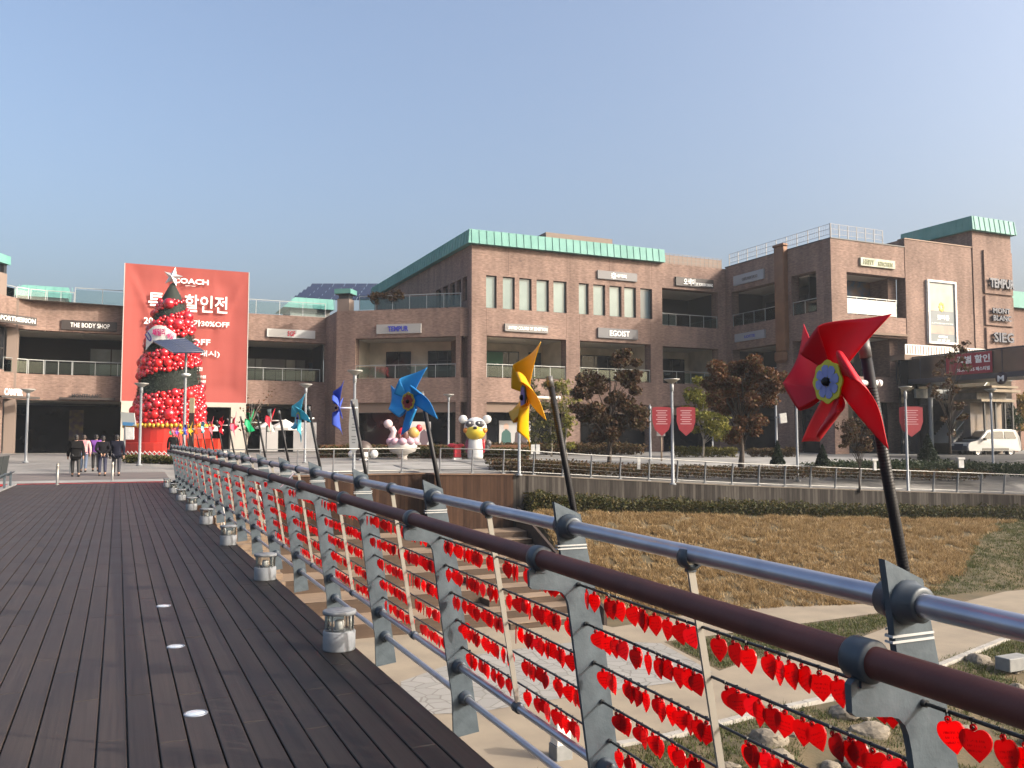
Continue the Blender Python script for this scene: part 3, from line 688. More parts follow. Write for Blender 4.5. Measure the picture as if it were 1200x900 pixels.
def pinwheel(k, colname, col, naz, spin, label, Rr=.235, col2=None, flower=((.16,.17,.5),(.6,.55,.02)), hub_z=1.69, lean=-.205, tilt=0.):
    y = PY(k)+.045; xb = 1.868; zb = 1.02
    root = thing('pinwheel', label, 'pinwheel', (xb+.02, y, zb-.1), 'pinwheels on poles along the bridge railing')
    dz_ = camber(PY(k)); zb += dz_; hub_z += dz_; z79, z76, z81 = 1.79+dz_, 1.765+dz_, 1.812+dz_
    px_ = lambda z: xb+.04+lean*(z-zb)
    mb = MB(); mb.tube([(px_(zb-.1),y,zb-.1),(px_(z79),y,z79)], .0142, 16)
    n_r = 90 if k < 2 else 0
    for i in range(n_r):
        z = zb-.05+(z76-.02-zb)*i/n_r; mb.lathe([(.0141,-.0025),(.0148,0),(.0141,.0025)], (px_(z),y,z), 14, ax=(lean,0,1))
    pole = build('pole', mb, BLACK, root)
    mb = MB(); mb.tube([(px_(z76),y,z76),(px_(z81),y,z81)], .0154, 16); build('pole_cap', mb, mat('grey_tape', (0.07,0.07,0.0735), .5), pole)
    mb = MB(); xa_, xb_ = 1.760, 1.930
    for z in (1.052+dz_, 1.066+dz_):
        for (x0, x1, y0, y1) in ((xa_,xb_-.028,PY(k)-.0135,PY(k)-.0115),(xa_+.06,xb_,y+.02,y+.022),(xa_-.002,xa_,PY(k)-.0135,PY(k)+.012)):
            mb.box(x0,x1,y0,y1,z-.003,z+.003)
    build('strap', mb, mat('strap_white', (0.385,0.399,0.406), .5), root)
    a = R(naz); n = Vector((math.sin(a)*math.cos(tilt), math.cos(a)*math.cos(tilt), math.sin(tilt)))
    pp = Vector((px_(hub_z), y, hub_z)); rcurl = Rr*.155
    back = pp+n*.112
    mb = MB(); mb.tube([pp-n*.03, back+n*(.06*Rr+.004)], .0075, 10); mb.tube([pp-n*.032, pp-n*.021], .009, 8); build('axle', mb, WHITE, root)
    ux = Vector((0,0,1)).cross(n).normalized(); uy = n.cross(ux)
    cols = [col, col2 or col, col, col2 or col]
    for q in range(4):
        ang = R(spin)+q*PI/2; by = ux*math.cos(ang)+uy*math.sin(ang); bx = -ux*math.sin(ang)+uy*math.cos(ang)     # tip direction, curl on its left
        mb = blade_mesh(Rr, rcurl); mb.v = [tuple(back+bx*v[0]+by*v[1]+n*(v[2]+.002*q)) for v in mb.v]
        o = build('blade', mb, plastic('pinwheel_'+(colname if (q % 2 == 0 or not col2) else colname+'_second'), cols[q]), root)
        s = o.modifiers.new('thickness', 'SOLIDIFY'); s.thickness = .0022; s.offset = 0
    cen = back+n*(.06*Rr+.006)
    mb = MB(); pts = []
    for i in range(40):
        t = 2*PI*i/40; rad = Rr*.235*(1+.09*math.cos(8*t)*.6); pts.append((math.cos(t)*rad, math.sin(t)*rad))
    mb.prism(pts, cen, ux, uy, n, .004)
    disc = build('centre_disc', mb, mat('disc_yellow_'+colname, flower[1], .45), root)
    mb = MB()
    for i in range(8):
        t = 2*PI*i/8+.2
        pet = [(Rr*.04,-.0),(Rr*.10,-Rr*.055),(Rr*.175,-Rr*.05),(Rr*.195,0),(Rr*.175,Rr*.05),(Rr*.10,Rr*.055)]
        mb.prism([(p[0]*math.cos(t)-p[1]*math.sin(t), p[0]*math.sin(t)+p[1]*math.cos(t)) for p in pet], cen+n*.0042, ux, uy, n, .0015)
    build('petals', mb, mat('disc_petal_'+colname, flower[0], .45), disc)
    mb = MB(); mb.lathe([(Rr*.05,.004),(Rr*.05,.012),(Rr*.03,.018),(0,.018)], cen, 12, ax=n); build('hub_cap', mb, BLACK, disc)
    return root
B1 = (.03,.30,.68)
pinwheel(0, 'red', (.60,.007,.022), 275, 42, 'large red pinwheel nearest the camera on its black pole', .228, None, ((.20,.24,.52),(.50,.48,.03)), 1.70)
pinwheel(1, 'yellow', (.80,.45,.004), 284, 66, 'yellow pinwheel seen almost edge-on, second from the camera', .262, None, ((.10,.08,.34),(.02,.05,.03)), 1.715)
pinwheel(2, 'bright_blue', B1, 243, 62, 'bright blue pinwheel with a dark red centre, third from the camera', .240, None, ((.22,.02,.02),(.35,.28,.02)), 1.745)
pinwheel(3, 'indigo', (.07,.13,.62), 283, 66, 'indigo blue pinwheel beside the grey banner lamp post', .24, None, ((.05,.04,.2),(.3,.02,.03)), 1.75)
pinwheel(4, 'cyan', (.10,.50,.66), 262, 80, 'pale cyan pinwheel in front of the white parasols', .25)
pinwheel(5, 'white', (.62,.70,.68), 288, 40, 'pinwheel with dark red and white blades', .21, (.5,.01,.03))
pinwheel(6, 'green', (.0,.33,.13), 290, 30, 'green pinwheel in front of the white column', .22)
pinwheel(7, 'crimson', (.60,.01,.05), 285, 10, 'crimson and pink pinwheel left of the green pinwheel', .21, (.75,.12,.2))
pinwheel(8, 'scarlet', (.62,.01,.03), 280, 60, 'small scarlet pinwheel two places left of the green one', .2)
pinwheel(9, 'dark_red', (.45,.01,.03), 285, 5, 'dark red and pink pinwheel right of the light blue one', .2, (.7,.15,.2))
pinwheel(10, 'light_blue', (.25,.58,.68), 275, 20, 'light blue pinwheel in front of the red base drum', .22)
pinwheel(11, 'orange_red', (.75,.10,.02), 285, 50, 'orange red pinwheel in front of the dark totem sign', .2)
pinwheel(12, 'gold', (.72,.45,.02), 285, 15, 'gold pinwheel just right of the solar lamp pole', .2)
pinwheel(13, 'royal_blue', (.05,.09,.5), 280, 40, 'royal blue pinwheel by the foot of the solar lamp', .21)
pinwheel(14, 'amber', (.70,.36,.02), 285, 25, 'amber pinwheel between the blue and purple ones', .2)
pinwheel(15, 'purple', (.20,.06,.45), 280, 10, 'purple pinwheel near the far end of the bridge', .21)
pinwheel(16, 'pink', (.70,.15,.25), 285, 45, 'pink pinwheel second from the far end', .2)
pinwheel(17, 'dark_green', (.02,.25,.13), 280, 20, 'dark green pinwheel at the far end of the row', .2)

# slip of paper tied over the handrail
mb = MB()
pa, pb = Vector((1.62, 9.75, 1.05)), Vector((1.80, 9.9, 1.20)); d = pb-pa; w = Vector((.04,.20,-.02))
mb.prism([(0,0),(1,0),(1,1),(.5,1.08),(0,1)], pa, d, w, Vector((.4,-.2,.9)).normalized(), .002)
tag(build('paper_slip', mb, mat('lavender_paper', (0.434,0.406,0.504), .7, 0, (0.315,0.266,0.434), 30)), 'pale lavender paper slip lying across the brown handrail', 'paper slip')

# handrail of the stair that drops beside the bridge
hr = thing('stair_handrail', 'pale twin handrail dropping beside the bridge towards the lower park', 'handrail', (3.2, 34, 0))
for (x, zt) in ((3.2, 1.0), (3.2, .62), (4.6, 1.0), (4.6, .62)):
    mb = MB(); mb.tube([(x,36.2,zt),(x,34.6,zt),(x,27.6,zt-2.55)], .024, 8); build('rail', mb, mat('pale_rail', (0.434,0.42,0.392), .4, .2), hr)
for x in (3.2, 4.6):
    for i in range(4):
        y = 34.6-i*2.0; z = 1.0-(34.6-y)*4.6/12.6; mb = MB(); mb.tube([(x,y,z-1.15),(x,y,z)], .022, 8); build('post', mb, MC['pale_rail'], hr)
mb = MB()
for i in range(26):
    y = 34.8-i*.49; z = -.0-i*.178; mb.box(3.1, 4.7, y-.5, y, z-.2, z)
tag(build('stair', mb, STEPW), 'straight wooden stair dropping beside the bridge to the lower park', 'stair')
# ------------------------------------------------------------------ lettering
FONT_CACHE = {}
def text_mb(mb, s, c, ax, up, w, h, m=0, depth=.03, bold=.0, fit=True, space=1.):
    """lettering centred on c, along ax, upright along up, fitted into w x h metres"""
    ax = Vector(ax).normalized(); up = Vector(up).normalized(); n = ax.cross(up)
    cu = bpy.data.curves.new('t', 'FONT'); cu.body = s; cu.size = 1; cu.extrude = .01; cu.offset = bold; cu.resolution_u = 2; cu.space_character = space
    o = bpy.data.objects.new('t', cu); COL.objects.link(o)
    dg = bpy.context.evaluated_depsgraph_get(); dg.update(); me = bpy.data.meshes.new_from_object(o.evaluated_get(dg))
    bpy.data.objects.remove(o); bpy.data.curves.remove(cu)
    if not me.vertices: return
    V = np.array([v.co for v in me.vertices]); lo = V.min(0); hi = V.max(0)
    sx = w/(hi[0]-lo[0]); sy = h/(hi[1]-lo[1])
    if not fit: sx = min(sx, sy); sy = sx
    b = len(mb.v); cx, cyv = (lo[0]+hi[0])/2, (lo[1]+hi[1])/2
    for v in V:
        p = Vector(c)+ax*((v[0]-cx)*sx)+up*((v[1]-cyv)*sy)+n*((v[2]+.01)/.02*depth); mb.v.append(tuple(p))
    for p in me.polygons: mb.f.append(tuple(b+i for i in p.vertices)); mb.m.append(m)
    bpy.data.meshes.remove(me)

# ------------------------------------------------------------------ facade kit
class Fac:
    def __init__(s, P0, P1):
        s.P0, s.P1 = P0, P1; s.L = math.hypot(P1[0]-P0[0], P1[1]-P0[1])
        s.e = Vector(((P1[0]-P0[0])/s.L, (P1[1]-P0[1])/s.L, 0)); s.n = Vector((s.e.y, -s.e.x, 0))    # n points out
    def p(s, u, z, d=0): q = Vector((s.P0[0], s.P0[1], 0))+s.e*u-s.n*d; q.z = z; return q
    def u(s, px, py=400): return onplane(px, py, s.P0, s.P1)[0]
    def z(s, px, py): return onplane(px, py, s.P0, s.P1)[1]
    def box(s, mb, u0, u1, z0, z1, d0, d1, m=0):
        c = s.p((u0+u1)/2, (z0+z1)/2, (d0+d1)/2); mb.obox(c, s.e, -s.n, (0,0,1), abs(u1-u0)/2, abs(d1-d0)/2, abs(z1-z0)/2, m)
    def wall(s, mb, u0, u1, z0, z1, holes=(), t=.9, m=0):
        us = sorted({u0, u1, *[min(max(h[0], u0), u1) for h in holes], *[min(max(h[1], u0), u1) for h in holes]})
        zs = sorted({z0, z1, *[h[2] for h in holes if z0 < h[2] < z1], *[h[3] for h in holes if z0 < h[3] < z1]})
        def sol(i, j):
            if not (0 <= i < len(us)-1 and 0 <= j < len(zs)-1): return False
            a, b = (us[i]+us[i+1])/2, (zs[j]+zs[j+1])/2
            return not any(h[0] < a < h[1] and h[2] < b < h[3] for h in holes)
        off = s.P0[0]*.37+s.P0[1]*.73
        for i in range(len(us)-1):
            for j in range(len(zs)-1):
                if not sol(i, j): continue
                a, b, c, d = us[i], us[i+1], zs[j], zs[j+1]
                q = lambda *k: [(x+off, y) for x, y in k]
                mb.face([s.p(a,c), s.p(b,c), s.p(b,d), s.p(a,d)], m, q((a,c),(b,c),(b,d),(a,d)))
                mb.face([s.p(b,c,t), s.p(a,c,t), s.p(a,d,t), s.p(b,d,t)], m, q((b,c),(a,c),(a,d),(b,d)))
                if not sol(i-1, j): mb.face([s.p(a,c,t), s.p(a,c), s.p(a,d), s.p(a,d,t)], m, q((0,c),(t,c),(t,d),(0,d)))
                if not sol(i+1, j): mb.face([s.p(b,c), s.p(b,c,t), s.p(b,d,t), s.p(b,d)], m, q((0,c),(t,c),(t,d),(0,d)))
                if not sol(i, j-1): mb.face([s.p(a,c,t), s.p(b,c,t), s.p(b,c), s.p(a,c)], m, q((a,0),(b,0),(b,t),(a,t)))
                if not sol(i, j+1): mb.face([s.p(a,d), s.p(b,d), s.p(b,d,t), s.p(a,d,t)], m, q((a,0),(b,0),(b,t),(a,t)))
    def window(s, parent, u0, u1, z0, z1, d, pm=None, nx=1, nz=1, fr=.06, name='window', fm=None):
        mb = MB()
        s.box(mb, u0, u0+fr, z0, z1, d, d+.08); s.box(mb, u1-fr, u1, z0, z1, d, d+.08); s.box(mb, u0+fr, u1-fr, z0, z0+fr, d, d+.08); s.box(mb, u0+fr, u1-fr, z1-fr, z1, d, d+.08)
        for i in range(1, nx): x = u0+(u1-u0)*i/nx; s.box(mb, x-fr/2, x+fr/2, z0+fr, z1-fr, d+.005, d+.075)
        for j in range(1, nz): y = z0+(z1-z0)*j/nz; s.box(mb, u0+fr, u1-fr, y-fr/2, y+fr/2, d+.008, d+.072)
        w = build(name, mb, fm or FRAME, parent)
        mb = MB(); s.box(mb, u0+.01, u1-.01, z0+.01, z1-.01, d+.035, d+.05)
        build('pane', mb, pm or DGLASS, w)
        return w
    def rail(s, parent, u0, u1, z, h=1.05, d=.12, name='balcony_railing', gm=None, pitch=1.5):
        mb = MB(); n = max(1, round((u1-u0)/pitch))
        s.box(mb, u0, u1, z+h-.05, z+h, d-.03, d+.03)
        for i in range(n+1): x = u0+(u1-u0)*i/n; x = min(max(x, u0+.03), u1-.03); s.box(mb, x-.022, x+.022, z, z+h-.05, d-.02, d+.02)
        r = build(name, mb, mat('rail_steel', (.34,.36,.36), .4, .4), parent)
        mb = MB(); s.box(mb, u0+.03, u1-.03, z+.08, z+h-.16, d-.006, d+.006); build('glass', mb, gm or RAILGL, r)
        return r

Z1, Z2a, Z2b, Z3 = 4.5, 6.36, 9.54, 11.67
def block_parts(root, x0, x1, y0, y1, z0, z1, name='core', m=None):
    mb = MB(); mb.box(x0, x1, y0, y1, z0, z1); return build(name, mb, m or BRICKD, root)
SLAB = mat('floor_slab', (0.21,0.189,0.168), .8)
def arcade(root, F, u0, u1, za, zb, dep, wm=BEIGE, floor=True):
    """recess behind an open storey: back wall, floor and soffit"""
    mb = MB(); F.box(mb, u0, u1, za, zb, dep, dep+.2); F.box(mb, u1-.12, u1, za, zb, .91, dep-.004); F.box(mb, u0, u0+.12, za, zb, .91, dep-.004); b = build('back_wall', mb, wm, root)
    if floor:
        mb = MB(); F.box(mb, u0, u1, za-.25, za-.003, .91, dep-.003); build('floor', mb, SLAB, root)
    mb = MB(); F.box(mb, u0, u1, zb+.003, zb+.2, .91, dep-.003); build('soffit', mb, CEIL, root)
    mb = MB()
    for i in range(max(1, int((u1-u0)/3))):
        for dd in (2.2, 3.6):
            c = F.p(u0+1.5+i*3, zb-.004, min(dd, dep-.5)); mb.lathe([(0,0),(.09,0),(.09,-.03),(0,-.035)], c, 10)
    build('downlights', mb, mat('fitting_white', (0.49,0.49,0.476), .4), root)
    return b

# ================================================================== three-storey block
MBK = thing('brick_building', 'three storey red brick mall block with sloping green copper eaves', 'building', (24, 60.5, .7))
FA = Fac((23.98,60.49), (47.62,60.49)); U = FA.u
wins = [(570.3,580.7),(590,602),(609.3,621.7),(629.5,642),(649.3,662.7)], [(679,688.5),(696,708),(715,727),(732.3,744),(751,763)]
H3 = [(U(a-.7,345), U(b+1.3,345), 11.65, 14.15) for L in wins for a, b in L]
b1 = (U(570.3), U(663.5)); b2 = (U(679.5), U(762.5)); b3 = (U(776.5), U(842))
holes = H3+[(*b, Z2a, Z2b) for b in (b1, b2)]+[(*b, .5, Z1) for b in (b1, b2, b3)]+[(*b3, Z2a, 9.45), (*b3, 11.2, 14.35)]
mb = MB(); FA.wall(mb, 0, FA.L-.0, .4, 16.45, holes, .9)
build('front_wall', mb, BRICK, MBK)
mb = MB()
for u_ in (U(596,300), U(664.5,300), U(714,300), U(763.5,300), U(668,300)): FA.box(mb, u_-.012, u_+.012, 14.3, 16.4, -.003, .02)
for u_ in (b1[0]-.02, b1[1]+.02, b2[0]-.02, b2[1]+.02): FA.box(mb, u_-.012, u_+.012, Z2b+.1, 11.6, -.003, .02)
build('movement_joints', mb, mat('joint_brown', (0.077,0.0455,0.035), .9), MBK)
mb = MB()
for (a, c) in ((.6, b1[0]-.05),): pass
# slim pilaster joints and the recessed lintel over the shop fronts
for b in (b1, b2, b3): FA.box(mb, b[0], b[1], 3.75, Z1, .25, .7)
build('lintel', mb, BRICKD, MBK)
for (a, b, c, d) in H3:
    FA.window(MBK, a, b, c, d, .2, PANE if (a+b)/2 < U(748) else PANEB, 1, 1, .05)
for k, b in enumerate((b1, b2, b3)):
    arcade(MBK, FA, b[0]-.3, b[1]+.3, Z2a, Z2b, 4.6)
    FA.rail(MBK, b[0]+.02, b[1]-.02, Z2a)
    mb = MB(); FA.box(mb, b[0]-.3, b[1]+.3, .45, 3.75, 1.5, 1.7); build('shop_front', mb, DGLASS, MBK)
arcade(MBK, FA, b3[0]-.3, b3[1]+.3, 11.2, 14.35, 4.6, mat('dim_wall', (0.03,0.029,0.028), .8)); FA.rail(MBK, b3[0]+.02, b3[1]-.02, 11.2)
FA.window(MBK, b1[0]+.2, U(636), Z2a+.05, 8.9, 4.42, DGLASS, 5, 2, .07, 'shop_window'); FA.window(MBK, U(648), U(663), Z2a+.6, 8.9, 4.42, PANEB, 1, 3, .07, 'shop_window')
FA.window(MBK, b2[0]+.2, U(704), Z2a+.6, 8.9, 4.42, PANE, 2, 2, .07, 'shop_window'); FA.window(MBK, U(712), b2[1]-.2, Z2a+.05, 8.9, 4.42, DGLASS, 3, 1, .07, 'shop_window')
FA.window(MBK, b3[0]+.2, b3[1]-.4, Z2a+.05, 8.9, 4.42, DGLASS, 4, 1, .07, 'shop_window')
FA.window(MBK, U(800,360), U(828,360), 11.3, 13.0, 4.42, mat('bright_pane', (0.385,0.42,0.406), .2), 3, 1, .07, 'shop_window'); FA.window(MBK, b3[0]+.2, U(790,360), 11.3, 13.2, 4.42, PANE, 2, 1, .07, 'shop_window')
mb = MB(); FA.box(mb, U(585,415), U(616,415), 7.7, 8.8, 4.36, 4.40); build('awning_panel', mb, mat('green_panel', (0.028,0.119,0.07), .6), MBK)
FL = Fac((23.98,88), (23.98,61.41))
mb = MB(); hw = [(FL.u(a,335), FL.u(b,335), 12.3, 14.15) for a, b in ((511,517),(519,525),(527,533),(535,540),(542,547))]
FL.wall(mb, 0, FL.L, .4, 16.45, hw, .5); build('side_wall', mb, BRICK, MBK)
for (a, b, c, d) in hw: FL.window(MBK, a, b, c, d, .25, DGLASS, 1, 1, .06)
mb = MB(); mb.box(28, 47.6, 65.6, 65.9, .4, 16.2); mb.box(24.5, 47.6, 87.6, 88, .4, 16.2); mb.box(47.3, 47.6, 66, 87.5, .4, 16.2); build('rear_wall', mb, BRICKD, MBK)
mb = MB(); mb.box(24.48, 47.6, 61.4, 88, 16.2, 16.4); build('roof', mb, SLAB, MBK)
# green standing-seam eaves: a tapered band on two sides, stopping at bay three
ue = U(776, 297)
mb = MB(); ox = .45
A = lambda x, y, z: (x, y, z)
xe = 23.98+ue
z0, z1 = 16.42, 17.5
mb.face([A(23.98-ox,60.49-ox,z0),A(xe,60.49-ox,z0),A(xe,60.49-ox+.12,z1),A(23.98-ox+.12,60.49-ox+.12,z1)])
mb.face([A(23.98-ox,88,z0),A(23.98-ox,60.49-ox,z0),A(23.98-ox+.12,60.49-ox+.12,z1),A(23.98-ox+.12,88,z1)])
mb.face([A(23.98-ox+.12,60.49-ox+.12,z1),A(xe,60.49-ox+.12,z1),A(xe,64,z1+.25),A(27.4,64,z1+.25)]); mb.face([A(23.98-ox+.12,88,z1),A(23.98-ox+.12,60.49-ox+.12,z1),A(27.4,64,z1+.25),A(27.4,88,z1+.25)])
mb.face([A(xe,60.49-ox,z0),A(xe,64,z0),A(xe,64,z1+.25),A(xe,60.49-ox+.12,z1)])
mb.face([A(23.98-ox,60.49-ox,z0),A(23.98-ox,88,z0),A(24.5,88,z0),A(24.5,61,z0)]); mb.face([A(xe,60.49-ox,z0),A(23.98-ox,60.49-ox,z0),A(24.5,61,z0),A(xe,61,z0)])
x = 23.98-ox+.3
while x < xe: mb.obox((x, 60.49-ox+.045, (z0+z1)/2), (1,0,0), (0,1,-.11), (0,.11,1), .022, .03, .53); x += .62
y = 60.5
while y < 87.8: mb.obox((23.98-ox+.045, y, (z0+z1)/2), (0,1,0), (1,0,-.11), (.11,0,1), .022, .03, .53); y += .62
build('copper_eaves', mb, COPPER, MBK)
mb = MB(); mb.box(32.5, 39.0, 65, 74, 17.4, 19.2); build('roof_housing', mb, BRICK, MBK)
mb = MB(); mb.box(45, 51.5, 66, 76, 16.4, 18.6); build('roof_housing', mb, BRICK, MBK)
mb = MB(); F = Fac((xe+.1,60.8), (47.5,60.8)); n = 14
for i in range(n+1): F.box(mb, F.L*i/n-.02, F.L*i/n+.02, 16.45, 17.4, .02, .06)
for z in (16.75, 17.05, 17.36): F.box(mb, 0, F.L, z, z+.03, .025, .055)
build('roof_railing', mb, mat('roof_rail_grey', (0.14,0.133,0.126), .5), MBK)

# ================================================================== angled corner piece with terrace
CP = thing('brick_building', 'two storey angled brick corner with balcony and glass railed terrace', 'building', (15.3, 67.15, .7))
FC = Fac((15.3,67.15), (23.35,61.2)); UC = FC.u
pu = UC(416.5)
mb = MB()
holesC = [(pu, FC.L-.35, .5, Z1), (pu, FC.L-.35, Z2a, Z2b-.05)]
FC.wall(mb, 0, FC.L, .4, Z3, holesC, .8); 
FR = Fac((23.35,61.2), (23.98,61.2)); FR.wall(mb, 0, FR.L, Z2b-.05, Z3, (), .3); FR.wall(mb, 0, FR.L, Z1, Z2a, (), .3)
FS = Fac((15.3,71.6), (15.3,67.15)); FS.wall(mb, 0, FS.L, .4, Z3, (), .5)
build('front_wall', mb, BRICK, CP)
mb = MB(); FC.box(mb, pu, FC.L, 3.75, Z1, .25, .7); build('lintel', mb, BRICKD, CP)
mb = MB(); FC.box(mb, pu-.2, FC.L+.2, .45, 3.75, 1.3, 1.5); build('shop_front', mb, DGLASS, CP)
arcade(CP, FC, pu-.3, FC.L+1.0, Z2a, Z2b-.05, 3.4)
FC.window(CP, UC(470,425)+1.1, UC(518,425)+1.1, Z2a+.05, 8.75, 3.25, DGLASS, 4, 3, .07, 'shop_window'); FC.window(CP, UC(432,425)+.2, UC(452,425)+.9, Z2a+.05, 8.75, 3.25, DGLASS, 2, 2, .07, 'shop_window')
mb = MB(); FC.box(mb, FC.L-.9, FC.L-.5, 7.9, 8.4, 3.1, 3.3); build('wall_lamp', mb, BLACK, CP)
FC.rail(CP, pu, FC.L-.36, Z2a); FC.rail(CP, pu+.2, FC.L, Z3, 1.15, .2, 'terrace_railing', glass_mat('terrace_glass', (.55,.66,.66), .14), 1.35)
mb = MB(); mb.face([FC.p(0,Z3-.1,.8),FC.p(FC.L,Z3-.1,.8),(24.0,61.7,Z3-.1),(24.0,73,Z3-.1),(15.4,73,Z3-.1)]); build('terrace_floor', mb, SLAB, CP)
mb = MB(); FC.box(mb, .02, 1.0, Z3, 12.65, .02, 1.0, 0); ch = build('chimney', mb, BRICK, CP)
for f in [mb]: pass
mb = MB(); FC.box(mb, .1, .92, 12.65, 13.0, .1, .92); FC.box(mb, -.12, 1.14, 13.0, 13.05, -.12, 1.14); build('chimney_vent', mb, DARK, ch)
mb = MB(); FC.box(mb, -.16, 1.18, 13.05, 13.42, -.16, 1.18); build('chimney_cap', mb, COPPER, ch)

# ================================================================== low curved wing at the left
LW = thing('brick_building', 'low two storey brick wing with curved corner and open gallery', 'building', (-6.7, 70.4, .7))
FW = Fac((-6.0,71.0), (15.3,71.0)); UW = FW.u
poly = [(-13.2,57.9), (-7.35,69.35), (-6.75,70.2), (-6.0,70.72), (-5.0,70.95), (-3.2,71.0), (15.3,71.0)]
mb = MB(); F0 = Fac(poly[0], poly[1])
w2 = (F0.u(-30,400), F0.u(11,400), 6.5, 9.6)
F0.wall(mb, 0, F0.L, .2, Z3, [w2, (F0.u(-60,500), F0.u(-12,500), .5, 3.6)], .6)
mb2 = MB()
for a, b in zip(poly[1:-1], poly[2:]):
    F = Fac(a, b)
    for (za, zb) in ((Z1, Z2a), (Z2b, Z3)): F.wall(mb, 0, F.L, za, zb, (), .7)
    if F.L < 3: F.rail(LW, 0, F.L, Z2a, 1.05, .12, 'balcony_railing', None, 1.2)
    else: F.rail(LW, 0, F.L-.4, Z2a); 
    F.rail(LW, 0, F.L, Z3, 1.2 if F.L > 3 else .85, .25, 'roof_railing', glass_mat('roof_glass', (.74,.83,.84), .10), 1.9 if F.L > 3 else 1.)
FT = Fac(poly[1], (-7.35-.7*.0+.0, 69.36)); 
mb.obox((-7.0,70.6,5.9), (1,0,0),(0,1,0),(0,0,1), .33,.5,5.7)
FW.wall(mb, UW(365,480), FW.L, .4, Z1, [], .7)
build('front_wall', mb, BRICK, LW)
F0.window(LW, *w2, .35, DGLASS, 2, 2, .1)
mb = MB(); F0.box(mb, F0.u(-60,500), F0.u(-12,500), .5, 3.6, .5, .55); build('shop_front', mb, DGLASS, LW)
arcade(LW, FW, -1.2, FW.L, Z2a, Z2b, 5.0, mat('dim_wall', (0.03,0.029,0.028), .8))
FW.window(LW, UW(102,415), UW(141,415)+2.5, Z2a+.05, 8.9, 4.8, mat('grey_pane', (.22,.25,.25), .12, 0, (.12,.14,.14), .5), 3, 2, .09, 'shop_window')  # pane colour raised to imitate grey reflections
FW.window(LW, UW(270,415), UW(372,415), Z2a+.05, 8.6, 4.8, mat('dim_pane', (.09,.10,.10), .1, 0, (.22,.22,.20), .4), 8, 2, .08, 'shop_window')  # reflected light painted into this pane colour as well
FW.window(LW, UW(374,415), UW(392,415), Z2a+.05, 8.4, 4.7, PANEB, 1, 1, .08, 'shop_window')
mb = MB(); FW.box(mb, UW(318,408), UW(345,408), 7.6, 8.5, 4.66, 4.72); build('window_poster', mb, mat('poster_grey', (0.21,0.196,0.196), .6), LW)
mb = MB(); FW.box(mb, -1.2, FW.L, .45, 4.35, 6.0, 6.2); sf = build('shop_front', mb, DGLASS, LW)
mb = MB(); FW.box(mb, UW(76,500), UW(94,500), 1.6, 4.0, 5.9, 5.97); FW.box(mb, UW(77,515), UW(83,515), .9, 1.7, 5.9, 5.97); build('shop_display', mb, mat('ochre_display', (0.182,0.133,0.056), .6, 0, (0.056,0.042,0.07), 2.5), sf)
mb = MB(); FW.box(mb, -1.2, FW.L, .42, .7, -.8, 6); build('shop_floor', mb, mat('pale_floor', (0.252,0.217,0.168), .6), LW)
mb = MB(); FW.box(mb, -1.2, FW.L, Z1+.003, Z1+.2, .71, 6); build('soffit', mb, CEIL, LW)
mb = MB(); mb.box(-12, 15.2, 78, 78.3, .3, Z3); mb.face([(-12.9,58.2,Z3-.05),(-7.2,70,Z3-.05),(15.3,71.7,Z3-.05),(15.3,78,Z3-.05),(-13,78,Z3-.05)]); build('roof', mb, SLAB, LW)
mb = MB(); F0.box(mb, F0.L-1.35, F0.L-.02, Z3, 13.2, .02, 1.2); F0.box(mb, F0.L-2.4, F0.L-1.35, Z3, 12.7, .1, .7); ch = build('chimney', mb, BRICK, LW)
mb = MB()
for (a, b, c, d) in ((.0,.3,0,.3),(.95,1.25,0,.3),(0,.3,.8,1.1),(.95,1.25,.8,1.1)): F0.box(mb, F0.L-1.3+a, F0.L-1.3+b, 13.2, 13.85, .05+c, .05+d)
build('chimney_vent', mb, DARK, ch)
mb = MB(); F0.box(mb, F0.L-3.4, F0.L+.12, 13.85, 14.45, -.12, 1.35); build('chimney_cap', mb, COPPER, ch)
def pavilion(label, x0, x1, y0, y1, zb, zt, ze):
    o = thing('roof_pavilion', label, 'roof pavilion', (x0, y0, zb))
    mb = MB(); mb.box(x0+.8, x1-.3, y0+.6, y1, zb, zt); build('wall', mb, mat('pale_render', (0.336,0.322,0.294), .8), o)
    mb = MB(); mb.face([(x0,y0,zt),(x1,y0,zt),(x1,y0+.5,ze),(x0+1.2,y0+.5,ze)]); mb.face([(x0,y0,zt),(x0+1.2,y0+.5,ze),(x0+1.2,y1,ze),(x0,y1,zt)]); mb.face([(x0+1.2,y0+.5,ze),(x1,y0+.5,ze),(x1,y1,ze),(x0+1.2,y1,ze)]); mb.face([(x1,y0,zt),(x1,y1,zt),(x1,y1,ze),(x1,y0+.5,ze)]); mb.face([(x0,y1,zt),(x1,y1,zt),(x1,y0,zt),(x0,y0,zt)])
    x = x0+.3
    while x < x1: mb.obox((x+.6, y0+.25, (zt+ze)/2), (1,0,0), Vector((0,ze-zt,-.5)).normalized(), Vector((0,.5,ze-zt)).normalized(), .025, .03, (Vector((0,.5,ze-zt)).length)/2); x += .7
    build('copper_roof', mb, COPPER, o)
    return o
a = ondepth(26, 345, 76); b = ondepth(79, 345, 76)
pavilion('green copper roofed pavilion on the low wing beside the brick chimney', a.x-1.2, b.x, a.y, a.y+5, Z3-.05, 14.35, 15.4)
a = ondepth(332, 345, 84); b = ondepth(398, 345, 84)
pavilion('green copper roofed pavilion below the solar panels on the roof', a.x, b.x, a.y, a.y+5, Z3-.05, 14.6, 15.7)
so = thing('solar_array', 'rows of dark solar panels on the roof behind the green pavilion', 'solar panels', tuple(ondepth(380, 350, 92)))
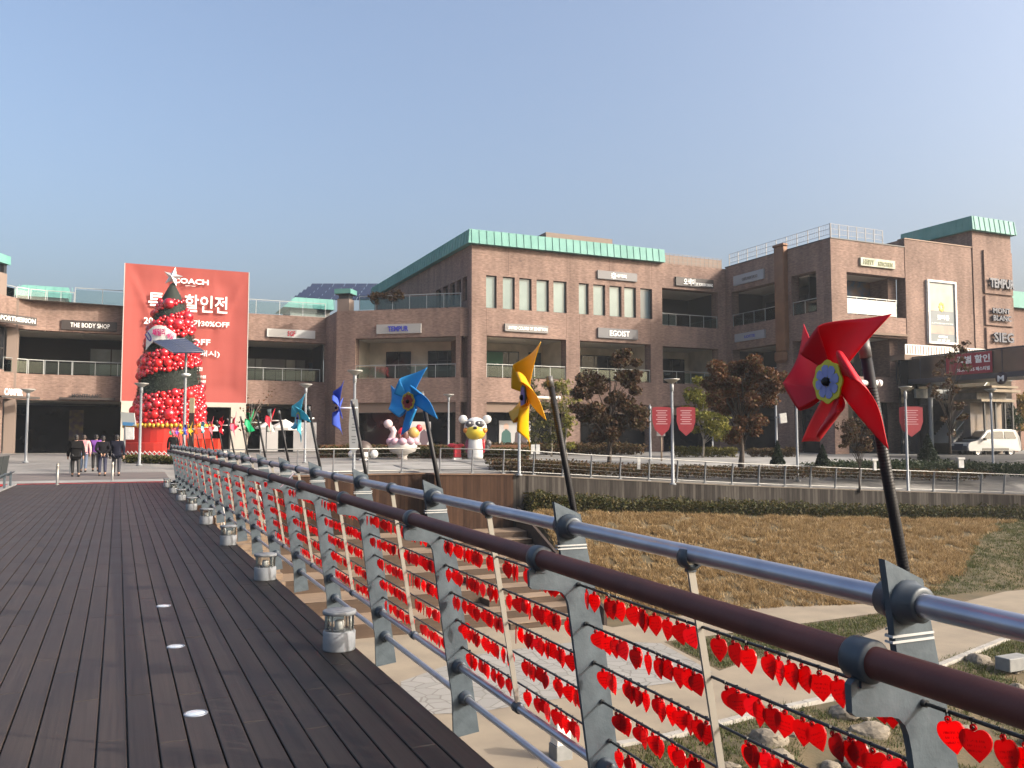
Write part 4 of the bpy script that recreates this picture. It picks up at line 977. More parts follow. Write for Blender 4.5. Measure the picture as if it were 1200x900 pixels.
for i in range(5):
    a = ondepth(344+5*i, 349-3.6*i, 88+3*i); b = ondepth(446+2*i, 352.5-3*i, 88+3*i)
    d = (b-a); d.z = 0; L = d.length; d.normalize()
    mb = MB()
    for q in range(int(L/1.3)): mb.obox(a+d*(q*1.3+.65)+Vector((0,0,0)), d, Vector((-d.y*.87, d.x*.87, .5)), Vector((d.y*.5,-d.x*.5,.87)), .61, .6, .03)
    build('panel_row', mb, mat('solar_cell', (0.0245,0.0315,0.063), .2, .1, (0.0175,0.021,0.042), 3), so)
mb = MB()
for i in range(5):
    a = ondepth(350+5*i, 349-3.6*i, 88+3*i); mb.box(a.x-.05, a.x+.05, a.y-.05, a.y+.05, Z3-.2, a.z)
mb.box(15.5, 30, 88.5, 104, 11.3, 13.2)
build('support', mb, SLAB, so)

# ================================================================== right wing, poster block and sign tower
RW = thing('brick_building', 'brick right wing with deep balconies reaching towards the park', 'building', (47.6, 48.3, .5))
FB = Fac((47.62,60.49), (47.62,49.05)); UB = FB.u
o1 = (UB(857,350), UB(908.5,350)); o2 = (UB(927.5,350), UB(957,350))
mb = MB()
FB.wall(mb, 0, FB.L, .2, 16.55, [(*o1, 11.3, 14.3), (*o2, 11.3, 14.4), (*o1, Z2a, 9.3), (*o2, Z2a+.1, 9.3), (*o1, .4, Z1), (*o2, .4, Z1)], .8)
FF = Fac((47.62,48.24), (55.15,48.24)); UF = FF.u
f1 = (UF(992.5,340), FF.L+.02)
FF.wall(mb, 0, FF.L, .2, 16.55, [(UF(992.5,340), FF.L-.03, 11.0, 14.15), (UF(992.5,420), FF.L-.03, Z2a, 9.4), (UF(992.5,420), FF.L-.03, .4, Z1)], .8)
build('front_wall', mb, BRICK, RW)
mb = MB(); FB.box(mb, 0, FB.L, 16.55, 16.62, -.05, .85); FF.box(mb, 0, FF.L, 16.55, 16.62, -.05, .85); build('coping', mb, DARK, RW)
for (a, b) in (o1, o2):
    FB.rail(RW, a+.02, b-.02, 11.3, 1.05); FB.rail(RW, a+.02, b-.02, Z2a+.02, 1.05)
    mb = MB(); FB.box(mb, a-.1, b+.1, .4, Z1, 1.0, 1.2); build('shop_front', mb, DGLASS, RW)
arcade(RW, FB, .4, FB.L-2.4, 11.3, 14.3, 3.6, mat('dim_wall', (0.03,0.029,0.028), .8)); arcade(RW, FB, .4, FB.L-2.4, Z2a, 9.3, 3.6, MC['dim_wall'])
for (a, b) in ((o1[0]+.3, o1[0]+2.6), (o1[0]+3.6, o1[1]-.1)): FB.window(RW, a, b, 11.35, 13.6, 3.4, DGLASS, 1, 1, .07, 'shop_window')
mb = MB(); FB.box(mb, o1[0]+2.6, o1[0]+3.5, 11.35, 14.2, 3.3, 3.58); build('column', mb, BEIGE, RW)
mb = MB(); FB.box(mb, o1[0]+2.3, o1[1], 8.2, 8.8, 3.3, 3.5); build('green_sign_strip', mb, mat('green_strip', (0.07,0.196,0.042), .5), RW)
FB.window(RW, UB(936,423), UB(946,423), 7.9, 8.7, .3, PANE, 2, 1, .12, 'window', WHITE)
mb = MB(); c = FB.p(UB(918,350), 0, -.15)
mb.box(c.x-.28, c.x+.2, c.y-.55, c.y+.55, 8.6, 16.9, bev=.05); mb.box(c.x-.36, c.x+.2, c.y-.62, c.y+.62, 16.9, 17.1, bev=.05); mb.bbox(c.x-.02, c.y+.2, 8.2, .44, 1.4, 1.0, .2)
build('bronze_duct', mb, mat('bronze_duct', (0.182,0.0875,0.042), .5, .2, (0.14,0.063,0.0315), 1.2), RW)
arcade(RW, FF, UF(992.5,340)-.2, FF.L, 11.0, 14.15, 2.6, mat('mural_blue', (0.035,0.098,0.196), .6, 0, (0.21,0.112,0.049), 1.1, 3))
FF.rail(RW, UF(992.5,340)+.02, FF.L-.9, 11.0, 1.35, .1, 'balcony_railing', mat('white_panel', (0.434,0.455,0.448), .4), 1.1)
arcade(RW, FF, UF(992.5,340)-.2, FF.L, Z2a, 9.4, 2.6, DGLASS)
mb = MB(); FF.box(mb, UF(992.5,340), FF.L, .4, Z1, 1.2, 1.4); build('shop_front', mb, DGLASS, RW)
mb = MB(); FF.box(mb, UF(985,400), FF.L, 9.55, 9.72, -.25, -.003); build('ledge', mb, BRICKD, RW)
mb = MB(); mb.box(48.42, 55.1, 49.1, 60.4, 16.2, 16.4); build('roof', mb, SLAB, RW)
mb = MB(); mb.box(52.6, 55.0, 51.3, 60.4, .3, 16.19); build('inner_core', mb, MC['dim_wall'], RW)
mb = MB(); Fac((54.2,51.28),(54.2,49.06)).wall(mb, 0, 2.22, .3, 16.18, (), .88); build('side_wall', mb, BRICK, RW)
mb = MB(); mb.box(51.5, 55, 55, 55.2, .3, 16.2); build('rear_wall', mb, BRICKD, RW)
mb = MB()
for F, a in ((Fac((47.9,60.3),(47.9,48.5)), 10), (Fac((47.9,48.5),(53.2,48.5)), 6)):
    for i in range(a+1): F.box(mb, F.L*i/a-.025, F.L*i/a+.025, 16.62, 17.75, .0, .05)
    for z in (16.95,17.35,17.72): F.box(mb, 0, F.L, z, z+.022, .012, .036)
    for i in range(a*5+1): F.box(mb, F.L*i/a/5-.007, F.L*i/a/5+.007, 16.95, 17.72, .018, .03)
build('roof_railing', mb, mat('roof_rail_pale', (0.224,0.217,0.21), .5), RW)

PB = thing('brick_building', 'windowless brick block carrying the tall framed poster', 'building', (58.9, 48.2, .5))
FP = Fac((55.15,48.2), (62.62,48.2))
mb = MB(); FP.wall(mb, 0, FP.L, .2, 17.2, (), .6); Fac((55.15,56),(55.15,48.8)).wall(mb, 0, 7.2, 14.4, 17.2, (), .5); build('front_wall', mb, BRICK, PB)
mb = MB(); FP.box(mb, -.04, FP.L, 17.2, 17.28, -.05, .65); build('coping', mb, mat('coping_tan', (0.252,0.175,0.126), .7), PB)
mb = MB(); mb.box(55.7, 62.5, 48.9, 56, 16.8, 17.0); build('roof', mb, SLAB, PB)
TW = thing('sign_tower', 'square brick sign tower with a green copper top', 'tower', (64.9, 48.2, .5))
FTW = Fac((62.66,48.12), (67.25,48.12))
pan = [(FTW.u(1151,300), FTW.L-.12, a, b) for a, b in ((8.6,10.75),(10.95,13.35),(13.55,17.1))]
mb = MB(); FTW.wall(mb, 0, FTW.L, .2, 18.65, (), .5); Fac((62.66,54.6),(62.66,48.62)).wall(mb, 0, 5.98, 10, 18.65, (), .5); Fac((67.25,48.62),(67.25,54.6)).wall(mb, 0, 5.98, .2, 18.65, (), .5); build('brick_shaft', mb, BRICK, TW)
mb = MB()
for (a, b, c, d) in pan: FTW.wall(mb, a, b, c, d, (), -.16)
build('sign_panels', mb, BRICK, TW)
mb = MB(); mb.face([(62.3,47.75,18.6),(67.6,47.75,18.6),(67.5,47.9,19.75),(62.4,47.9,19.75)]); mb.face([(62.3,54.9,18.6),(62.3,47.75,18.6),(62.4,47.9,19.75),(62.4,54.9,19.75)]); mb.face([(67.6,47.75,18.6),(67.6,54.9,18.6),(67.5,54.9,19.75),(67.5,47.9,19.75)]); mb.face([(62.4,47.9,19.75),(67.5,47.9,19.75),(67.5,54.9,19.75),(62.4,54.9,19.75)]); mb.face([(62.3,47.75,18.6),(62.3,54.9,18.6),(67.6,54.9,18.6),(67.6,47.75,18.6)])
for i in range(9): mb.obox((62.6+i*.6, 47.81, 19.17), (1,0,0),(0,1,-.13),(0,.13,1), .022,.03,.57)
for i in range(11): mb.obox((62.36, 48.1+i*.62, 19.17), (0,1,0),(1,0,-.09),(.09,0,1), .022,.03,.57)
build('copper_top', mb, COPPER, TW)
o = thing('brick_building', 'dark brick building with green roof edge beyond the sign tower', 'building', (80, 57, .5))
mb = MB(); Fac((76,57),(110,57)).wall(mb, 0, 34, .2, 14.6, (), .5); Fac((76,75),(76,57.5)).wall(mb, 0, 17.5, .2, 14.6, (), .5); build('wall', mb, BRICKD, o)
mb = MB(); mb.box(75.6, 110, 56.6, 75, 14.6, 16.2); build('copper_eaves', mb, COPPER, o)

# ------------------------------------------------------------------ signs on the facades
def sign(label, F, px0, px1, py0, py1, bm, txts, d=-.16, grp=None):
    pm_ = (py0+py1)/2; u0, u1 = F.u(px0, pm_), F.u(px1, pm_); z1, z0 = F.z((px0+px1)/2, py0), F.z((px0+px1)/2, py1)
    o = thing('shop_sign', label, 'shop sign', tuple(F.p((u0+u1)/2, z0, 0)), grp)
    mb = MB(); F.box(mb, u0, u1, z0, z1, d, -.004); build('board', mb, bm, o)
    for (s, a, b, c, e, tm, bo) in txts:
        mb = MB(); text_mb(mb, s, F.p(u0+(u1-u0)*(a+b)/2, z0+(z1-z0)*(c+e)/2, d-.003), F.e, (0,0,1), (u1-u0)*(b-a), (z1-z0)*(e-c), 0, .03, bo)
        build('lettering', mb, tm, o)
    return o
sign('grey sign reading EGOIST above the second floor balcony', FA, 700, 746.5, 385.5, 397, SIGNG, [('EGOIST', .28,.78,.22,.8, TXTW,.02)])
sign('grey sign with a round emblem above the third floor windows', FA, 699.5, 745.5, 319, 328.5, SIGNG, [('NEW YOUNG', .48,.72,.28,.72, TXTW,.015)])
mb = MB(); c = FA.p(FA.u(718,324), FA.z(718,323.6), .16*-1-.01)
for i in range(8):
    t = 2*PI*i/8; mb.obox(c+Vector((math.cos(t)*.17,0,math.sin(t)*.17)), (math.cos(t),0,math.sin(t)), (0,1,0), (-math.sin(t),0,math.cos(t)), .09, .012, .045)
sg = [o for o in bpy.data.objects if o.get('label','').startswith('grey sign with a round emblem')][0]; build('emblem', mb, TXTW, sg)
sign('black sign with white Korean lettering above the third floor balcony', FA, 791, 835, 326.5, 336.5, SIGND, [('오색이', .20,.50,.12,.9, TXTW,.02), ('BY KOREAN DINING', .53,.97,.15,.5, TXTW,.02)])
sign('slim grey sign reading UNITED COLORS OF BENETTON', FA, 591, 641.5, 380.8, 389.5, mat('sign_mid', (0.182,0.168,0.161), .5), [('UNITED COLORS OF BENETTON', .06,.97,.25,.7, TXTW,.02)])
sign('pale grey sign reading TEMPUR in blue on the angled corner', FC, 442, 494, 380, 391, mat('sign_pale', (0.294,0.294,0.287), .5), [('TEMPUR', .26,.72,.22,.78, TXTB,.03)])
sign('white sign with small red letters on the low wing', FW, 312.5, 369, 386.5, 396, SIGNW, [('SGF', .42,.58,.2,.8, TXTR,.02)])
sign('dark sign reading THE BODY SHOP over the open gallery', FW, 72, 137, 376.5, 387.5, SIGND, [('THE BODY SHOP', .16,.87,.27,.75, TXTW,.006)])
q0_, q1_ = ondepth(-4, 400, 58.9), ondepth(42, 400, 61.4); FPT = Fac((q0_.x,q0_.y),(q1_.x,q1_.y))
sign('dark sign reading PORTMEIRION on the curved wing corner', FPT, -4, 41.5, 369.5, 379.5, SIGND, [('PORTMEIRION', .06,.96,.24,.78, TXTW,.005)])
def letters(label, F, s, px0, px1, py0, py1, m, shelf=None, bo=.02, d=-.12):
    pm_ = (py0+py1)/2; u0, u1 = F.u(px0, pm_), F.u(px1, pm_); z1, z0 = F.z((px0+px1)/2, py0), F.z((px0+px1)/2, py1)
    o = thing('shop_sign', label, 'shop sign', tuple(F.p((u0+u1)/2, z0, 0)))
    mb = MB(); text_mb(mb, s, F.p((u0+u1)/2, (z0+z1)/2, d), F.e, (0,0,1), u1-u0, z1-z0, 0, .1, bo); build('lettering', mb, m, o)
    if shelf:
        mb = MB(); F.box(mb, F.u(shelf[0],shelf[2]), F.u(shelf[1],shelf[2]), F.z((shelf[0]+shelf[1])/2,shelf[3]), F.z((shelf[0]+shelf[1])/2,shelf[2]), -.75, -.004); build('shelf', mb, SIGND, o)
    else:
        mb = MB(); F.box(mb, u0, u1, z0+(z1-z0)*.3, z0+(z1-z0)*.36, d-.0, -.004); F.box(mb, u0, u1, z0+(z1-z0)*.7, z0+(z1-z0)*.76, d, -.004); build('fixing_rail', mb, DARK, o)
    return o
letters('white raised letters CAMPER over a dark shelf at the far left', FPT, 'CAMPER', 3, 24.5, 455.5, 463.5, TXTW, (-6, 39, 464.5, 467), .025)
letters('dark raised letters MONTBLANC over the shop entrance', FW, 'MONTBLANC', 84, 119, 461.8, 466.5, TXTK, (70, 135, 466.5, 469), .03)
letters('dark blue letters TEMPUR high on the sign tower', FTW, 'TEMPUR', 1155.5, 1183.5, 328, 339, mat('letter_navy', (.05,.06,.09), .5), None, .04, -.30)
letters('dark letters MONT BLANC in two rows on the sign tower', FTW, 'MONT\nBLANC', 1159, 1180, 362, 377, MC['letter_navy'], None, .03, -.30)
letters('dark outlined letters SIEG lowest on the sign tower', FTW, 'SIEG', 1160, 1183, 390.5, 402, MC['letter_navy'], None, .02, -.30)
sign('pale green sign above the mural balcony on the right wing', FF, 1007, 1047, 304, 313.5, mat('sign_pale_green', (0.364,0.378,0.308), .6, 0, (0.238,0.252,0.182), 2.5), [('HAPPY', .08,.38,.2,.8, mat('letter_olive',(.20,.22,.12),.6),.02), ('KITCHEN', .5,.92,.2,.7, MC['letter_olive'],.02)])
sign('upper shaded grey sign on the right wing beside the bronze duct', FB, 861, 896.5, 319.5, 331, mat('sign_shade', (0.252,0.273,0.301), .5), [('CAFE PASCUCCI', .3,.8,.3,.6, SIGNG,.01)])
sign('lower shaded grey sign with blue letters beside the bronze duct', FB, 862.5, 897.5, 389, 398.5, MC['sign_shade'], [('LOTTE', .35,.7,.3,.65, TXTB,.03)])
# tall framed poster
ps = thing('framed_poster', 'tall white framed poster with a yellow flower on the brick block', 'poster', tuple(FP.p(3.4, 7, 0)))
u0, u1 = FP.u(1085.5,365), FP.u(1119,365); za, zb = FP.z(1102,403.5), FP.z(1102,329.5)
mb = MB()
for q in ((u0,u0+.16,za,zb),(u1-.16,u1,za,zb),(u0+.16,u1-.16,za,za+.16),(u0+.16,u1-.16,zb-.16,zb)): FP.box(mb, *q, -.22, -.004)
build('frame', mb, WHITE, ps)
W, Hh = u1-u0, zb-za
mb = MB(); FP.box(mb, u0+.16, u1-.16, za+.16, zb-.16, -.12, -.006); pr = build('print', mb, mat('poster_slate', (0.133,0.161,0.175), .5, 0, (0.105,0.126,0.14), .7), ps)
mb = MB(); FP.box(mb, u0+.16, u1-.35, za+Hh*.52, zb-Hh*.06, -.125, -.121); build('print_field', mb, mat('poster_cream', (0.406,0.329,0.231), .6, 0, (0.364,0.35,0.308), .8, 3), pr)
mb = MB(); FP.box(mb, u0+.22, u1-.3, za+Hh*.16, za+Hh*.29, -.125, -.121); build('print_strip', mb, mat('poster_peach', (0.364,0.266,0.21), .6, 0, (0.245,0.189,0.168), 1.6), pr)
mb = MB(); c = FP.p((u0+u1)/2-.05, za+Hh*.585, -.128)
for i in range(8):
    t = 2*PI*i/8; mb.ell(c+FP.e*(math.cos(t)*.22)+Vector((0,0,math.sin(t)*.28)), .13, .02, .13, 8, 5)
build('flower', mb, mat('poster_yellow', (0.42,0.385,0.07), .6), pr)
mb = MB(); text_mb(mb, '꽃마름', FP.p((u0+u1)/2+.1, za+Hh*.42, -.123), FP.e, (0,0,1), W*.42, Hh*.075, 0, .01, .02); text_mb(mb, 'A LITTLE ESCAPE FOR YOU', FP.p((u0+u1)/2, za+Hh*.325, -.123), FP.e, (0,0,1), W*.75, Hh*.016, 0, .01, .02); text_mb(mb, 'OPEN', FP.p((u0+u1)/2, za+Hh*.115, -.123), FP.e, (0,0,1), W*.32, Hh*.035, 0, .01, .05); text_mb(mb, '1F 2F 3F', FP.p((u0+u1)/2+.1, za+Hh*.06, -.123), FP.e, (0,0,1), W*.42, Hh*.03, 0, .01, .03)
build('lettering', mb, TXTW, pr)

# ------------------------------------------------------------------ glass sided skybridge, stair and kiosk under it
SK = thing('skybridge', 'dark glass sided footbridge reaching across from the right wing', 'skybridge', (54, 44, 6))
FK = Fac((53.9,48.2), (53.9,22.)); zt, zb_ = 9.1, 6.15
zt = FK.z(1125,412.5); zb_ = FK.z(1125,446)
mb = MB(); FK.box(mb, 0, FK.L, zb_, zb_+.35, -.05, 3.2); FK.box(mb, 0, FK.L, zt-.12, zt, -.05, .05); FK.box(mb, 0, FK.L, zt-.12, zt, 3.1, 3.2)
n = 12
for i in range(n+1): FK.box(mb, FK.L*i/n-.03, FK.L*i/n+.03, zb_+.35, zt-.12, -.03, .03); FK.box(mb, FK.L*i/n-.03, FK.L*i/n+.03, zb_+.35, zt-.12, 3.12, 3.18)
build('frame', mb, mat('skybridge_steel', (0.035,0.042,0.056), .4, .2), SK)
mb = MB(); FK.box(mb, .1, FK.L, zb_+.36, zt-.13, -.012, .012); build('glass', mb, mat('tinted_glass', (0.084,0.0665,0.056), .08, 0, (0.049,0.042,0.0385), .5, spec=.8), SK)
mb = MB(); FK.box(mb, .1, FK.L, zb_+.36, zt-.13, 3.14, 3.16); build('glass', mb, MC['tinted_glass'], SK)
mb = MB()
for y in (46.5, 38, 30): mb.lathe([(.16,-3),(.16,zb_)], (55.4,y,0), 14)
build('column', mb, POLE, SK)
bn = thing('banner', 'red banner with white Korean lettering on the skybridge glass', 'banner', tuple(FK.p(FK.u(1135,430), 7, -.1)))
u0, u1 = FK.u(1110,430), FK.u(1164,430)
mb = MB(); FK.box(mb, u0, u1, zb_+.4, zt-.15, -.10, -.07); build('cloth', mb, mat('banner_red', (0.294,0.0245,0.042), .6), bn)
mb = MB(); hh = zt-zb_; text_mb(mb, '특별 할인', FK.p(u0+(u1-u0)*.6, zb_+hh*.70, -.105), FK.e, (0,0,1), (u1-u0)*.72, hh*.28, 0, .01, .03); text_mb(mb, '10.30-11.15 페스티벌', FK.p(u0+(u1-u0)*.6, zb_+hh*.36, -.105), FK.e, (0,0,1), (u1-u0)*.7, hh*.14, 0, .01, .02)
build('lettering', mb, TXTW, bn)
em = thing('round_sign', 'round dark sign with a white emblem below the skybridge edge', 'sign', tuple(FK.p(FK.u(1175,443), 6, -.1)))
mb = MB(); c = FK.p(FK.u(1174.5,443.5), FK.z(1174.5,443.5), -.06); mb.lathe([(0,0),(.40,0),(.40,.08),(0,.08)], c, 24, ax=FK.n); build('disc', mb, mat('emblem_plum', (0.042,0.021,0.028), .5), em)
mb = MB(); text_mb(mb, 'M', c+FK.n*.083, FK.e, (0,0,1), .46, .4, 0, .02, .03); build('emblem', mb, TXTW, em)
# white picket rail on the ledge at the mural block
wr = thing('white_railing', 'white slatted railing on the ledge below the tall poster', 'railing', tuple(FP.p(0, 9.2, -1)))
Fw = Fac((53.3,46.8), (62.4,46.8)); zc = Fw.z(1090,417); zd = Fw.z(1090,405)
mb = MB(); Fw.box(mb, 0, Fw.L, zd-.06, zd, 0, .05); Fw.box(mb, 0, Fw.L, zc, zc+.06, 0, .05)
i = 0
while i*.28 < Fw.L: Fw.box(mb, i*.28, i*.28+.17, zc+.06, zd-.06, .01, .04); i += 1
build('slats', mb, WHITE, wr)
mb = MB(); Fw.box(mb, -.2, Fw.L+1, zc-.4, zc-.003, -.1, 1.38); build('ledge', mb, BRICKD, wr)
# ground floor below the poster block: dark shop with a pale transom band
sh = thing('ground_floor_shop', 'dark ground floor shop with pale transom band under the skybridge', 'shop front', (58, 47, .5))
mb = MB(); Fw.box(mb, -.2, 12, .3, zc-.41, .3, .5); build('glass_front', mb, DGLASS, sh)
mb = MB(); Fw.box(mb, Fw.u(1075,462), Fw.u(1140,462), Fw.z(1105,467), Fw.z(1105,456.5), .1, .28); build('transom_band', mb, mat('grey_transom', (0.238,0.252,0.252), .5, 0, (0.14,0.154,0.154), 2), sh)
st = thing('outdoor_stair', 'outdoor stair with slanting glass balustrade beside the white van', 'stair', (61, 45, .4))
Fs = Fac((57.5,45.0), (66,45.0)); a = Fs.u(1118,512), Fs.z(1118,512); b = Fs.u(1160,462), Fs.z(1160,462)
for dd in (0, 2.2):
    mb = MB(); mb.face([Fs.p(a[0],a[1]-.3,dd),Fs.p(b[0],b[1]-.3,dd),Fs.p(b[0],b[1]+1.1,dd),Fs.p(a[0],a[1]+1.1,dd)]); build('balustrade_glass', mb, glass_mat('stair_glass', (.62,.75,.74), .22), st)
    mb = MB(); mb.tube([Fs.p(a[0],a[1]+1.1,dd),Fs.p(b[0],b[1]+1.1,dd),Fs.p(b[0]+2.5,b[1]+1.1,dd)], .04, 8); mb.tube([Fs.p(a[0],a[1]+.3,dd-.05),Fs.p(b[0],b[1]+.3,dd-.05)], .03, 8); build('handrail', mb, MC['rail_steel'], st)
mb = MB(); ns = 18
for i in range(ns):
    u = a[0]+(b[0]-a[0])*i/ns; z = a[1]-.3+(b[1]-a[1])*i/ns; Fs.box(mb, u, u+(b[0]-a[0])/ns+.02, z-.15, z+.12, .05, 2.15)
Fs.box(mb, b[0], b[0]+2.5, b[1]-.5, b[1]-.3, .05, 2.15)
build('steps', mb, mat('stone_step', (0.21,0.203,0.189), .8), st)
kk = thing('kiosk', 'pale timber kiosk with flat slatted roofs behind the white van', 'kiosk', (66, 44, .4))
Fq = Fac((61.8,43.6), (67.5,43.6)); q = lambda px, py: (Fq.u(px,py), Fq.z(px,py))
mb = MB(); x0 = q(1146,475)[0]; x1 = q(1186,475)[0]; z2 = q(1165,471)[1]
Fq.box(mb, x0, x1, z2, z2+.18, -.3, 3); Fq.box(mb, x0+.4, x1+.3, q(1170,460)[1], q(1170,460)[1]+.2, -.5, 3); Fq.box(mb, x0+1.0, x1+.2, q(1170,455)[1], q(1170,455)[1]+.16, -.4, 3); build('roof', mb, mat('pale_timber', (.22,.175,.12), .7, 0, (.17,.135,.09), 2), kk)
mb = MB(); Fq.box(mb, x0+.3, x1-.2, z2+.2, q(1170,460)[1]-.02, .3, 2.5); build('louvre_band', mb, mat('louvre_grey', (0.21,0.196,0.175), .7, 0, (0.14,0.133,0.119), 3, stretch=(6,1,1)), kk)
mb = MB(); Fq.box(mb, x0+.2, x1-.1, .35, z2-.02, .8, 2.6); build('wall', mb, mat('kiosk_wall', (0.238,0.182,0.126), .7, 0, (0.112,0.098,0.091), .8), kk)
mb = MB()
for px in (1153, 1166, 1177, 1186): u = q(px,490)[0]; Fq.box(mb, u-.06, u+.06, .35, z2, -.1, .02)
build('column', mb, DARK, kk)
# ================================================================== big sale banner on its scaffold
FBn = Fac((-.2,69.6), (9.9,69.6))
bu0, bu1 = FBn.u(144.5,390), FBn.u(290,390); bz1, bz0 = FBn.z(217,313.5), FBn.z(217,471)
bn = thing('sale_banner', 'huge salmon red sale banner on a scaffold behind the christmas tree', 'banner', tuple(FBn.p((bu0+bu1)/2, .7, 0)))
BW, BH = bu1-bu0, bz1-bz0
def bp_(u, v): return FBn.p(bu0+BW*u, bz1-BH*v, -.03)
mb = MB(); nx, nz = 40, 36
for i in range(nx+1):
    for j in range(nz+1):
        u, v = i/nx, j/nz; w = .16+.09*mnoise.noise(Vector((u*5, v*4, 3)))+.05*mnoise.noise(Vector((u*22, v*3, 7)))-.10*math.exp(-((u-v*.55)/.02)**2)*(v<.45)-.10*math.exp(-(((1-u)-v*.55)/.02)**2)*(v<.45)-.06*math.exp(-((v-.28)/.006)**2)-.06*math.exp(-((v-.84)/.006)**2); w = max(w, .0)*min(1, 8*u, 8*(1-u), 8*v+.1, 8*(1-v)+.1)
        p = FBn.p(bu0+BW*u, bz1-BH*v, .0+w); mb.v.append(tuple(p))
for i in range(nx):
    for j in range(nz):
        a = i*(nz+1)+j; mb.addf((a, a+1, a+nz+2, a+nz+1), 0, True)
cl = build('cloth', mb, mat('banner_salmon', (.30,.058,.047), .8, 0, (.27,.051,.041), .5), bn)
mb = MB(); FBn.box(mb, bu0-.06, bu0, bz0, bz1, -.02, .12); FBn.box(mb, bu1, bu1+.06, bz0, bz1, -.02, .12); FBn.box(mb, bu0-.06, bu1+.06, bz0-.06, bz0, -.02, .12)
for f in (.28, .55, .84): FBn.box(mb, bu0, bu1, bz1-BH*f-.02, bz1-BH*f+.02, .45, .49)
FBn.box(mb, bu0, bu1, bz0, bz1, .9, .95)
build('scaffold', mb, mat('scaffold_white', (0.385,0.35,0.336), .6), bn)
mb = MB(); zb2 = G(5,69.6)
FBn.box(mb, bu0, bu0+1.1, zb2, bz0-.06, -.05, .9); FBn.box(mb, bu1-1.1, bu1, zb2, bz0-.06, -.05, .9); FBn.box(mb, bu0+1.1, bu1-1.1, bz0-.35, bz0-.06, -.05, .9); build('base_frame', mb, mat('cream_panel', (0.434,0.406,0.35), .7, 0, (0.378,0.35,0.308), 1), bn)
def bt(s, u0, u1, v0, v1, bo=.02):
    mb = MB(); text_mb(mb, s, bp_((u0+u1)/2, (v0+v1)/2)+FBn.n*.05, FBn.e, (0,0,1), BW*(u1-u0), BH*(v1-v0), 0, .02, bo); build('lettering', mb, TXTW, bn)
bt('COACH', .375, .665, .082, .122, .03); bt('NEW YORK', .475, .56, .133, .140, .0)
bt('특별', .185, .44, .20, .33, .012); bt('할인전', .475, .825, .20, .33, .012)
bt('2015', .155, .30, .388, .437, .015); bt('추가30%OFF', .485, .845, .388, .437, .015)
bt('+', .487, .525, .468, .503, .02); bt('10%OFF', .40, .69, .53, .575, .015); bt('(2개 구매시)', .36, .77, .615, .665, .012)
bt('할인전', .53, .63, .74, .768); bt('10만원/10만원', .45, .66, .80, .822); bt('12만원/12만원', .45, .66, .835, .857); bt('10.30-11.15', .47, .62, .93, .945); bt('COACH', .47, .64, .96, .972)

# ================================================================== christmas tree
TD = 52.; tb = gp(197.5, TD); tz = tb.z
ct = thing('christmas_tree', 'tall cone christmas tree of red baubles with dark green garland bands', 'christmas tree', tuple(tb))
TH = ondepth(198, 333, TD).z; zb0 = ondepth(200, 497, TD).z
mpp = TD/FPX
def trad(z):          # cone radius (measured half widths)
    f = (z-zb0)/(TH-zb0)
    return mpp*float(np.interp(f, [0, .35, .53, .77, .93, 1], [39, 32.5, 28.5, 19.5, 9.5, 2.5]))
TX, TY = tb.x, tb.y
def band(th, z):      # winding garland: phase 0..1; below .36 is bare garland
    return None
def in_garland(f, th, grow=0.):
    t = ((th+1.5*PI) % (2*PI))-PI                     # 0 on the side facing the bridge
    for c, hw in ((.30,.066),(.565,.030),(.80,.027)):
        if abs(f-(c+t/(2*PI)*.235)) < hw-grow: return True
    return f > .955+grow
mb = MB(); mb.lathe([(trad(zb0)*.9, zb0)]+[(trad(zb0+(TH-zb0)*i/12)*.93, zb0+(TH-zb0)*i/12) for i in range(1, 13)]+[(0,TH+.1)], (TX,TY,0), 32)
GREEN = mat('garland_green', (0.0126,0.0245,0.0154), .7, 0, (0.021,0.0385,0.0245), 5, isl=.5)
build('cone', mb, mat('cone_core', (0.0084,0.014,0.0098), .8), ct)
n = 26000; q = rng.random((n, 3)); f = 1-np.sqrt(1-q[:,0]*.995); zz = zb0+(TH-zb0)*f; th = q[:,1]*2*PI
rr = np.array([trad(z) for z in zz])*.98
k = np.array([in_garland(a, b, -.02) for a, b in zip(f, th)])
zz, th, rr = zz[k], th[k], rr[k]; m_ = len(zz)
C = np.stack([TX+rr*np.cos(th), TY+rr*np.sin(th), zz], 1)
d1 = rng.normal(size=(m_,3)); d1 /= np.linalg.norm(d1, axis=1)[:,None]; out = np.stack([np.cos(th), np.sin(th), 0*th], 1); d1 = d1*.6+out*.8; d2 = rng.normal(size=(m_,3)); d2 /= np.linalg.norm(d2, axis=1)[:,None]
V = np.stack([C-d2*.012, C+d2*.012, C+d1*.13], 1)
g_ = quads('garland', V, GREEN, ct)
BALL = [mat('bauble_red', (.50,.006,.015), .12, 0, spec=.8, coat=.6), mat('bauble_dark_red', (.30,.004,.012), .16, 0, spec=.8, coat=.5), mat('bauble_matt_red', (.58,.012,.014), .35, 0, spec=.5)]
ball_me = []
for m in BALL:
    mb = MB(); mb.ell((0,0,0), 1, 1, 1, 14, 9, 0); o = build('tmp', mb, m); ball_me.append(o.data); bpy.data.objects.remove(o)
placed = []
def try_ball(r0, tries):
    for _ in range(tries):
        f = 1-math.sqrt(1-random.random()*.985); th = random.random()*2*PI; z = zb0+(TH-zb0)*f
        if in_garland(f, th, -.55*r0/(TH-zb0)): continue
        r = trad(z)+r0*.05
        if r0 > trad(z)*.55: continue
        c = (TX+r*math.cos(th), TY+r*math.sin(th), z)
        if all((c[0]-p[0])**2+(c[1]-p[1])**2+(c[2]-p[2])**2 > ((r0+p[3])*.76)**2 for p in placed): placed.append((*c, r0))
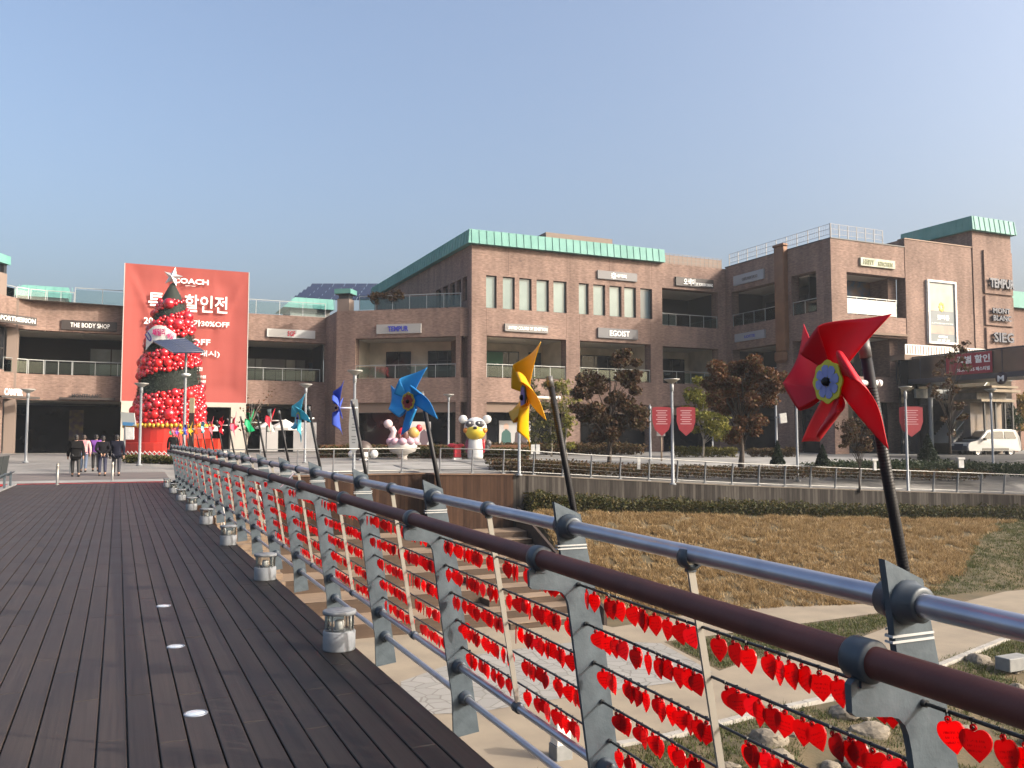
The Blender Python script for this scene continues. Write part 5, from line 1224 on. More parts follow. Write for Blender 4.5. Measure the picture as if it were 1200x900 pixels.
try_ball(.34, 40); try_ball(.25, 160); try_ball(.18, 1800); try_ball(.13, 9000); try_ball(.095, 20000)
vis = sorted([p for p in placed if (p[0]-TX)*(-TX)+(p[1]-TY)*(-TY) > -.15*math.hypot(TX,TY)], key=lambda p: -p[3])[:98]
vs = set(vis); restb = MB()
for p in vis:
    o = bpy.data.objects.new('bauble', random.choices(ball_me, (5,3,2))[0]); COL.objects.link(o); o.parent = ct; o.location = Vector(p[:3])-tb; o.scale = (p[3],)*3
for p in placed:
    if p not in vs: restb.ell(p[:3], p[3], p[3], p[3], 8, 6, random.choices((0,1,2), (5,3,2))[0])
tag(build('small_baubles', restb, BALL, ct), kind='stuff')
mb = MB(); sc_ = Vector((TX, TY-.1, TH+.42)); R1, R2 = .62, .26
pts = [(math.sin(PI*i/5)*(R1 if i % 2 == 0 else R2), math.cos(PI*i/5)*(R1 if i % 2 == 0 else R2)) for i in range(10)]
ax = Vector((cy_, -sy_, 0)); nv = Vector((-sy_, -cy_, 0)); rot = Matrix.Rotation(R(-14), 4, nv); a2 = rot @ ax; u2 = rot @ Vector((0,0,1))
ring = [sc_+a2*x+u2*y for x, y in pts]
for i in range(10):
    j = (i+1) % 10; mb.face([ring[i], ring[j], sc_+nv*.2]); mb.face([ring[j], ring[i], sc_-nv*.2])
build('star', mb, mat('star_silver', (0.49,0.49,0.49), .25, .3), ct)
RD = mat('drum_red', (0.434,0.0245,0.014), .55, 0, (0.385,0.021,0.014), .8)
z1_ = ondepth(200, 519, TD).z; z2_ = ondepth(200, 502, TD).z
mb = MB(); rA = trad(zb0)*1.2; rB = trad(zb0)*1.5
mb.lathe([(rA,z1_),(rA,zb0-.08),(rA*.9,zb0-.02),(0,zb0)], (TX,TY,0), 40, 0, False); mb.lathe([(rB,tz-.05),(rB,z1_),(rA,z1_+.02)], (TX,TY,0), 40, 0, False)
dr = build('base_drum', mb, RD, ct)
mb = MB()
for i in range(64):
    t = 2*PI*i/64; mb.ell((TX+rA*1.02*math.cos(t),TY+rA*1.02*math.sin(t),zb0-.14+.04*(i%2)), .12,.12,.14, 8, 6)
build('gold_trim', mb, mat('gold_ball', (0.434,0.266,0.021), .3, .3), dr)
mb = MB(); lz0, lz1 = tz, ondepth(200, 528, TD).z
n = 84; rf = rB+.45
for i in range(n):
    for s in (1, -1):
        t0 = 2*PI*i/n; t1 = 2*PI*(i+1.6*s)/n; mb.tube([(TX+rf*math.cos(t0),TY+rf*math.sin(t0),lz0),(TX+rf*math.cos(t1),TY+rf*math.sin(t1),lz1)], .03, 4, cap=False)
lat = thing('lattice_fence', 'white diagonal lattice fence around the red christmas tree base', 'fence', (TX, TY-rf, tz))
build('lattice', mb, mat('lattice_white', (0.434,0.406,0.392), .6), lat)
# painted board wrapped on the tree
wb = thing('tree_board', 'curved white board with coloured lettering tied across the christmas tree', 'board', (TX-1, TY-1.5, 7))
mb = MB(); za_ = ondepth(190, 404, TD).z; pv = []
for i in range(13):
    f = i/12; th = R(214+f*62); rr_ = trad(za_)+.32; dz = .42*math.sin(f*PI*1.1)+.25*f
    pv.append((TX+rr_*math.cos(th), TY+rr_*math.sin(th), za_+dz, f))
for a, b in zip(pv[:-1], pv[1:]):
    ha, hb = .50-.16*a[3], .50-.16*b[3]
    mb.face([(a[0],a[1],a[2]-ha),(b[0],b[1],b[2]-hb),(b[0],b[1],b[2]+hb),(a[0],a[1],a[2]+ha)]); 
    mb.face([(b[0]*.998+TX*.002,b[1]+.04,b[2]-hb),(a[0],a[1]+.04,a[2]-ha),(a[0],a[1]+.04,a[2]+ha),(b[0],b[1]+.04,b[2]+hb)])
build('panel', mb, WHITE, wb)
for (s, i, m_, w, h) in (('U', 2, mat('letter_indigo', (.06,.04,.22), .5), .30, .62), ('패밀리', 6, mat('letter_magenta', (.42,.02,.14), .5), .75, .42), ('세일', 10, MC['letter_magenta'], .42, .36)):
    a, b = pv[i-1], pv[i+1]; mb = MB(); d = Vector((b[0]-a[0], b[1]-a[1], b[2]-a[2])).normalized(); u = Vector((0,0,1))-d*d.z; c = Vector(pv[i][:3]); nn = d.cross(u).normalized()
    text_mb(mb, s, c+nn*.07, d, u, w, h, 0, .02, .03); build('lettering', mb, m_, wb)

# ================================================================== lamp posts and poles
def lamp(label, px, pyb, pyt, D, disc=True, panel=None):
    b = gp(px, D); h = ondepth(px, pyt, D).z-b.z
    o = thing('street_lamp', label, 'street lamp', tuple(b), 'slim grey street lamps on the plaza')
    mb = MB(); mb.lathe([(.0,0),(.14,0),(.14,.06),(.09,.08),(.07,.1),(.055,h*.88),(.055,h*.88),(.08,h*.885),(.08,h*.95),(.04,h*.955),(.03,h-.05)], tuple(b), 12); build('pole', mb, POLE, o)
    if disc:
        mb = MB(); mb.lathe([(.05,h-.22),(.30,h-.06),(.34,h-.03),(.34,h),(.0,h+.02)], tuple(b), 18); build('lamp_head', mb, mat('lamp_head', (0.322,0.322,0.308), .5, .2), o)
    return o, b, h
lamp('disc topped street lamp at the far left in front of the brick corner', 31, 548, 456, 44)
lamp('disc topped street lamp left of the red tree base', 164, 549, 449, 43)
lamp('slim street lamp beside the cyan pinwheel', 357.5, 535, 450, 46)
o, b, h = lamp('disc topped street lamp carrying a grey leaf shaped banner', 415, 556, 434, 37.5)
bnr = thing('pole_banner', 'grey leaf shaped banner with dark lines strapped to the lamp post', 'banner', tuple(b+Vector((0,-.1,2))))
z0, z1 = ondepth(415, 533, 37.5).z, ondepth(415, 468, 37.5).z; H_ = z1-z0
rgt = Vector((cy_, -sy_, 0)); toc = Vector((-sy_, -cy_, 0))
mb = MB(); mb.prism([(0,0),(.18,.12*H_),(.22,.5*H_),(.17,.92*H_),(.14,H_),(-.14,H_),(-.17,.92*H_),(-.22,.5*H_),(-.18,.12*H_)], Vector((b.x,b.y,z0))+toc*.09, rgt, (0,0,1), toc, .02); build('cloth', mb, mat('banner_grey', (0.28,0.294,0.301), .6), bnr)
mb = MB()
for i in range(12):
    if i % 4 == 3: continue
    w = .10+.05*((i*7) % 3)/2; c = Vector((b.x,b.y,z0+H_*(.22+.055*i)))+toc*.112; mb.obox(c, rgt, toc, (0,0,1), w/1.5, .002, .02)
build('text_lines', mb, mat('line_grey', (0.112,0.126,0.14), .6), bnr)
lamp('disc topped street lamp left of the white bear figure', 525.5, 530, 462, 55)
lamp('bare pole behind the yellow pinwheel', 608.5, 551, 486, 39, False)
lamp('disc topped street lamp beside the red shield banners', 788, 562, 444, 37.5)
lamp('disc topped street lamp right of the large maple', 934, 540, 449, 47)
o, b, h = lamp('slim street lamp with white floodlight box right of the large maple', 910, 535, 459, 49)
fb = thing('floodlight', 'white floodlight box on the slim pole right of the large maple', 'floodlight', tuple(b+Vector((.4,0,2.2))))
c = ondepth(917.5, 490, 48.7); mb = MB(); mb.obox(c, Vector((cy_,-sy_,.15)).normalized(), toc, Vector((-.12,0,1)).normalized(), .18, .12, .27); build('housing', mb, WHITE, fb); mb = MB(); mb.obox(ondepth(912.5,489,48.85), rgt, toc, (0,0,1), .22, .03, .03); build('bracket', mb, POLE, fb)
lamp('disc topped street lamp in front of the right red shield banner', 1062.5, 541, 453, 46)
lamp('slim street lamp in front of the white van', 1163, 534, 456, 52)
lamp('slim bare pole left of the red shield banners', 762, 534, 473, 50, False)
# solar lamp
b = gp(215.5, 41); b.y = max(b.y, 36.6); sl = thing('solar_lamp', 'tall pole with a tilted blue solar panel in front of the tree', 'solar lamp', tuple(b))
D_ = b.x*sy_+b.y*cy_; zt = ondepth(215.5, 412, D_).z
mb = MB(); mb.lathe([(0,0),(.20,0),(.20,.75),(.14,.8),(.085,.82),(.075,1.2),(.06,zt-b.z)], tuple(b), 14); build('pole', mb, POLE, sl)
mb = MB(); pc = ondepth(209, 404.5, D_); d = Vector((rgt.x, rgt.y, -.08)).normalized()
pts4 = [ondepth(179,399.5,D_+.9), ondepth(217,396.5,D_+1.6), ondepth(240,412,D_-.5), ondepth(203,413,D_-1.0)]
up_ = (pts4[1]-pts4[0]).cross(pts4[3]-pts4[0]).normalized(); up_ = up_ if up_.z > 0 else -up_
mb.face(pts4); mb.face([p-up_*.06 for p in pts4][::-1])
for i in range(4): j = (i+1) % 4; mb.face([pts4[i], pts4[i]-up_*.06, pts4[j]-up_*.06, pts4[j]])
spn = build('solar_panel', mb, mat('solar_blue', (0.0315,0.0385,0.084), .3, .1), sl)
mb = MB()
for i in range(13):
    f = i/12; a_, b_ = pts4[0].lerp(pts4[1], f)+up_*.006, pts4[3].lerp(pts4[2], f)+up_*.006; mb.tube([a_, b_], .006 if i not in (0,6,12) else .014, 4)
for i in range(7):
    f = i/6; a_, b_ = pts4[0].lerp(pts4[3], f)+up_*.006, pts4[1].lerp(pts4[2], f)+up_*.006; mb.tube([a_, b_], .006 if i not in (0,6) else .014, 4)
build('cell_grid', mb, mat('cell_line', (0.182,0.196,0.224), .4), spn)
mb = MB(); mb.lathe([(.0,0),(.18,.02),(.22,.1),(.1,.14)], tuple(ondepth(218,441,D_-.05)), 14); build('lamp_head', mb, WHITE, sl)
# totem sign
b = gp(224, 45); o = thing('totem_sign', 'dark brown totem sign with a beige top beside the solar lamp', 'totem sign', tuple(b))
zt = ondepth(224, 466, 45).z; zm = ondepth(224, 484, 45).z
mb = MB(); mb.obox((b.x,b.y,(b.z+zm)/2), rgt, toc, (0,0,1), .12, .06, (zm-b.z)/2); build('post', mb, mat('totem_brown', (0.035,0.0175,0.014), .5), o)
mb = MB(); mb.obox((b.x,b.y,(zt+zm)/2), rgt, toc, (0,0,1), .115, .055, (zt-zm)/2-.004); build('top_panel', mb, mat('totem_beige', (0.315,0.266,0.168), .6), o)
# notice boxes by the lamp
b = gp(146, 47); o = thing('information_board', 'tilted white information board with a blue strip left of the tree base', 'information board', tuple(b))
mb = MB(); c = ondepth(151, 491, 47); mb.obox(c, rgt, toc, (0,0,1), .05, .05, .0) if False else None
mb.tube([(b.x,b.y,b.z),(b.x,b.y,c.z)], .05, 8); build('post', mb, POLE, o)
mb = MB(); mb.prism([(-.35,-.30),(.42,-.38),(.30,.32),(-.42,.38)], c, rgt, (0,0,1), toc, .08); bd = build('board', mb, mat('board_grey', (0.336,0.35,0.343), .5), o)
mb = MB(); mb.prism([(-.30,-.34),(.22,-.38),(.38,-.2),(-.28,-.16)], c+toc*.084, rgt, (0,0,1), toc, .01); build('blue_strip', mb, mat('strip_blue', (0.056,0.196,0.385), .5), bd)
mb = MB(); mb.prism([(-.12,-1.1),(.32,-1.1),(.30,-.45),(-.15,-.42)], c, rgt, (0,0,1), toc, .06); build('lower_sheet', mb, WHITE, o)
for lab, px, D, py0, py1, ml in (('pair of red shield banners joined on a lamp post by the yellow tree', 788, 37.4, 477, 511, 2), ('red shield banner with white lines by the right street lamp', 1065, 46.2, 476.5, 512, 1)):
    c0, c1 = ondepth(px, py1, D), ondepth(px, py0, D); H_ = c1.z-c0.z
    o = thing('shield_banner', lab, 'banner', tuple(c0)); w_ = .40 if ml == 2 else .62
    for s in ((-1, 1) if ml == 2 else (0,)):
        ofs = rgt*(.52*s+(.05 if ml == 2 else .1))
        mb = MB(); mb.prism([(0,0),(w_*.75,.22*H_),(w_,.5*H_),(w_,.97*H_),(w_*.6,H_),(-w_*.6,H_),(-w_,.97*H_),(-w_,.5*H_),(-w_*.75,.22*H_)], c0+ofs+toc*.1, rgt, (0,0,1), toc, .02); cl = build('cloth', mb, mat('shield_red', (0.252,0.014,0.0245), .65, 0, (0.21,0.0105,0.021), 2), o)
        mb = MB()
        for i in range(7): mb.obox(c0+ofs+toc*.123+Vector((0,0,H_*(.42+.075*i))), rgt, toc, (0,0,1), w_*(.45 if i % 2 else .6), .002, .018)
        build('text_lines', mb, mat('line_pink', (0.42,0.245,0.266), .6), cl)
sg2 = gp(183.5, 44)
o = gp(775, 50); o_ = thing('small_sign', 'small square sign on a post left of the red shield banners', 'sign', tuple(o))
mb = MB(); mb.tube([(o.x,o.y,o.z),(o.x,o.y,ondepth(775,512,50).z)], .05, 8); build('post', mb, mat('wood_post', (0.21,0.154,0.105), .7), o_)
mb = MB(); c = ondepth(774.5, 506, 49.9); mb.obox(c, rgt, toc, (0,0,1), .24, .03, .24); build('face', mb, mat('sign_face_dark', (0.154,0.161,0.161), .6, 0, (0.294,0.294,0.28), 8), o_)

# bollards at the deck end
for lab, px, py in (('slim steel bollard at the left of the deck end', 67, 568), ('slim steel bollard in front of the group of walkers', 131.5, 564.5), ('slim steel bollard half hidden by the walker in a long black coat', 82.5, 560)):
    p = onz(px, py, 0); o = thing('bollard', lab, 'bollard', tuple(p), 'steel bollards closing the deck end')
    mb = MB(); mb.lathe([(.07,0),(.07,.015),(.048,.02),(.048,.66)], tuple(p), 14); build('post', mb, mat('bollard_steel', (0.21,0.203,0.189), .35, .5), o)
    mb = MB(); mb.lathe([(.050,.655),(.050,.70),(.044,.705),(.044,.725),(.050,.73),(.050,.75),(.0,.76)], tuple(p), 14); build('cap', mb, mat('bollard_cap', (0.315,0.294,0.252), .3, .6), o)

# ================================================================== railing along the top of the retaining wall
pr_ = thing('plaza_railing', 'light steel railing with thin wires along the top of the retaining wall', 'railing', (16, 35.6, 0))
def along(pts, step):
    out = []; acc = 0; d0 = 0
    for a, b in zip(pts[:-1], pts[1:]):
        L = math.hypot(b[0]-a[0], b[1]-a[1]); t = d0
        while t < L: out.append((a[0]+(b[0]-a[0])*t/L, a[1]+(b[1]-a[1])*t/L)); t += step
        d0 = t-L
    return out
RS = mat('rail_pale', (0.308,0.308,0.294), .45, .3); PSm = mat('rail_post_grey', (0.168,0.182,0.196), .5, .2); WIR = mat('thin_wire', (0.126,0.126,0.126), .5, .3)
for seg in ([(2.3, 36.75), (12.1, 36.75)], [(12.7, 35.75)]+[(x, wallY(x)+.2) for x in (16.1, 20.5, 27.6, 36.1, 45, 60)]):
    pts = along(seg, 1.5)
    zt = lambda x, y: float(np.interp(x, WX, WZ))+.08
    for (x, y) in pts:
        z = zt(x, y); mb = MB(); mb.obox((x, y-.06, z+.52), (1,0,0), Vector((0,1,.12)).normalized(), Vector((0,-.12,1)).normalized(), .018, .05, .54); mb.box(x-.08,x+.08,y-.1,y+.1,z-.02,z+.03); build('post', mb, PSm, pr_)
    path = [(x, y, zt(x, y)) for x, y in seg]
    for h, r, nm in ((1.06, .026, 'top_rail'), (.85, .006, 'wire'), (.68, .006, 'wire'), (.51, .006, 'wire'), (.34, .006, 'wire'), (.10, .022, 'lower_rail')):
        mb = MB(); mb.tube([(x, y-.12*h, z+h) for x, y, z in path], r, 6); build(nm, mb, WIR if nm == 'wire' else RS, pr_)

# ================================================================== inflatable figures
def fig(name, label, cat, px, D, py):
    b = gp(px, D); z = ondepth(px, py, D).z; b.z = z; o = thing(name, label, cat, tuple(b)); return o, b
VW = mat('vinyl_white', (0.518,0.518,0.511), .35); VY = mat('vinyl_yellow', (0.525,0.364,0.021), .4, 0, (0.546,0.434,0.035), 1.2); VG = mat('vinyl_grey', (0.07,0.0665,0.07), .35); VO = mat('vinyl_orange', (0.525,0.175,0.014), .4); VR = mat('vinyl_red', (0.434,0.014,0.028), .4)
o, b = fig('bear_figure', 'white inflatable bear figure with yellow muzzle and grey eye band', 'inflatable figure', 557, 50, 538)
s = 50/FPX; O = lambda dx, dz, dy=0: b+rgt*(dx*s)+Vector((0,0,dz*s))+toc*(dy*s)
mb = MB(); mb.lathe([(0,0),(8.5*s,0),(9.2*s,3*s),(8.8*s,14*s),(8*s,22*s),(6*s,26*s),(0,28*s)], tuple(O(0,0)), 20); body = build('body', mb, VW, o)
RY = Matrix.Rotation(-YAW, 3, 'Z')
mb = MB(); mb.ell(O(0,36), 13.5*s, 11.5*s, 13*s, 22, 14, 0, RY); head = build('head', mb, VW, o)
for sx_ in (-1, 1):
    mb = MB(); mb.ell(O(14*sx_-.5,46.5), 5.2*s, 2.6*s, 5*s, 14, 9, 0, RY); build('ear', mb, VW, head)
    mb = MB(); mb.ell(O(5.2*sx_,40.6,8.2), 6.2*s, 3.6*s, 4.2*s, 14, 9, 0, RY); ey = build('eye_patch', mb, VG, head)
    mb = MB(); mb.ell(O(5.4*sx_-.8,42.0,11.6), 1.3*s, .6*s, 1.2*s, 10, 6, 0, RY); build('eye', mb, WHITE, ey)
    mb = MB(); mb.ell(O(10.2*sx_,33.5,5.0), 4.0*s, 5*s, 3.6*s, 12, 8, 0, RY); build('cheek', mb, VO, head)
    mb = MB(); mb.ell(O(9.5*sx_,15,-1), 2.6*s, 3*s, 8.5*s, 12, 8, 0, RY); build('arm', mb, VR if sx_ > 0 else mat('vinyl_plum', (0.224,0.042,0.084), .4), o)
mb = MB(); mb.ell(O(0,31.6,3.6), 12.0*s, 10.2*s, 9.6*s, 20, 12, 0, RY); mz = build('muzzle', mb, VY, head)
mb = MB(); mb.ell(O(.2,36.2,13.0), 2.4*s, 1.3*s, 1.7*s, 12, 8, 0, RY); build('nose', mb, BLACK, mz)
mb = MB(); mb.ell(O(15,18,-2), 4*s, 4*s, 4.6*s, 14, 9, 0, RY); mb.ell(O(13.5,14,-1), 3*s, 3*s, 5*s, 12, 8, 0, RY); build('dark_bag', mb, VG, o)
o, b = fig('swan_tub', 'pink and white scalloped inflatable tub with a round white knob', 'inflatable figure', 472, 50, 539)
mb = MB(); mb.lathe([(0,0),(6*s,0),(5*s,4*s),(7*s,7*s),(15*s,10*s),(17*s,16*s),(16.5*s,22*s),(14*s,22*s),(0,20*s)], tuple(O(0,0)), 26); build('bowl', mb, mat('vinyl_cream', (0.49,0.462,0.434), .4), o)
mb = MB()
for i in range(10):
    t = 2*PI*i/10; mb.ell(O(0,0)+Vector((15*s*math.cos(t),15*s*math.sin(t),21.5*s)), 5.2*s, 5.2*s, 4.4*s, 12, 8)
build('scallops', mb, mat('vinyl_pink', (0.462,0.294,0.35), .4), o)
mb = MB(); mb.tube([O(-11,20), O(-12,27,2), O(-10,33,2), O(-13,38,2)], [6*s,4.4*s,3.6*s,3.4*s], 14); mb.ell(O(-17,42,2), 5.5*s,5*s,5.2*s, 14, 9); build('neck', mb, mat('vinyl_pale_pink', (0.49,0.385,0.392), .4), o)
mb = MB(); mb.ell(O(4,37,0), 4.5*s,4*s,4*s,12,8); mb.ell(O(0,31,2), 6*s,4*s,7*s,12,8); mb.ell(O(19,37,0), 4*s,3*s,4.4*s,12,8); build('red_bow', mb, VR, o)
mb = MB(); mb.ell(O(13,32,1), 7*s,5*s,6.5*s,14,9); build('gold_ball', mb, mat('vinyl_gold', (0.434,0.294,0.084), .4), o)
mb = MB(); mb.ell(O(4,28,4), 4*s,3*s,7*s,12,8); mb.ell(O(-3,27,4), 3*s,3*s,5*s,12,8); build('brown_toy', mb, mat('vinyl_brown', (0.112,0.042,0.035), .5), o)
o, b = fig('lying_figure', 'dark brown and white lying inflatable figure beside the banner lamp post', 'inflatable figure', 428, 49, 538)
s = 49/FPX
mb = MB(); mb.ell(O(-3,11), 12*s,10*s,10.5*s, 18, 11, 0, RY); build('back', mb, mat('vinyl_umber', (0.0595,0.042,0.035), .5), o)
mb = MB(); mb.ell(O(11,6,3), 5*s,4*s,5*s,14,9); mb.ell(O(1,5,6), 5*s,4*s,4.6*s,14,9); mb.ell(O(-16,6,2), 3.5*s,3*s,4*s,12,8); mb.ell(O(-1,-1,5), 6*s,4*s,2.4*s,12,8); build('paws', mb, VW, o)
s = 50/FPX
o, b = fig('red_bow_stand', 'red ribbon bow stand to the left of the white bear figure', 'display stand', 536, 50, 539)
mb = MB(); mb.box(b.x-.25,b.x+.25,b.y-.1,b.y+.1,b.z,b.z+.12); build('foot', mb, WHITE, o)
mb = MB(); mb.box(b.x-.22,b.x+.22,b.y-.08,b.y+.08,b.z+.123,b.z+.9, bev=.05); mb.ell(O(-6,17), 5.5*s,2*s,2.4*s,12,8,0,RY); mb.ell(O(4,17), 4*s,2*s,2.2*s,12,8,0,RY); build('bow', mb, VR, o)
# market parasols and shop posters behind
for lab, px, D, pyt, w_ in (('white market parasol behind the white and red pinwheel', 334, 62, 491, 20), ('white market parasol between the green and white column', 312, 63, 494, 13), ('small white parasol left of the crimson pinwheel', 247, 60, 496, 14)):
    b = gp(px, D); z = ondepth(px, pyt, D).z; w = w_*D/FPX; o = thing('parasol', lab, 'parasol', tuple(b), 'white market parasols')
    mb = MB(); mb.lathe([(0,z-b.z),(w*.5,z-b.z-.28*w),(w,z-b.z-.52*w),(w,z-b.z-.66*w),(w*.98,z-b.z-.54*w),(0,z-b.z-.06)], tuple(b), 8, 0, False); build('canopy', mb, mat('canvas_white', (0.504,0.49,0.462), .8), o)
    mb = MB(); mb.tube([tuple(b), (b.x,b.y,z-.1)], .04, 8); build('pole', mb, POLE, o)
def poster(label, px0, px1, py0, py1, Y, base, figs):
    F = Fac((0,Y),(60,Y)); u0,u1 = F.u(px0,500),F.u(px1,500); z1 = F.z((px0+px1)/2,py0); z0 = F.z((px0+px1)/2,py1)
    o = thing('shop_poster', label, 'poster', tuple(F.p((u0+u1)/2,z0,0)))
    mb = MB(); F.box(mb,u0,u1,z0,z1,0,.05); b_ = build('board', mb, base, o)
    W, H_ = u1-u0, z1-z0
    for (fx, sc, m_) in figs:
        mb = MB(); pts = [(-.32,0),(-.30,.30),(-.45,.36),(-.40,.66),(-.24,.74),(-.10,.76),(-.10,.80),(.10,.80),(.10,.76),(.24,.74),(.40,.66),(.45,.36),(.30,.30),(.32,0)]
        mb.prism([(x*sc,y*H_*.92) for x, y in pts], F.p(u0+W*fx,z0+.02,-.004), F.e, (0,0,1), F.n, .004); f_ = build('printed_coat', mb, m_, o)
        mb = MB(); mb.prism([(math.cos(t)*.16*sc/.7, .80*H_*.92+.17+math.sin(t)*.20*sc/.7) for t in [2*PI*i/14 for i in range(14)]], F.p(u0+W*fx,z0+.02,-.005), F.e, (0,0,1), F.n, .003); build('printed_face', mb, mat('print_skin', (.45,.30,.24), .6), f_)
    return o
poster('pale shop poster with a dark coated figure behind the pink tub', 478, 505, 494, 530, 62.6, mat('poster_pale', (0.35,0.35,0.35), .6, 0, (0.308,0.294,0.301), .6), [(.7, .75, mat('coat_plum', (0.07,0.042,0.056), .7))])
poster('tall shop poster of two figures in green and dark coats', 585, 622, 493, 531, 61.9, MC['poster_pale'], [(.22, .95, mat('coat_green', (0.021,0.077,0.07), .7)), (.68, 1.2, mat('coat_dark', (0.049,0.035,0.0385), .7))])
poster('grey shop poster behind the cyan pinwheel', 344, 371, 495, 529, 66.0, mat('poster_mid', (0.238,0.238,0.245), .6, 0, (0.182,0.175,0.175), .7), [])
poster('light grey shop poster behind the white pinwheel', 305, 326, 503, 529, 66.0, MC['poster_pale'], [])
o = gp(627.5, 44); b = o; o_ = thing('twin_boards', 'pair of small white boards on a dark stand below the yellow pinwheel', 'notice board', tuple(b))
for dx in (-1, 1):
    c = ondepth(627.5+dx*2.9, 526.5, 44); mb = MB(); mb.obox(c, rgt, toc, (0,0,1), .10, .03, .24); build('board', mb, WHITE, o_)
mb = MB(); mb.tube([tuple(b), tuple(ondepth(627.5,520,44.1))], .03, 8); build('post', mb, DARK, o_)
c = ondepth(748.5, 543, 42); o_ = thing('path_light', 'small white path light in the plaza planting', 'path light', (c.x, c.y, G(c.x,c.y)))
mb = MB(); mb.obox(c, rgt, toc, (0,0,1), .07, .07, .28); build('housing', mb, WHITE, o_)
mb = MB(); mb.obox(c+Vector((0,0,.32)), rgt, toc, (0,0,1), .09, .09, .03); build('cap', mb, POLE, o_)
for lab, px, py, D in (('white mushroom path light below the red pinwheel', 1025, 543, 41), ('white box path light in the shrubs near the van', 1126, 541, 46)):
    c = ondepth(px, py, D); o_ = thing('path_light', lab, 'path light', (c.x, c.y, c.z-.3)); mb = MB(); mb.obox(c+Vector((0,0,-.1)), rgt, toc, (0,0,1), .06 if px < 1100 else .13, .06, .22); build('post', mb, WHITE, o_); mb = MB(); mb.obox(c+Vector((0,0,.17)), rgt, toc, (0,0,1), .14 if px < 1100 else .18, .1, .05); build('cap', mb, WHITE, o_)
# lower park furniture
p = onz(657, 889, ZL); o = thing('marker_pillar', 'white square pillar on a grey base beside the sandy path', 'pillar', tuple(p))
mb = MB(); mb.box(p.x-.17,p.x+.17,p.y-.17,p.y+.17,ZL,ZL+.28, bev=.01); build('base', mb, mat('cast_grey', (0.21,0.217,0.217), .8, 0, (0.168,0.175,0.175), 6), o)
mb = MB(); mb.box(p.x-.15,p.x+.15,p.y-.15,p.y+.15,ZL+.282,ZL+.75, bev=.012); build('shaft', mb, WHITE, o)
p = onz(1188, 782, ZL); o = thing('concrete_block', 'grey concrete block seat on the grass at the right edge', 'block seat', tuple(p))
mb = MB(); mb.box(p.x-.45,p.x+.45,p.y-.22,p.y+.22,ZL-.05,ZL+.30, bev=.02); build('block', mb, mat('block_concrete', (.2,.205,.2), .85, 0, (.16,.165,.165), 4), o)

# red plank boxes to the right of the tree base
for i, px in enumerate((224.5, 234, 243.5, 252.5)):
    b = gp(px, 47+.4*i); w = .22; o = thing('red_planter', ('red box directly right of the totem sign', 'red box second from the totem sign', 'red box third from the totem sign', 'last red box in the row right of the tree')[i], 'planter box', tuple(b), 'red boxes beside the tree base')
    z = ondepth(px, 515, 47+.4*i).z; mb = MB(); mb.obox((b.x,b.y,(b.z+z)/2), rgt, toc, (0,0,1), w, w, (z-b.z)/2); build('box_body', mb, mat('box_red', (0.476,0.042,0.014), .5, 0, (0.42,0.028,0.014), 1), o)
    mb = MB(); mb.obox((b.x,b.y,z+.025), rgt, toc, (0,0,1), w+.02, w+.02, .023); build('box_rim', mb, RD, o)

# ================================================================== van
vp = gp(1155, 64); vp.z = ondepth(1155, 534, 64).z
van = thing('minivan', 'white minivan with dark bonnet facing left in front of the kiosk', 'van', tuple(vp))
ang = math.atan2(-sy_, cy_)+R(14); vx = Vector((math.cos(ang), math.sin(ang), 0)); vy = Vector((-vx.y, vx.x, 0)); vz = Vector((0,0,1))
def vb(px): return px
prof_v = [(-2.25,.42),(-2.3,.62),(-2.26,.86),(-2.1,.98),(-1.35,1.12),(-.62,1.80),(-.35,1.90),(.4,1.95),(1.6,1.93),(2.0,1.86),(2.22,1.45),(2.32,.95),(2.33,.45),(2.25,.36),(-2.2,.36)]
mb = MB(); N_ = len(prof_v)
lay = [(-.86,.93,0),(-.80,1.0,1),(.80,1.0,1),(.86,.93,0)]
rows = []
for (yy, sc, k_) in lay:
    b0 = len(mb.v)
    for (x, z) in prof_v:
        tumb = .0 if z < 1.1 else (z-1.1)*.12
        ys = yy-(math.copysign(tumb, yy)); xx = x*(.985 if k_ == 0 else 1); zz = .36+(z-.36)*(.985 if k_ == 0 else 1)
        mb.v.append(tuple(vp+vx*xx+vy*ys+vz*zz))
    rows.append(b0)
for a, c in zip(rows[:-1], rows[1:]):
    for i in range(N_): j = (i+1) % N_; mb.addf((a+i, a+j, c+j, c+i), 0)
mb.addf([rows[0]+i for i in range(N_)], 0); mb.addf([rows[-1]+i for i in range(N_)][::-1], 0)
vbody = build('body', mb, mat('van_paint', (0.462,0.462,0.448), .22, 0, spec=.6, coat=.5), van)
GLs = mat('van_glass', (0.014,0.0175,0.0196), .05, spec=.9)
def vside(name, pts, y, m, th=.012):
    mb = MB(); s_ = math.copysign(1, y); tum = lambda z: 0 if z < 1.1 else (z-1.1)*.12
    f = [vp+vx*x+vy*(y-s_*tum(z)+s_*th)+vz*z for x, z in pts]; g = [vp+vx*x+vy*(y-s_*tum(z)-s_*.02)+vz*z for x, z in pts]
    mb.face(f if s_ < 0 else f[::-1])
    for i in range(len(pts)): j = (i+1) % len(pts); mb.face([f[i], g[i], g[j], f[j]])
    return build(name, mb, m, van)
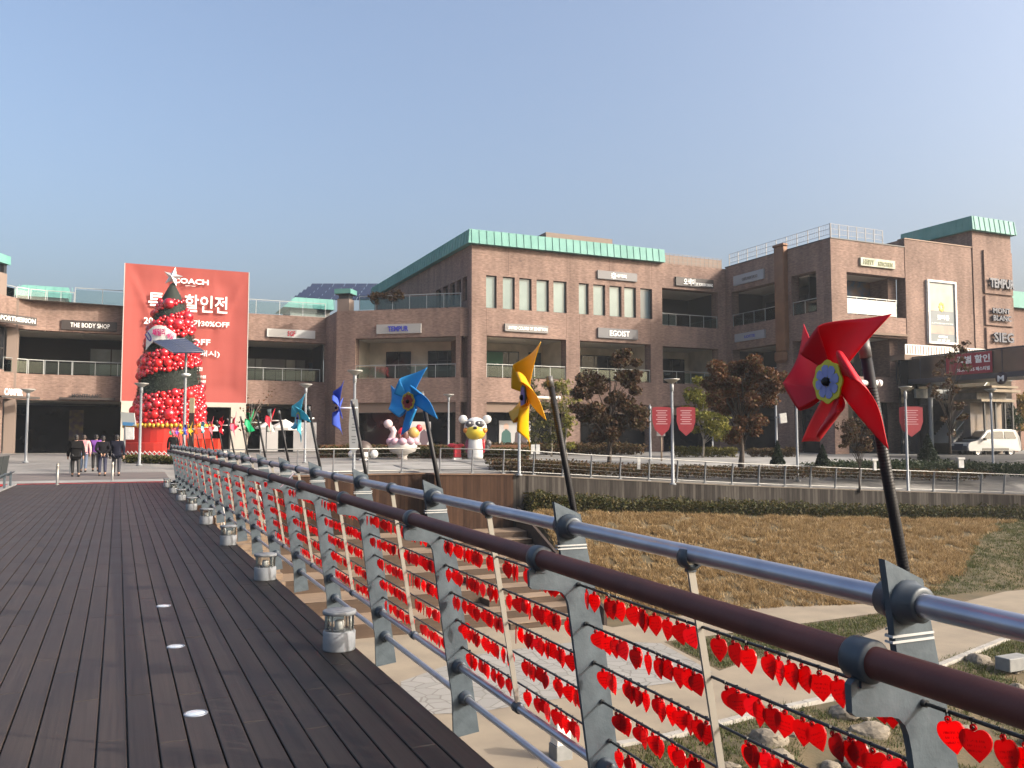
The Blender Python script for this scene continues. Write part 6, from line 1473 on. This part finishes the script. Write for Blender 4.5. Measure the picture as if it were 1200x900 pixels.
for s_ in (-.86, .86):
    vside('side_window', [(-.95,1.22),(-.50,1.68),(-.30,1.74),(-.22,1.24)], s_, GLs)
    vside('side_window', [(-.12,1.24),(-.18,1.76),(.78,1.78),(.80,1.24)], s_, GLs)
    vside('side_window', [(.92,1.24),(.90,1.78),(1.72,1.76),(1.92,1.26)], s_, GLs)
    vside('sill_strip', [(-1.1,.40),(-1.1,.56),(1.2,.56),(1.2,.40)], s_, mat('van_trim', (0.112,0.105,0.091), .5), .016)
    vside('door_handle', [(-.30,1.02),(-.30,1.07),(-.12,1.07),(-.12,1.02)], s_, MC['van_trim'], .03)
    for x in (-1.42, 1.42):
        c = vp+vx*x+vy*(s_*.98)+vz*.33; mb = MB(); ax_ = vy*math.copysign(1, s_)
        mb.lathe([(.16,-.2),(.33,-.2),(.35,-.15),(.35,-.03),(.32,.0),(.21,.0)], c, 22, ax=ax_); w_ = build('wheel', mb, mat('tyre', (0.0105,0.0105,0.0112), .8), van)
        mb = MB(); mb.lathe([(.21,-.01),(.19,-.03),(.07,.0),(.0,.01)], c, 16, ax=ax_); build('rim', mb, mat('rim_silver', (0.35,0.35,0.35), .3, .6), w_)
mb = MB(); sl_ = [(-1.30,1.17),(-.66,1.77)]
q_ = [vp+vx*(sl_[0][0]-.02)+vy*y+vz*(sl_[0][1]+.02) for y in (-.76,.76)]+[vp+vx*(sl_[1][0]-.02)+vy*y+vz*(sl_[1][1]+.02) for y in (.70,-.70)]; mb.face(q_); build('windscreen', mb, GLs, van)
mb = MB(); mb.face([vp+vx*-2.12+vy*-.79+vz*.995, vp+vx*-2.12+vy*.79+vz*.995, vp+vx*-1.37+vy*.78+vz*1.135, vp+vx*-1.37+vy*-.78+vz*1.135]); mb.obox(vp+vx*-2.31+vz*.64, vx, vy, vz, .03, .80, .24); build('bonnet', mb, mat('bonnet_dark', (0.021,0.028,0.049), .25, 0, coat=.5), van)
for y in (-.62, .62):
    mb = MB(); mb.obox(vp+vx*-2.345+vy*y+vz*.80, vx, vy, vz, .02, .16, .08); build('headlight', mb, mat('lamp_glass', (0.42,0.434,0.455), .1), van)
    mb = MB(); mb.obox(vp+vx*-.98+vy*(y*1.62)+vz*1.2, vx, vy, vz, .07, .1, .09); build('mirror', mb, BLACK, van)
HAZE = .0004
# ================================================================== people walking away from the bridge
def person(label, px, py, D, H, coat, trousers, hair, coat_len=.5, arm_back=False, stride=.12, face=0., coat_w=1., group='walkers at the end of the bridge', bag=None):
    b = ondepth(px, py, D); b.z = max(0., G(b.x, b.y)) if b.y > 35.86 else 0.
    k = H/1.72
    root = thing('person', label, 'person', (0,0,0), group)
    J = {}
    def skin(name, verts, edges, root_i, parent, m, lev=2):
        me = bpy.data.meshes.new(name); me.from_pydata([Vector(v[0])*k for v in verts], edges, [])
        o = bpy.data.objects.new(name, me); COL.objects.link(o)
        o.modifiers.new('s', 'SKIN'); sk = me.skin_vertices[0].data
        for i, v in enumerate(verts):
            r = v[1]; sk[i].radius = ((r[0]*k, r[1]*k) if hasattr(r, '__len__') else (r*k, r*k)); sk[i].use_root = (i == root_i)
        sb = o.modifiers.new('u', 'SUBSURF'); sb.levels = lev; sb.render_levels = lev
        dg = bpy.context.evaluated_depsgraph_get(); dg.update(); nm = bpy.data.meshes.new_from_object(o.evaluated_get(dg))
        bpy.data.objects.remove(o); nm.materials.clear(); nm.materials.append(m)
        nm.polygons.foreach_set('use_smooth', [True]*len(nm.polygons))
        return link_mesh(name, nm, parent)
    s = stride
    if arm_back: hl, hr = (-.05,-.20,.93), (.05,-.20,.93); el, er = (-.27,-.12,1.12), (.27,-.12,1.12)
    else: hl, hr = (-.27,.10+s*.6,.80), (.27,.02-s*.6,.80); el, er = (-.27,.0,1.08), (.27,-.03,1.08)
    V = [((0,0,.95),(.145,.105)), ((0,0,1.12),(.13,.095)), ((0,.0,1.32),(.165,.105)), ((0,-.005,1.43),(.10,.08)), ((0,0,1.50),.052), ((0,.015,1.60),(.074,.088)), ((0,.01,1.69),(.055,.065)),
         ((-.10,0,.90),.085), ((-.105,s*.6,.50),.058), ((-.105,s*.2,.09),.042), ((-.105,s*.2+.14,.035),.036),
         ((.10,0,.90),.085), ((.105,-s*.4,.50),.058), ((.105,-s*1.5,.11),.042), ((.105,-s*1.5+.13,.045),.036),
         ((-.19,0,1.40),.058), (el,.045), (hl,.034), ((hl[0]*.98,hl[1]+.02,hl[2]-.09),.028), ((.19,0,1.40),.058), (er,.045), (hr,.034), ((hr[0]*.98,hr[1]+.02,hr[2]-.09),.028)]
    E_ = [(0,1),(1,2),(2,3),(3,4),(4,5),(5,6),(0,7),(7,8),(8,9),(9,10),(0,11),(11,12),(12,13),(13,14),(2,15),(15,16),(16,17),(17,18),(2,19),(19,20),(20,21),(21,22)]
    SK_ = mat('skin_tone', (0.315,0.189,0.133), .55)
    body = skin('body', V, E_, 0, root, SK_)
    # nose and ears keep the head a head from any side
    mbn = MB(); mbn.ell(Vector((0,.105,1.595))*k, .013*k, .02*k, .02*k, 8, 6)
    for sx in (-1, 1): mbn.ell(Vector((.078*sx,.01,1.60))*k, .012*k, .022*k, .032*k, 8, 6)
    build('face_details', mbn, SK_, root)
    mbh = MB(); mbh.ell(Vector((0,-.008,1.635))*k, .088*k, .102*k, .098*k, 14, 10); mbh.ell(Vector((0,-.05,1.57))*k, .075*k, .055*k, .085*k, 12, 8); build('hair', mbh, hair, root)
    cw = coat_w
    CV = [((0,0,1.0),(.185*cw,.14*cw)), ((0,0,1.18),(.175*cw,.135*cw)), ((0,0,1.34),(.20*cw,.14*cw)), ((0,-.005,1.455),(.105,.09)), ((0,0,1.0-coat_len*.5),(.19*cw,.145*cw)), ((0,0,1.0-coat_len),(.195*cw,.15*cw)),
          ((-.20,0,1.405),.078*cw), (el,.066*cw), ((hl[0],hl[1],hl[2]+.03),.052*cw), ((.20,0,1.405),.078*cw), (er,.066*cw), ((hr[0],hr[1],hr[2]+.03),.052*cw)]
    skin('coat', CV, [(0,1),(1,2),(2,3),(0,4),(4,5),(2,6),(6,7),(7,8),(2,9),(9,10),(10,11)], 0, root, coat)
    TV = [((0,0,.93),(.155,.115)), ((-.10,0,.86),.098), ((-.105,s*.6,.50),.076), ((-.105,s*.2,.13),.062), ((.10,0,.86),.098), ((.105,-s*.4,.50),.076), ((.105,-s*1.5,.15),.062)]
    skin('trousers', TV, [(0,1),(1,2),(2,3),(0,4),(4,5),(5,6)], 0, root, trousers)
    mbs = MB()
    for (x, y, z) in ((-.105,s*.2+.05,.045), (.105,-s*1.5+.05,.055)): mbs.ell(Vector((x,y,z))*k, .05*k, .135*k, .048*k, 12, 8)
    build('shoes', mbs, BLACK, root)
    if bag:
        mbb = MB(); mbb.bbox(.30*k, -.02*k, .62*k, .10*k, .30*k, .26*k, .03*k); build('bag', mbb, bag, root)
    root.location = b; root.rotation_euler = (0, 0, face)
    return root
HB = mat('hair_black', (0.0084,0.007,0.007), .5); HG = mat('hair_brown', (0.028,0.0175,0.0126), .5)
person('walker seen from behind in a long black coat and black trousers', 88, 561.5, 35.3, 1.70, mat('coat_black', (0.0049,0.0049,0.0056), .85, spec=.15), mat('trousers_black', (0.0084,0.0084,0.0098), .7), HB, .36, False, .16, R(8), 1.12)
person('walker in a pink jacket and blue jeans behind the black coat', 97.5, 556, 38.0, 1.62, mat('jacket_pink', (0.434,0.07,0.14), .7, 0, (0.49,0.315,0.294), 2.2), mat('jeans', (0.07,0.098,0.154), .8), HG, .12, False, .12, R(-6))
person('walker in a purple jacket mostly hidden by the pair in dark jackets', 111.5, 556, 38.6, 1.62, mat('jacket_purple', (0.112,0.028,0.21), .7), mat('trousers_black', (0.0084,0.0084,0.0098), .7), HB, .14, False, .1)
person('walker with hands clasped behind the back in a dark jacket and navy trousers', 119.5, 561, 35.8, 1.66, mat('jacket_ink', (0.0063,0.0063,0.0091), .85, spec=.15), mat('trousers_navy', (0.0126,0.0154,0.042), .7), HB, .10, True, .06, R(3), 1.05)
person('walker in a navy coat at the right of the group', 136, 560.5, 36.0, 1.70, mat('coat_navy', (0.0063,0.007,0.0154), .85, spec=.15), mat('trousers_ink', (0.0098,0.0112,0.021), .7), HB, .30, False, .12, R(-4), 1.1)
person('dark clothed person standing near the foot of the solar lamp', 202.5, 533, 46, 1.6, MC['coat_black'], MC['trousers_black'], HB, .2, False, .03, 0, 1.05, 'person by the tree')

# ================================================================== trees
def leaves(C, size, up=.3):
    n = len(C); a = rng.normal(size=(n,3)); a /= np.linalg.norm(a, axis=1)[:,None]
    b = rng.normal(size=(n,3)); b -= a*(a*b).sum(1)[:,None]; b /= np.linalg.norm(b, axis=1)[:,None]
    s = size*rng.uniform(.4, 1.6, (n,1))
    return np.stack([C-a*s, C-b*s*.55, C+a*s, C+b*s*.55], 1)
BARK = mat('bark', (0.042,0.0315,0.0245), .9, 0, (0.07,0.056,0.0455), 8, bump=.5, bs=20)
BIRCH = mat('pale_bark', (0.294,0.266,0.224), .8, 0, (0.175,0.154,0.133), 7)
def foliage_mat(name, c1, c2, c3): 
    m = bpy.data.materials.new(name); m.use_nodes = True; nt = m.node_tree; N = nt.nodes; L = nt.links
    b = N['Principled BSDF']; b.inputs['Roughness'].default_value = .6; b.inputs['Specular IOR Level'].default_value = .25
    g = N.new('ShaderNodeNewGeometry'); cr = N.new('ShaderNodeValToRGB'); e = cr.color_ramp.elements; e[0].color = (*c1,1); e[1].color = (*c3,1); q = e.new(.5); q.color = (*c2,1)
    L.new(g.outputs['Random Per Island'], cr.inputs[0]); L.new(cr.outputs[0], b.inputs['Base Color'])
    t = N.new('ShaderNodeBsdfTranslucent'); L.new(cr.outputs[0], t.inputs['Color']); ms = N.new('ShaderNodeMixShader'); ms.inputs[0].default_value = .3
    L.new(b.outputs[0], ms.inputs[1]); L.new(t.outputs[0], ms.inputs[2]); L.new(ms.outputs[0], N['Material Output'].inputs['Surface'])
    MC[name] = m; return m
RED = foliage_mat('maple_leaf', (0.042,0.0252,0.014), (0.084,0.0406,0.021), (0.0595,0.056,0.021)); RED2 = foliage_mat('maple_leaf_red', (0.063,0.028,0.014), (0.119,0.0476,0.021), (0.07,0.0595,0.021))
YEL = foliage_mat('yellow_leaf', (0.112,0.119,0.0175), (0.182,0.161,0.021), (0.084,0.105,0.021)); OLV = foliage_mat('olive_leaf', (0.035,0.0455,0.014), (0.07,0.07,0.021), (0.112,0.098,0.028))
GRN = foliage_mat('green_leaf', (0.014,0.028,0.0112), (0.0245,0.0385,0.014), (0.0385,0.049,0.0175)); CON = foliage_mat('conifer_leaf', (0.0084,0.0175,0.0098), (0.014,0.0245,0.0126), (0.021,0.0315,0.014))
ORG = foliage_mat('orange_leaf', (0.14,0.091,0.014), (0.182,0.112,0.014), (0.112,0.091,0.021))
def tree(name, label, px, D, crown, m, n, size, cat='tree', bark=None, trunk_r=.12, nclump=34, limbs=7, base_py=None, clump_r=.55, group=None, sparse=False):
    """crown: list of (px, py, rx_px, ry_px) ellipses measured in the photo, given real depth"""
    b = gp(px, D); s = D/FPX
    if base_py: b.z = ondepth(px, base_py, D).z
    o = thing(name, label, cat, tuple(b), group)
    cl = []
    for (cx, cyp, rx, ry) in crown:
        c = ondepth(cx, cyp, D); k = max(4, int(nclump*rx*ry/sum(q[2]*q[3] for q in crown)))
        for _ in range(k):
            v = rng.normal(size=3); v /= np.linalg.norm(v); v *= rng.uniform(.35, 1)**.6
            cl.append(c+rgt*(v[0]*rx*s)+toc*(v[1]*rx*s*.9)+Vector((0,0,v[2]*ry*s)))
    top = max(c.z for c in cl)
    ax_ = Vector((sum(c.x for c in cl)/len(cl), sum(c.y for c in cl)/len(cl), 0))
    mb = MB(); low_ = min(c.z for c in cl)
    spine = [Vector(b)+Vector((0,0,-.1))]; h = top-b.z
    for i in range(1, 6):
        f = i/5; p = Vector((b.x+(ax_.x-b.x)*f*.7+random.uniform(-.06,.06)*h*.3, b.y+(ax_.y-b.y)*f*.7, b.z+h*.86*f)); spine.append(p)
    mb.tube(spine, [trunk_r*(1.25 if i == 0 else 1-.82*i/5) for i in range(6)], 9)
    for c in random.sample(cl, min(len(cl), limbs*3)):
        f = clampv((c.z-b.z)/h*.62+random.uniform(-.08,.04), .18, .85); i = int(f*5); q = spine[i].lerp(spine[min(i+1,5)], f*5-i)
        mid = q.lerp(c, .5)+Vector((0,0,.12*(c-q).length)); r0 = trunk_r*.42*(1-f*.6)
        mb.tube([q, mid, c], [r0, r0*.6, r0*.2], 6)
    build('trunk', mb, bark or BARK, o)
    per = n//len(cl); P_ = []
    for c in cl:
        rr = clump_r*random.uniform(.6, 1.25); v = rng.normal(size=(per,3)); v /= np.linalg.norm(v, axis=1)[:,None]; v *= (rng.random((per,1))**.45)*rr; v[:,2] *= .7
        P_.append(np.array(c)+v)
    quads('crown', leaves(np.concatenate(P_), size), m, o)
    return o
tree('maple_tree', 'dark reddish brown maple at the railing near the yellow pinwheel', 713, 45.5, [(692,470,20,34),(738,455,18,30),(715,485,40,28),(735,425,12,14),(690,440,10,14),(712,505,26,16)], RED, 17000, .085, trunk_r=.12, nclump=60, clump_r=.5, base_py=553)
tree('maple_tree', 'large russet maple with a wide dark crown in front of the right wing', 867, 46, [(868,440,30,26),(842,445,18,22),(895,445,26,22),(868,470,34,22),(915,448,12,10),(860,500,14,18),(880,495,12,18)], RED2, 20000, .085, trunk_r=.15, nclump=66, clump_r=.5, base_py=553)
tree('yellow_tree', 'bright yellow green tree left of the russet maple', 823, 56, [(822,460,16,20),(830,490,22,22),(815,475,14,20),(840,505,14,14)], YEL, 6500, .09, bark=BIRCH, trunk_r=.07, nclump=40, clump_r=.5)
for i, (px, lab) in enumerate(((646,'thin pale trunked birch just left of the tilted black pinwheel pole'), (664,'thin pale trunked birch behind the left edge of the dark maple'), (627,'thin pale trunked birch partly behind the yellow pinwheel'))):
    tree('birch_tree', lab, px, 56, [(px,468,12,26),(px+2,505,10,22)], OLV if i != 1 else YEL, 1500, .085, bark=BIRCH, trunk_r=.06, nclump=20, clump_r=.5, group='thin birches by the shop front')
tree('small_maple', 'small dark red maple under the red pinwheel', 1006, 45, [(1006,505,20,16),(1000,520,18,12),(1014,495,10,10)], RED, 2200, .07, trunk_r=.05, nclump=26, clump_r=.35)
tree('sapling', 'tall sparse sapling with a few dark leaves in front of the skybridge', 1113, 47, [(1120,425,16,18),(1105,450,22,24),(1118,490,16,26),(1128,405,8,8)], RED, 850, .10, trunk_r=.07, nclump=30, limbs=11, clump_r=.28, base_py=530)
tree('yellow_tree', 'orange yellow autumn tree at the right edge behind the van', 1196, 78, [(1198,478,12,16),(1190,495,8,10)], ORG, 2200, .14, trunk_r=.1, nclump=20, clump_r=.8)
tree('leafless_tree', 'nearly leafless young tree in front of the white column', 289, 52, [(289,490,16,18),(296,475,16,14),(318,468,12,10)], RED2, 140, .08, bark=BIRCH, trunk_r=.06, nclump=26, limbs=9, clump_r=.35)
tree('green_shrub', 'round green shrub tree beside the kiosk at the right', 1183, 70, [(1182,492,9,14)], GRN, 1800, .11, 'shrub', trunk_r=.06, nclump=16, clump_r=.6)
tree('terrace_shrub', 'dark red shrub on the terrace of the angled corner', 440, 67, [(437,349,8,6),(447,348,6,6)], RED, 900, .08, 'shrub', trunk_r=.03, nclump=14, clump_r=.35, base_py=362)
tree('terrace_shrub', 'wider dark red shrub on the terrace beside the side wall', 462, 67, [(466,347,10,7),(458,350,6,6)], RED, 1200, .08, 'shrub', trunk_r=.03, nclump=16, clump_r=.35, base_py=362)
def conifer(label, px, D, pyt, w, base_py=None):
    b = gp(px, D); 
    if base_py: b.z = ondepth(px, base_py, D).z
    h = ondepth(px, pyt, D).z-b.z; o = thing('conifer', label, 'conifer', tuple(b), 'small cone shaped conifers in the planting')
    mb = MB(); mb.tube([tuple(b), (b.x,b.y,b.z+h*.9)], [.05,.01], 7); build('trunk', mb, BARK, o)
    n = 1500; f = rng.random(n)**1.5; th = rng.random(n)*2*PI; r = w*(1-f)*rng.uniform(.55,1.08,n)
    C = np.stack([b.x+r*np.cos(th), b.y+r*np.sin(th), b.z+.08+f*h], 1); quads('crown', leaves(C, .07), CON, o)
conifer('small conifer to the right of the large russet maple', 911, 45, 519, .35, 545); conifer('small conifer below the tip of the red pinwheel', 963.5, 44, 524, .38, 546); conifer('taller dark conifer right of the shield banner lamp', 1087, 47, 510, .55, 540)

# hedges, beds and grass
def hedge(name, label, cat, path, h, w, n, m, size, zf, org=None):
    P_ = []
    for _ in range(n):
        i = random.randrange(len(path)-1); t = random.random(); a, b = path[i], path[i+1]
        x = a[0]+(b[0]-a[0])*t; y = a[1]+(b[1]-a[1])*t; k = random.random()**.6; hh = h*(1+.25*mnoise.noise(Vector((x*1.3, y*1.3, 2))))
        P_.append((x+random.uniform(-.15,.15), y+random.uniform(-w,w)*(.6+.4*k), zf(x, y)+hh*k*random.uniform(.75,1.05)))
    C = np.array(P_); o = quads(name, leaves(C, size), m, org=tuple(C[0])); return tag(o, label, cat)
WBf = lambda x, y: float(np.interp(x, WX, WB))-.05
pts = [(16.6,35.1)]+[(x, wallY(x)-.55) for x in (18, 20.5, 24, 27.6, 32, 36.1, 40, 45, 52)]
HMX = foliage_mat('hedge_leaf', (0.0245,0.035,0.0084), (0.0525,0.0525,0.0126), (0.077,0.056,0.0154))
hedge('hedge', 'low clipped green and brown hedge along the foot of the grey board wall', 'hedge', pts, .95, .5, 26000, HMX, .06, WBf)
BED = foliage_mat('bed_leaf', (0.07,0.0315,0.0154), (0.049,0.0455,0.014), (0.105,0.0525,0.021))
bp2 = [(16.5, 38.0), (20.5, 38.2), (27.6, 37.6), (36.1, 37.0), (45, 35.4)]
o = hedge('planting_bed', 'rusty ground cover planting behind the plaza railing', 'planting', bp2, .62, 2.0, 26000, BED, .07, G); o['kind'] = 'stuff'; del o['category']
o = hedge('planting_bed', 'green shrubs on the bank below the van', 'planting', [(36, 37.5), (42, 36.8), (48, 35.5), (54, 33.5)], .8, 2.2, 14000, GRN, .075, G); o['kind'] = 'stuff'; del o['category']
o = hedge('planting_bed', 'rusty ground cover planting bed in front of the shop fronts', 'planting', [(21, 55), (28, 53.5), (33, 52)], .8, 1.6, 9000, BED, .09, G); o['kind'] = 'stuff'; del o['category']
hedge('hedge', 'clipped yellow green hedge block under the yellow tree', 'hedge', [(33.0, 47.5), (36.5, 45.8)], .65, .5, 4500, foliage_mat('yellow_hedge', (0.084,0.084,0.014), (0.126,0.105,0.021), (0.063,0.07,0.014)), .06, G)
hedge('hedge', 'brown hedge to the right of the yellow tree', 'hedge', [(38, 46), (40.5, 44.6)], .6, .5, 2500, BED, .07, G)
a, b = ondepth(146, 546, 45), ondepth(198, 546, 45)
hedge('hedge', 'low green hedge strip in front of the white lattice fence', 'hedge', [(a.x,a.y),(b.x+1,b.y-.6)], .42, .5, 4000, OLV, .06, G)
a, b = ondepth(375, 537, 51.8), ondepth(620, 537, 51.8)
hedge('hedge', 'low olive hedge strip in front of the inflatable figures', 'hedge', [(a.x,a.y),((a.x+b.x)/2,(a.y+b.y)/2),(b.x,b.y)], .75, .5, 12000, HMX, .06, G)
mb = MB(); mb.prism([(a.x,a.y),(b.x,b.y),(b.x+.0,b.y+.25),(a.x,a.y+.25)], (0,0,G(10,45)+.0), (1,0,0),(0,1,0),(0,0,1), .95)
tag(build('timber_edging', mb, mat('edging_wood', (0.21,0.091,0.042), .7, 0, (0.154,0.07,0.035), 2)), 'reddish timber edging board behind the olive hedge strip', 'edging')

# paving bands and road
mb = MB(); mb.face([(x, y, G(x,y)+.03) for x, y in ((-30,38.6),(1.6,38.6),(1.6,41.2),(-30,41.2))]); 
def strip(name, pts, dz, m, n=24):
    mb = MB()
    for i in range(n):
        f0, f1 = i/n, (i+1)/n
        L = lambda a, b, f: (a[0]+(b[0]-a[0])*f, a[1]+(b[1]-a[1])*f)
        a0, a1, b0, b1 = L(pts[0],pts[1],f0), L(pts[0],pts[1],f1), L(pts[3],pts[2],f0), L(pts[3],pts[2],f1)
        K = 6
        for k in range(K):
            q = [L(a0,b0,k/K), L(a1,b1,k/K), L(a1,b1,(k+1)/K), L(a0,b0,(k+1)/K)]
            mb.face([(x, y, G(x,y)+dz) for x, y in q])
    return struct(build(name, mb, m))
LIGHT = mat('light_granite', (0.252,0.2485,0.238), .8, 0, (0.189,0.1855,0.175), .8, 8)
strip('light_paving_band', [(-20,36.05),(1.9,36.05),(1.9,37.3),(-20,37.3)], .02, LIGHT)
strip('dark_paving_band', [(-20,37.35),(1.9,37.35),(1.9,41.5),(-20,41.5)], .02, mat('dark_paving', (0.119,0.1015,0.0945), .8, 0, (0.091,0.0805,0.077), 1.2, 8))
strip('light_paving_band', [(16.5,40.6),(44,38.6),(46,43.5),(17,46.5)], .025, LIGHT, 40)
strip('light_paving_band', [(3,39.0),(16,39.0),(16.5,44),(3,44)], .025, LIGHT)
strip('road', [(46,37.5),(120,30),(120,44),(47,44.5)], .03, mat('asphalt', (0.042,0.042,0.042), .9, 0, (0.035,0.035,0.035), 2, bump=.2), 40)

# dry grass on the slope
def blades(name, XY, h, w, m, lean=.5, per=5, kind='stuff', label=None, mi=None):
    n = len(XY); X = np.repeat(XY, per, 0); N_ = len(X)
    z = np.array([low(x, y) for x, y in XY]); z = np.repeat(z, per)
    off = rng.normal(0, .07, (N_,2)); hh = np.repeat(h*rng.uniform(.5,1.35,n), per)*rng.uniform(.6,1.2,N_)
    a = rng.random(N_)*2*PI; ln = rng.uniform(.15, lean, N_)*hh+.03; d = np.stack([np.cos(a), np.sin(a)], 1); p = np.stack([-d[:,1], d[:,0]], 1)
    b = X+off; W_ = w*rng.uniform(.6,1.4,N_)[:,None]
    v0 = np.concatenate([b-p*W_, z[:,None]-.03], 1); v1 = np.concatenate([b+p*W_, z[:,None]-.03], 1); t = np.concatenate([b+d*ln[:,None], (z+hh)[:,None]], 1)
    o = quads(name, np.stack([v0, v1, t], 1), m); return tag(o, label, kind=kind)
DRY = foliage_mat('dry_grass', (0.11,0.062,0.022), (0.33,0.225,0.10), (0.46,0.35,0.195)); GGR = foliage_mat('green_grass', (0.035,0.0595,0.0112), (0.063,0.077,0.0175), (0.112,0.1015,0.035))
L_ = []
clump = [(random.uniform(14.8, 47), random.uniform(21, 34.6), random.uniform(.12, .34)) for _ in range(4200)]
while len(L_) < 34000:
    q = random.choice(clump); x, y = q[0]+random.gauss(0, q[2]*.5), q[1]+random.gauss(0, q[2]*.5)
    toe = float(np.interp(x, [12, 15, 22, 26, 34, 60], [26, 26.2, 25.4, 24.5, 24, 20]))
    if y < toe-.1 or y > wallY(x)-1.0 or x < edge_x(y)+.25: continue
    if x > 28.5+ (y-24.5)*2.1+mnoise.noise(Vector((x*.4,y*.4,0)))*2: continue
    if mnoise.noise(Vector((x*1.6, y*1.6, 5))) < -.28 and random.random() < .75: continue
    L_.append((x, y))
blades('dry_grass', np.array(L_), .17, .017, DRY, 1.5, 6, label='dense dry tan grass covering the slope below the hedge')
def inpoly(x, y, poly):
    c = False; j = len(poly)-1
    for i in range(len(poly)):
        if ((poly[i].y > y) != (poly[j].y > y)) and x < (poly[j].x-poly[i].x)*(y-poly[i].y)/(poly[j].y-poly[i].y)+poly[i].x: c = not c
        j = i
    return c
GPATCH = P((784,754), (929,735), (1042,719), (1046,730), (994,750), (873,773), (845,784), (803,763))
L_ = []
while len(L_) < 2600:
    x, y = random.uniform(11, 28), random.uniform(16, 27)
    if inpoly(x, y, GPATCH): L_.append((x, y))
nP = len(L_)
while len(L_) < nP+9000:          # grassy right end of the slope and verge beyond the path
    x, y = random.uniform(25, 47), random.uniform(21, 34)
    if y > wallY(x)-1.: continue
    toe = float(np.interp(x, [12, 15, 22, 26, 34, 60], [26, 26.2, 25.4, 24.5, 24, 20]))
    if y < toe+.2 or x < 27.8+(y-24.5)*2.1+mnoise.noise(Vector((x*.4,y*.4,0)))*2: continue
    L_.append((x, y))
nP = len(L_)
while len(L_) < nP+9000:          # stream bank in front of the kerb
    x, y = random.uniform(6, 32), random.uniform(5, 23)
    s_ = (Vector((x,y,0))-Vector((KA.x,KA.y,0))).dot(kn)
    if s_ < .15 or s_ > 7 or mnoise.noise(Vector((x*.7,y*.7,1))) < -.12: continue
    if random.random() > 1.15-s_/7: continue
    L_.append((x, y))
blades('short_grass', np.array(L_), .085, .013, GGR, .8, 6, label='short patchy green and brown grass of the lower park')

# rocks on the stream bank
ROCK = mat('river_rock', (0.196,0.168,0.1295), .9, 0, (0.119,0.1015,0.077), 2.5, 8, bump=.7, bs=6)
def rock_mesh(seed):
    me = bpy.data.meshes.new('rock'); mb = MB(); mb.ell((0,0,0), 1, 1, 1, 14, 9)
    V = []
    for v in mb.v:
        v = Vector(v); d = 1+.28*mnoise.noise(v*1.4+Vector((seed*7,0,0)))+.12*mnoise.noise(v*3.1+Vector((0,seed*5,0)))
        v = v*d; v.z = max(v.z, -.5); V.append(tuple(v))
    me.from_pydata(V, [], mb.f); me.materials.append(ROCK); me.polygons.foreach_set('use_smooth', [i % 3 == 0 for i in range(len(me.polygons))]); return me
rocks = [rock_mesh(i) for i in range(6)]; cnt = 0; put = []
rr_ = random.Random(5)
while cnt < 46:
    t, s_ = rr_.uniform(-1.5, 15), rr_.uniform(.7, 5.2)
    if cnt > 30: t = rr_.uniform(1, 8); s_ = rr_.uniform(1.2, 4)
    q = KA+kd*t+kn*s_; r = rr_.uniform(.14, .36)
    if any((q-p).length < (r+k)*.9 for p, k in put): continue
    put.append((q.copy(), r)); o = bpy.data.objects.new('rock', rocks[cnt % 6]); COL.objects.link(o); o.location = (q.x, q.y, low(q.x, q.y)+r*.02); o.scale = (r*rr_.uniform(.9,1.4), r*rr_.uniform(.8,1.1), r*rr_.uniform(.5,.75)); o.rotation_euler = (rr_.uniform(-.2,.2), rr_.uniform(-.2,.2), rr_.uniform(0,6.3))
    tag(o, 'pale weathered rock lying in the grass of the stream bank beyond the kerb', 'rock', 'rocks scattered on the stream bank'); cnt += 1

# ================================================================== light
AZ = math.atan2(1.45, -1.23); EL = R(28)
sd = bpy.data.lights.new('sun', 'SUN'); sd.energy = 2.3; sd.angle = R(.55); sd.color = (1, .91, .80); so_ = bpy.data.objects.new('sun', sd); COL.objects.link(so_)
tos = Vector((math.sin(AZ)*math.cos(EL), math.cos(AZ)*math.cos(EL), math.sin(EL))); so_.rotation_euler = tos.to_track_quat('Z', 'Y').to_euler(); so_.location = (20, -20, 30)
mb = MB(); mb.box(-300, 320, -60, 330, -8, 26)
hz = bpy.data.materials.new('haze'); hz.use_nodes = True; nt = hz.node_tree; nt.nodes.remove(nt.nodes['Principled BSDF'])
pv_ = nt.nodes.new('ShaderNodeVolumePrincipled'); pv_.inputs['Color'].default_value = (.80,.87,.95,1); pv_.inputs['Density'].default_value = HAZE; pv_.inputs['Anisotropy'].default_value = .2
nt.links.new(pv_.outputs[0], nt.nodes['Material Output'].inputs['Volume'])
if HAZE > 0: tag(build('haze', mb, hz), kind='stuff')
w = bpy.data.worlds.new('World'); SC.world = w; w.use_nodes = True; nt = w.node_tree
sk = nt.nodes.new('ShaderNodeTexSky'); sk.sky_type = 'NISHITA'; sk.sun_disc = False; sk.sun_elevation = EL; sk.sun_rotation = AZ; sk.altitude = 50; sk.air_density = 1.0; sk.dust_density = 10.0; sk.ozone_density = 1.6
nt.links.new(sk.outputs[0], nt.nodes['Background'].inputs[0]); nt.nodes['Background'].inputs[1].default_value = .15
vs_ = SC.view_settings; SC.display_settings.display_device = 'sRGB'; vs_.view_transform = 'Standard'; vs_.look = 'None'; vs_.gamma = 1; vs_.use_curve_mapping = False; vs_.exposure = 1.18
SC.cycles.max_bounces = 6; SC.cycles.transparent_max_bounces = 12; SC.cycles.use_denoising = True
SC.render.film_transparent = False
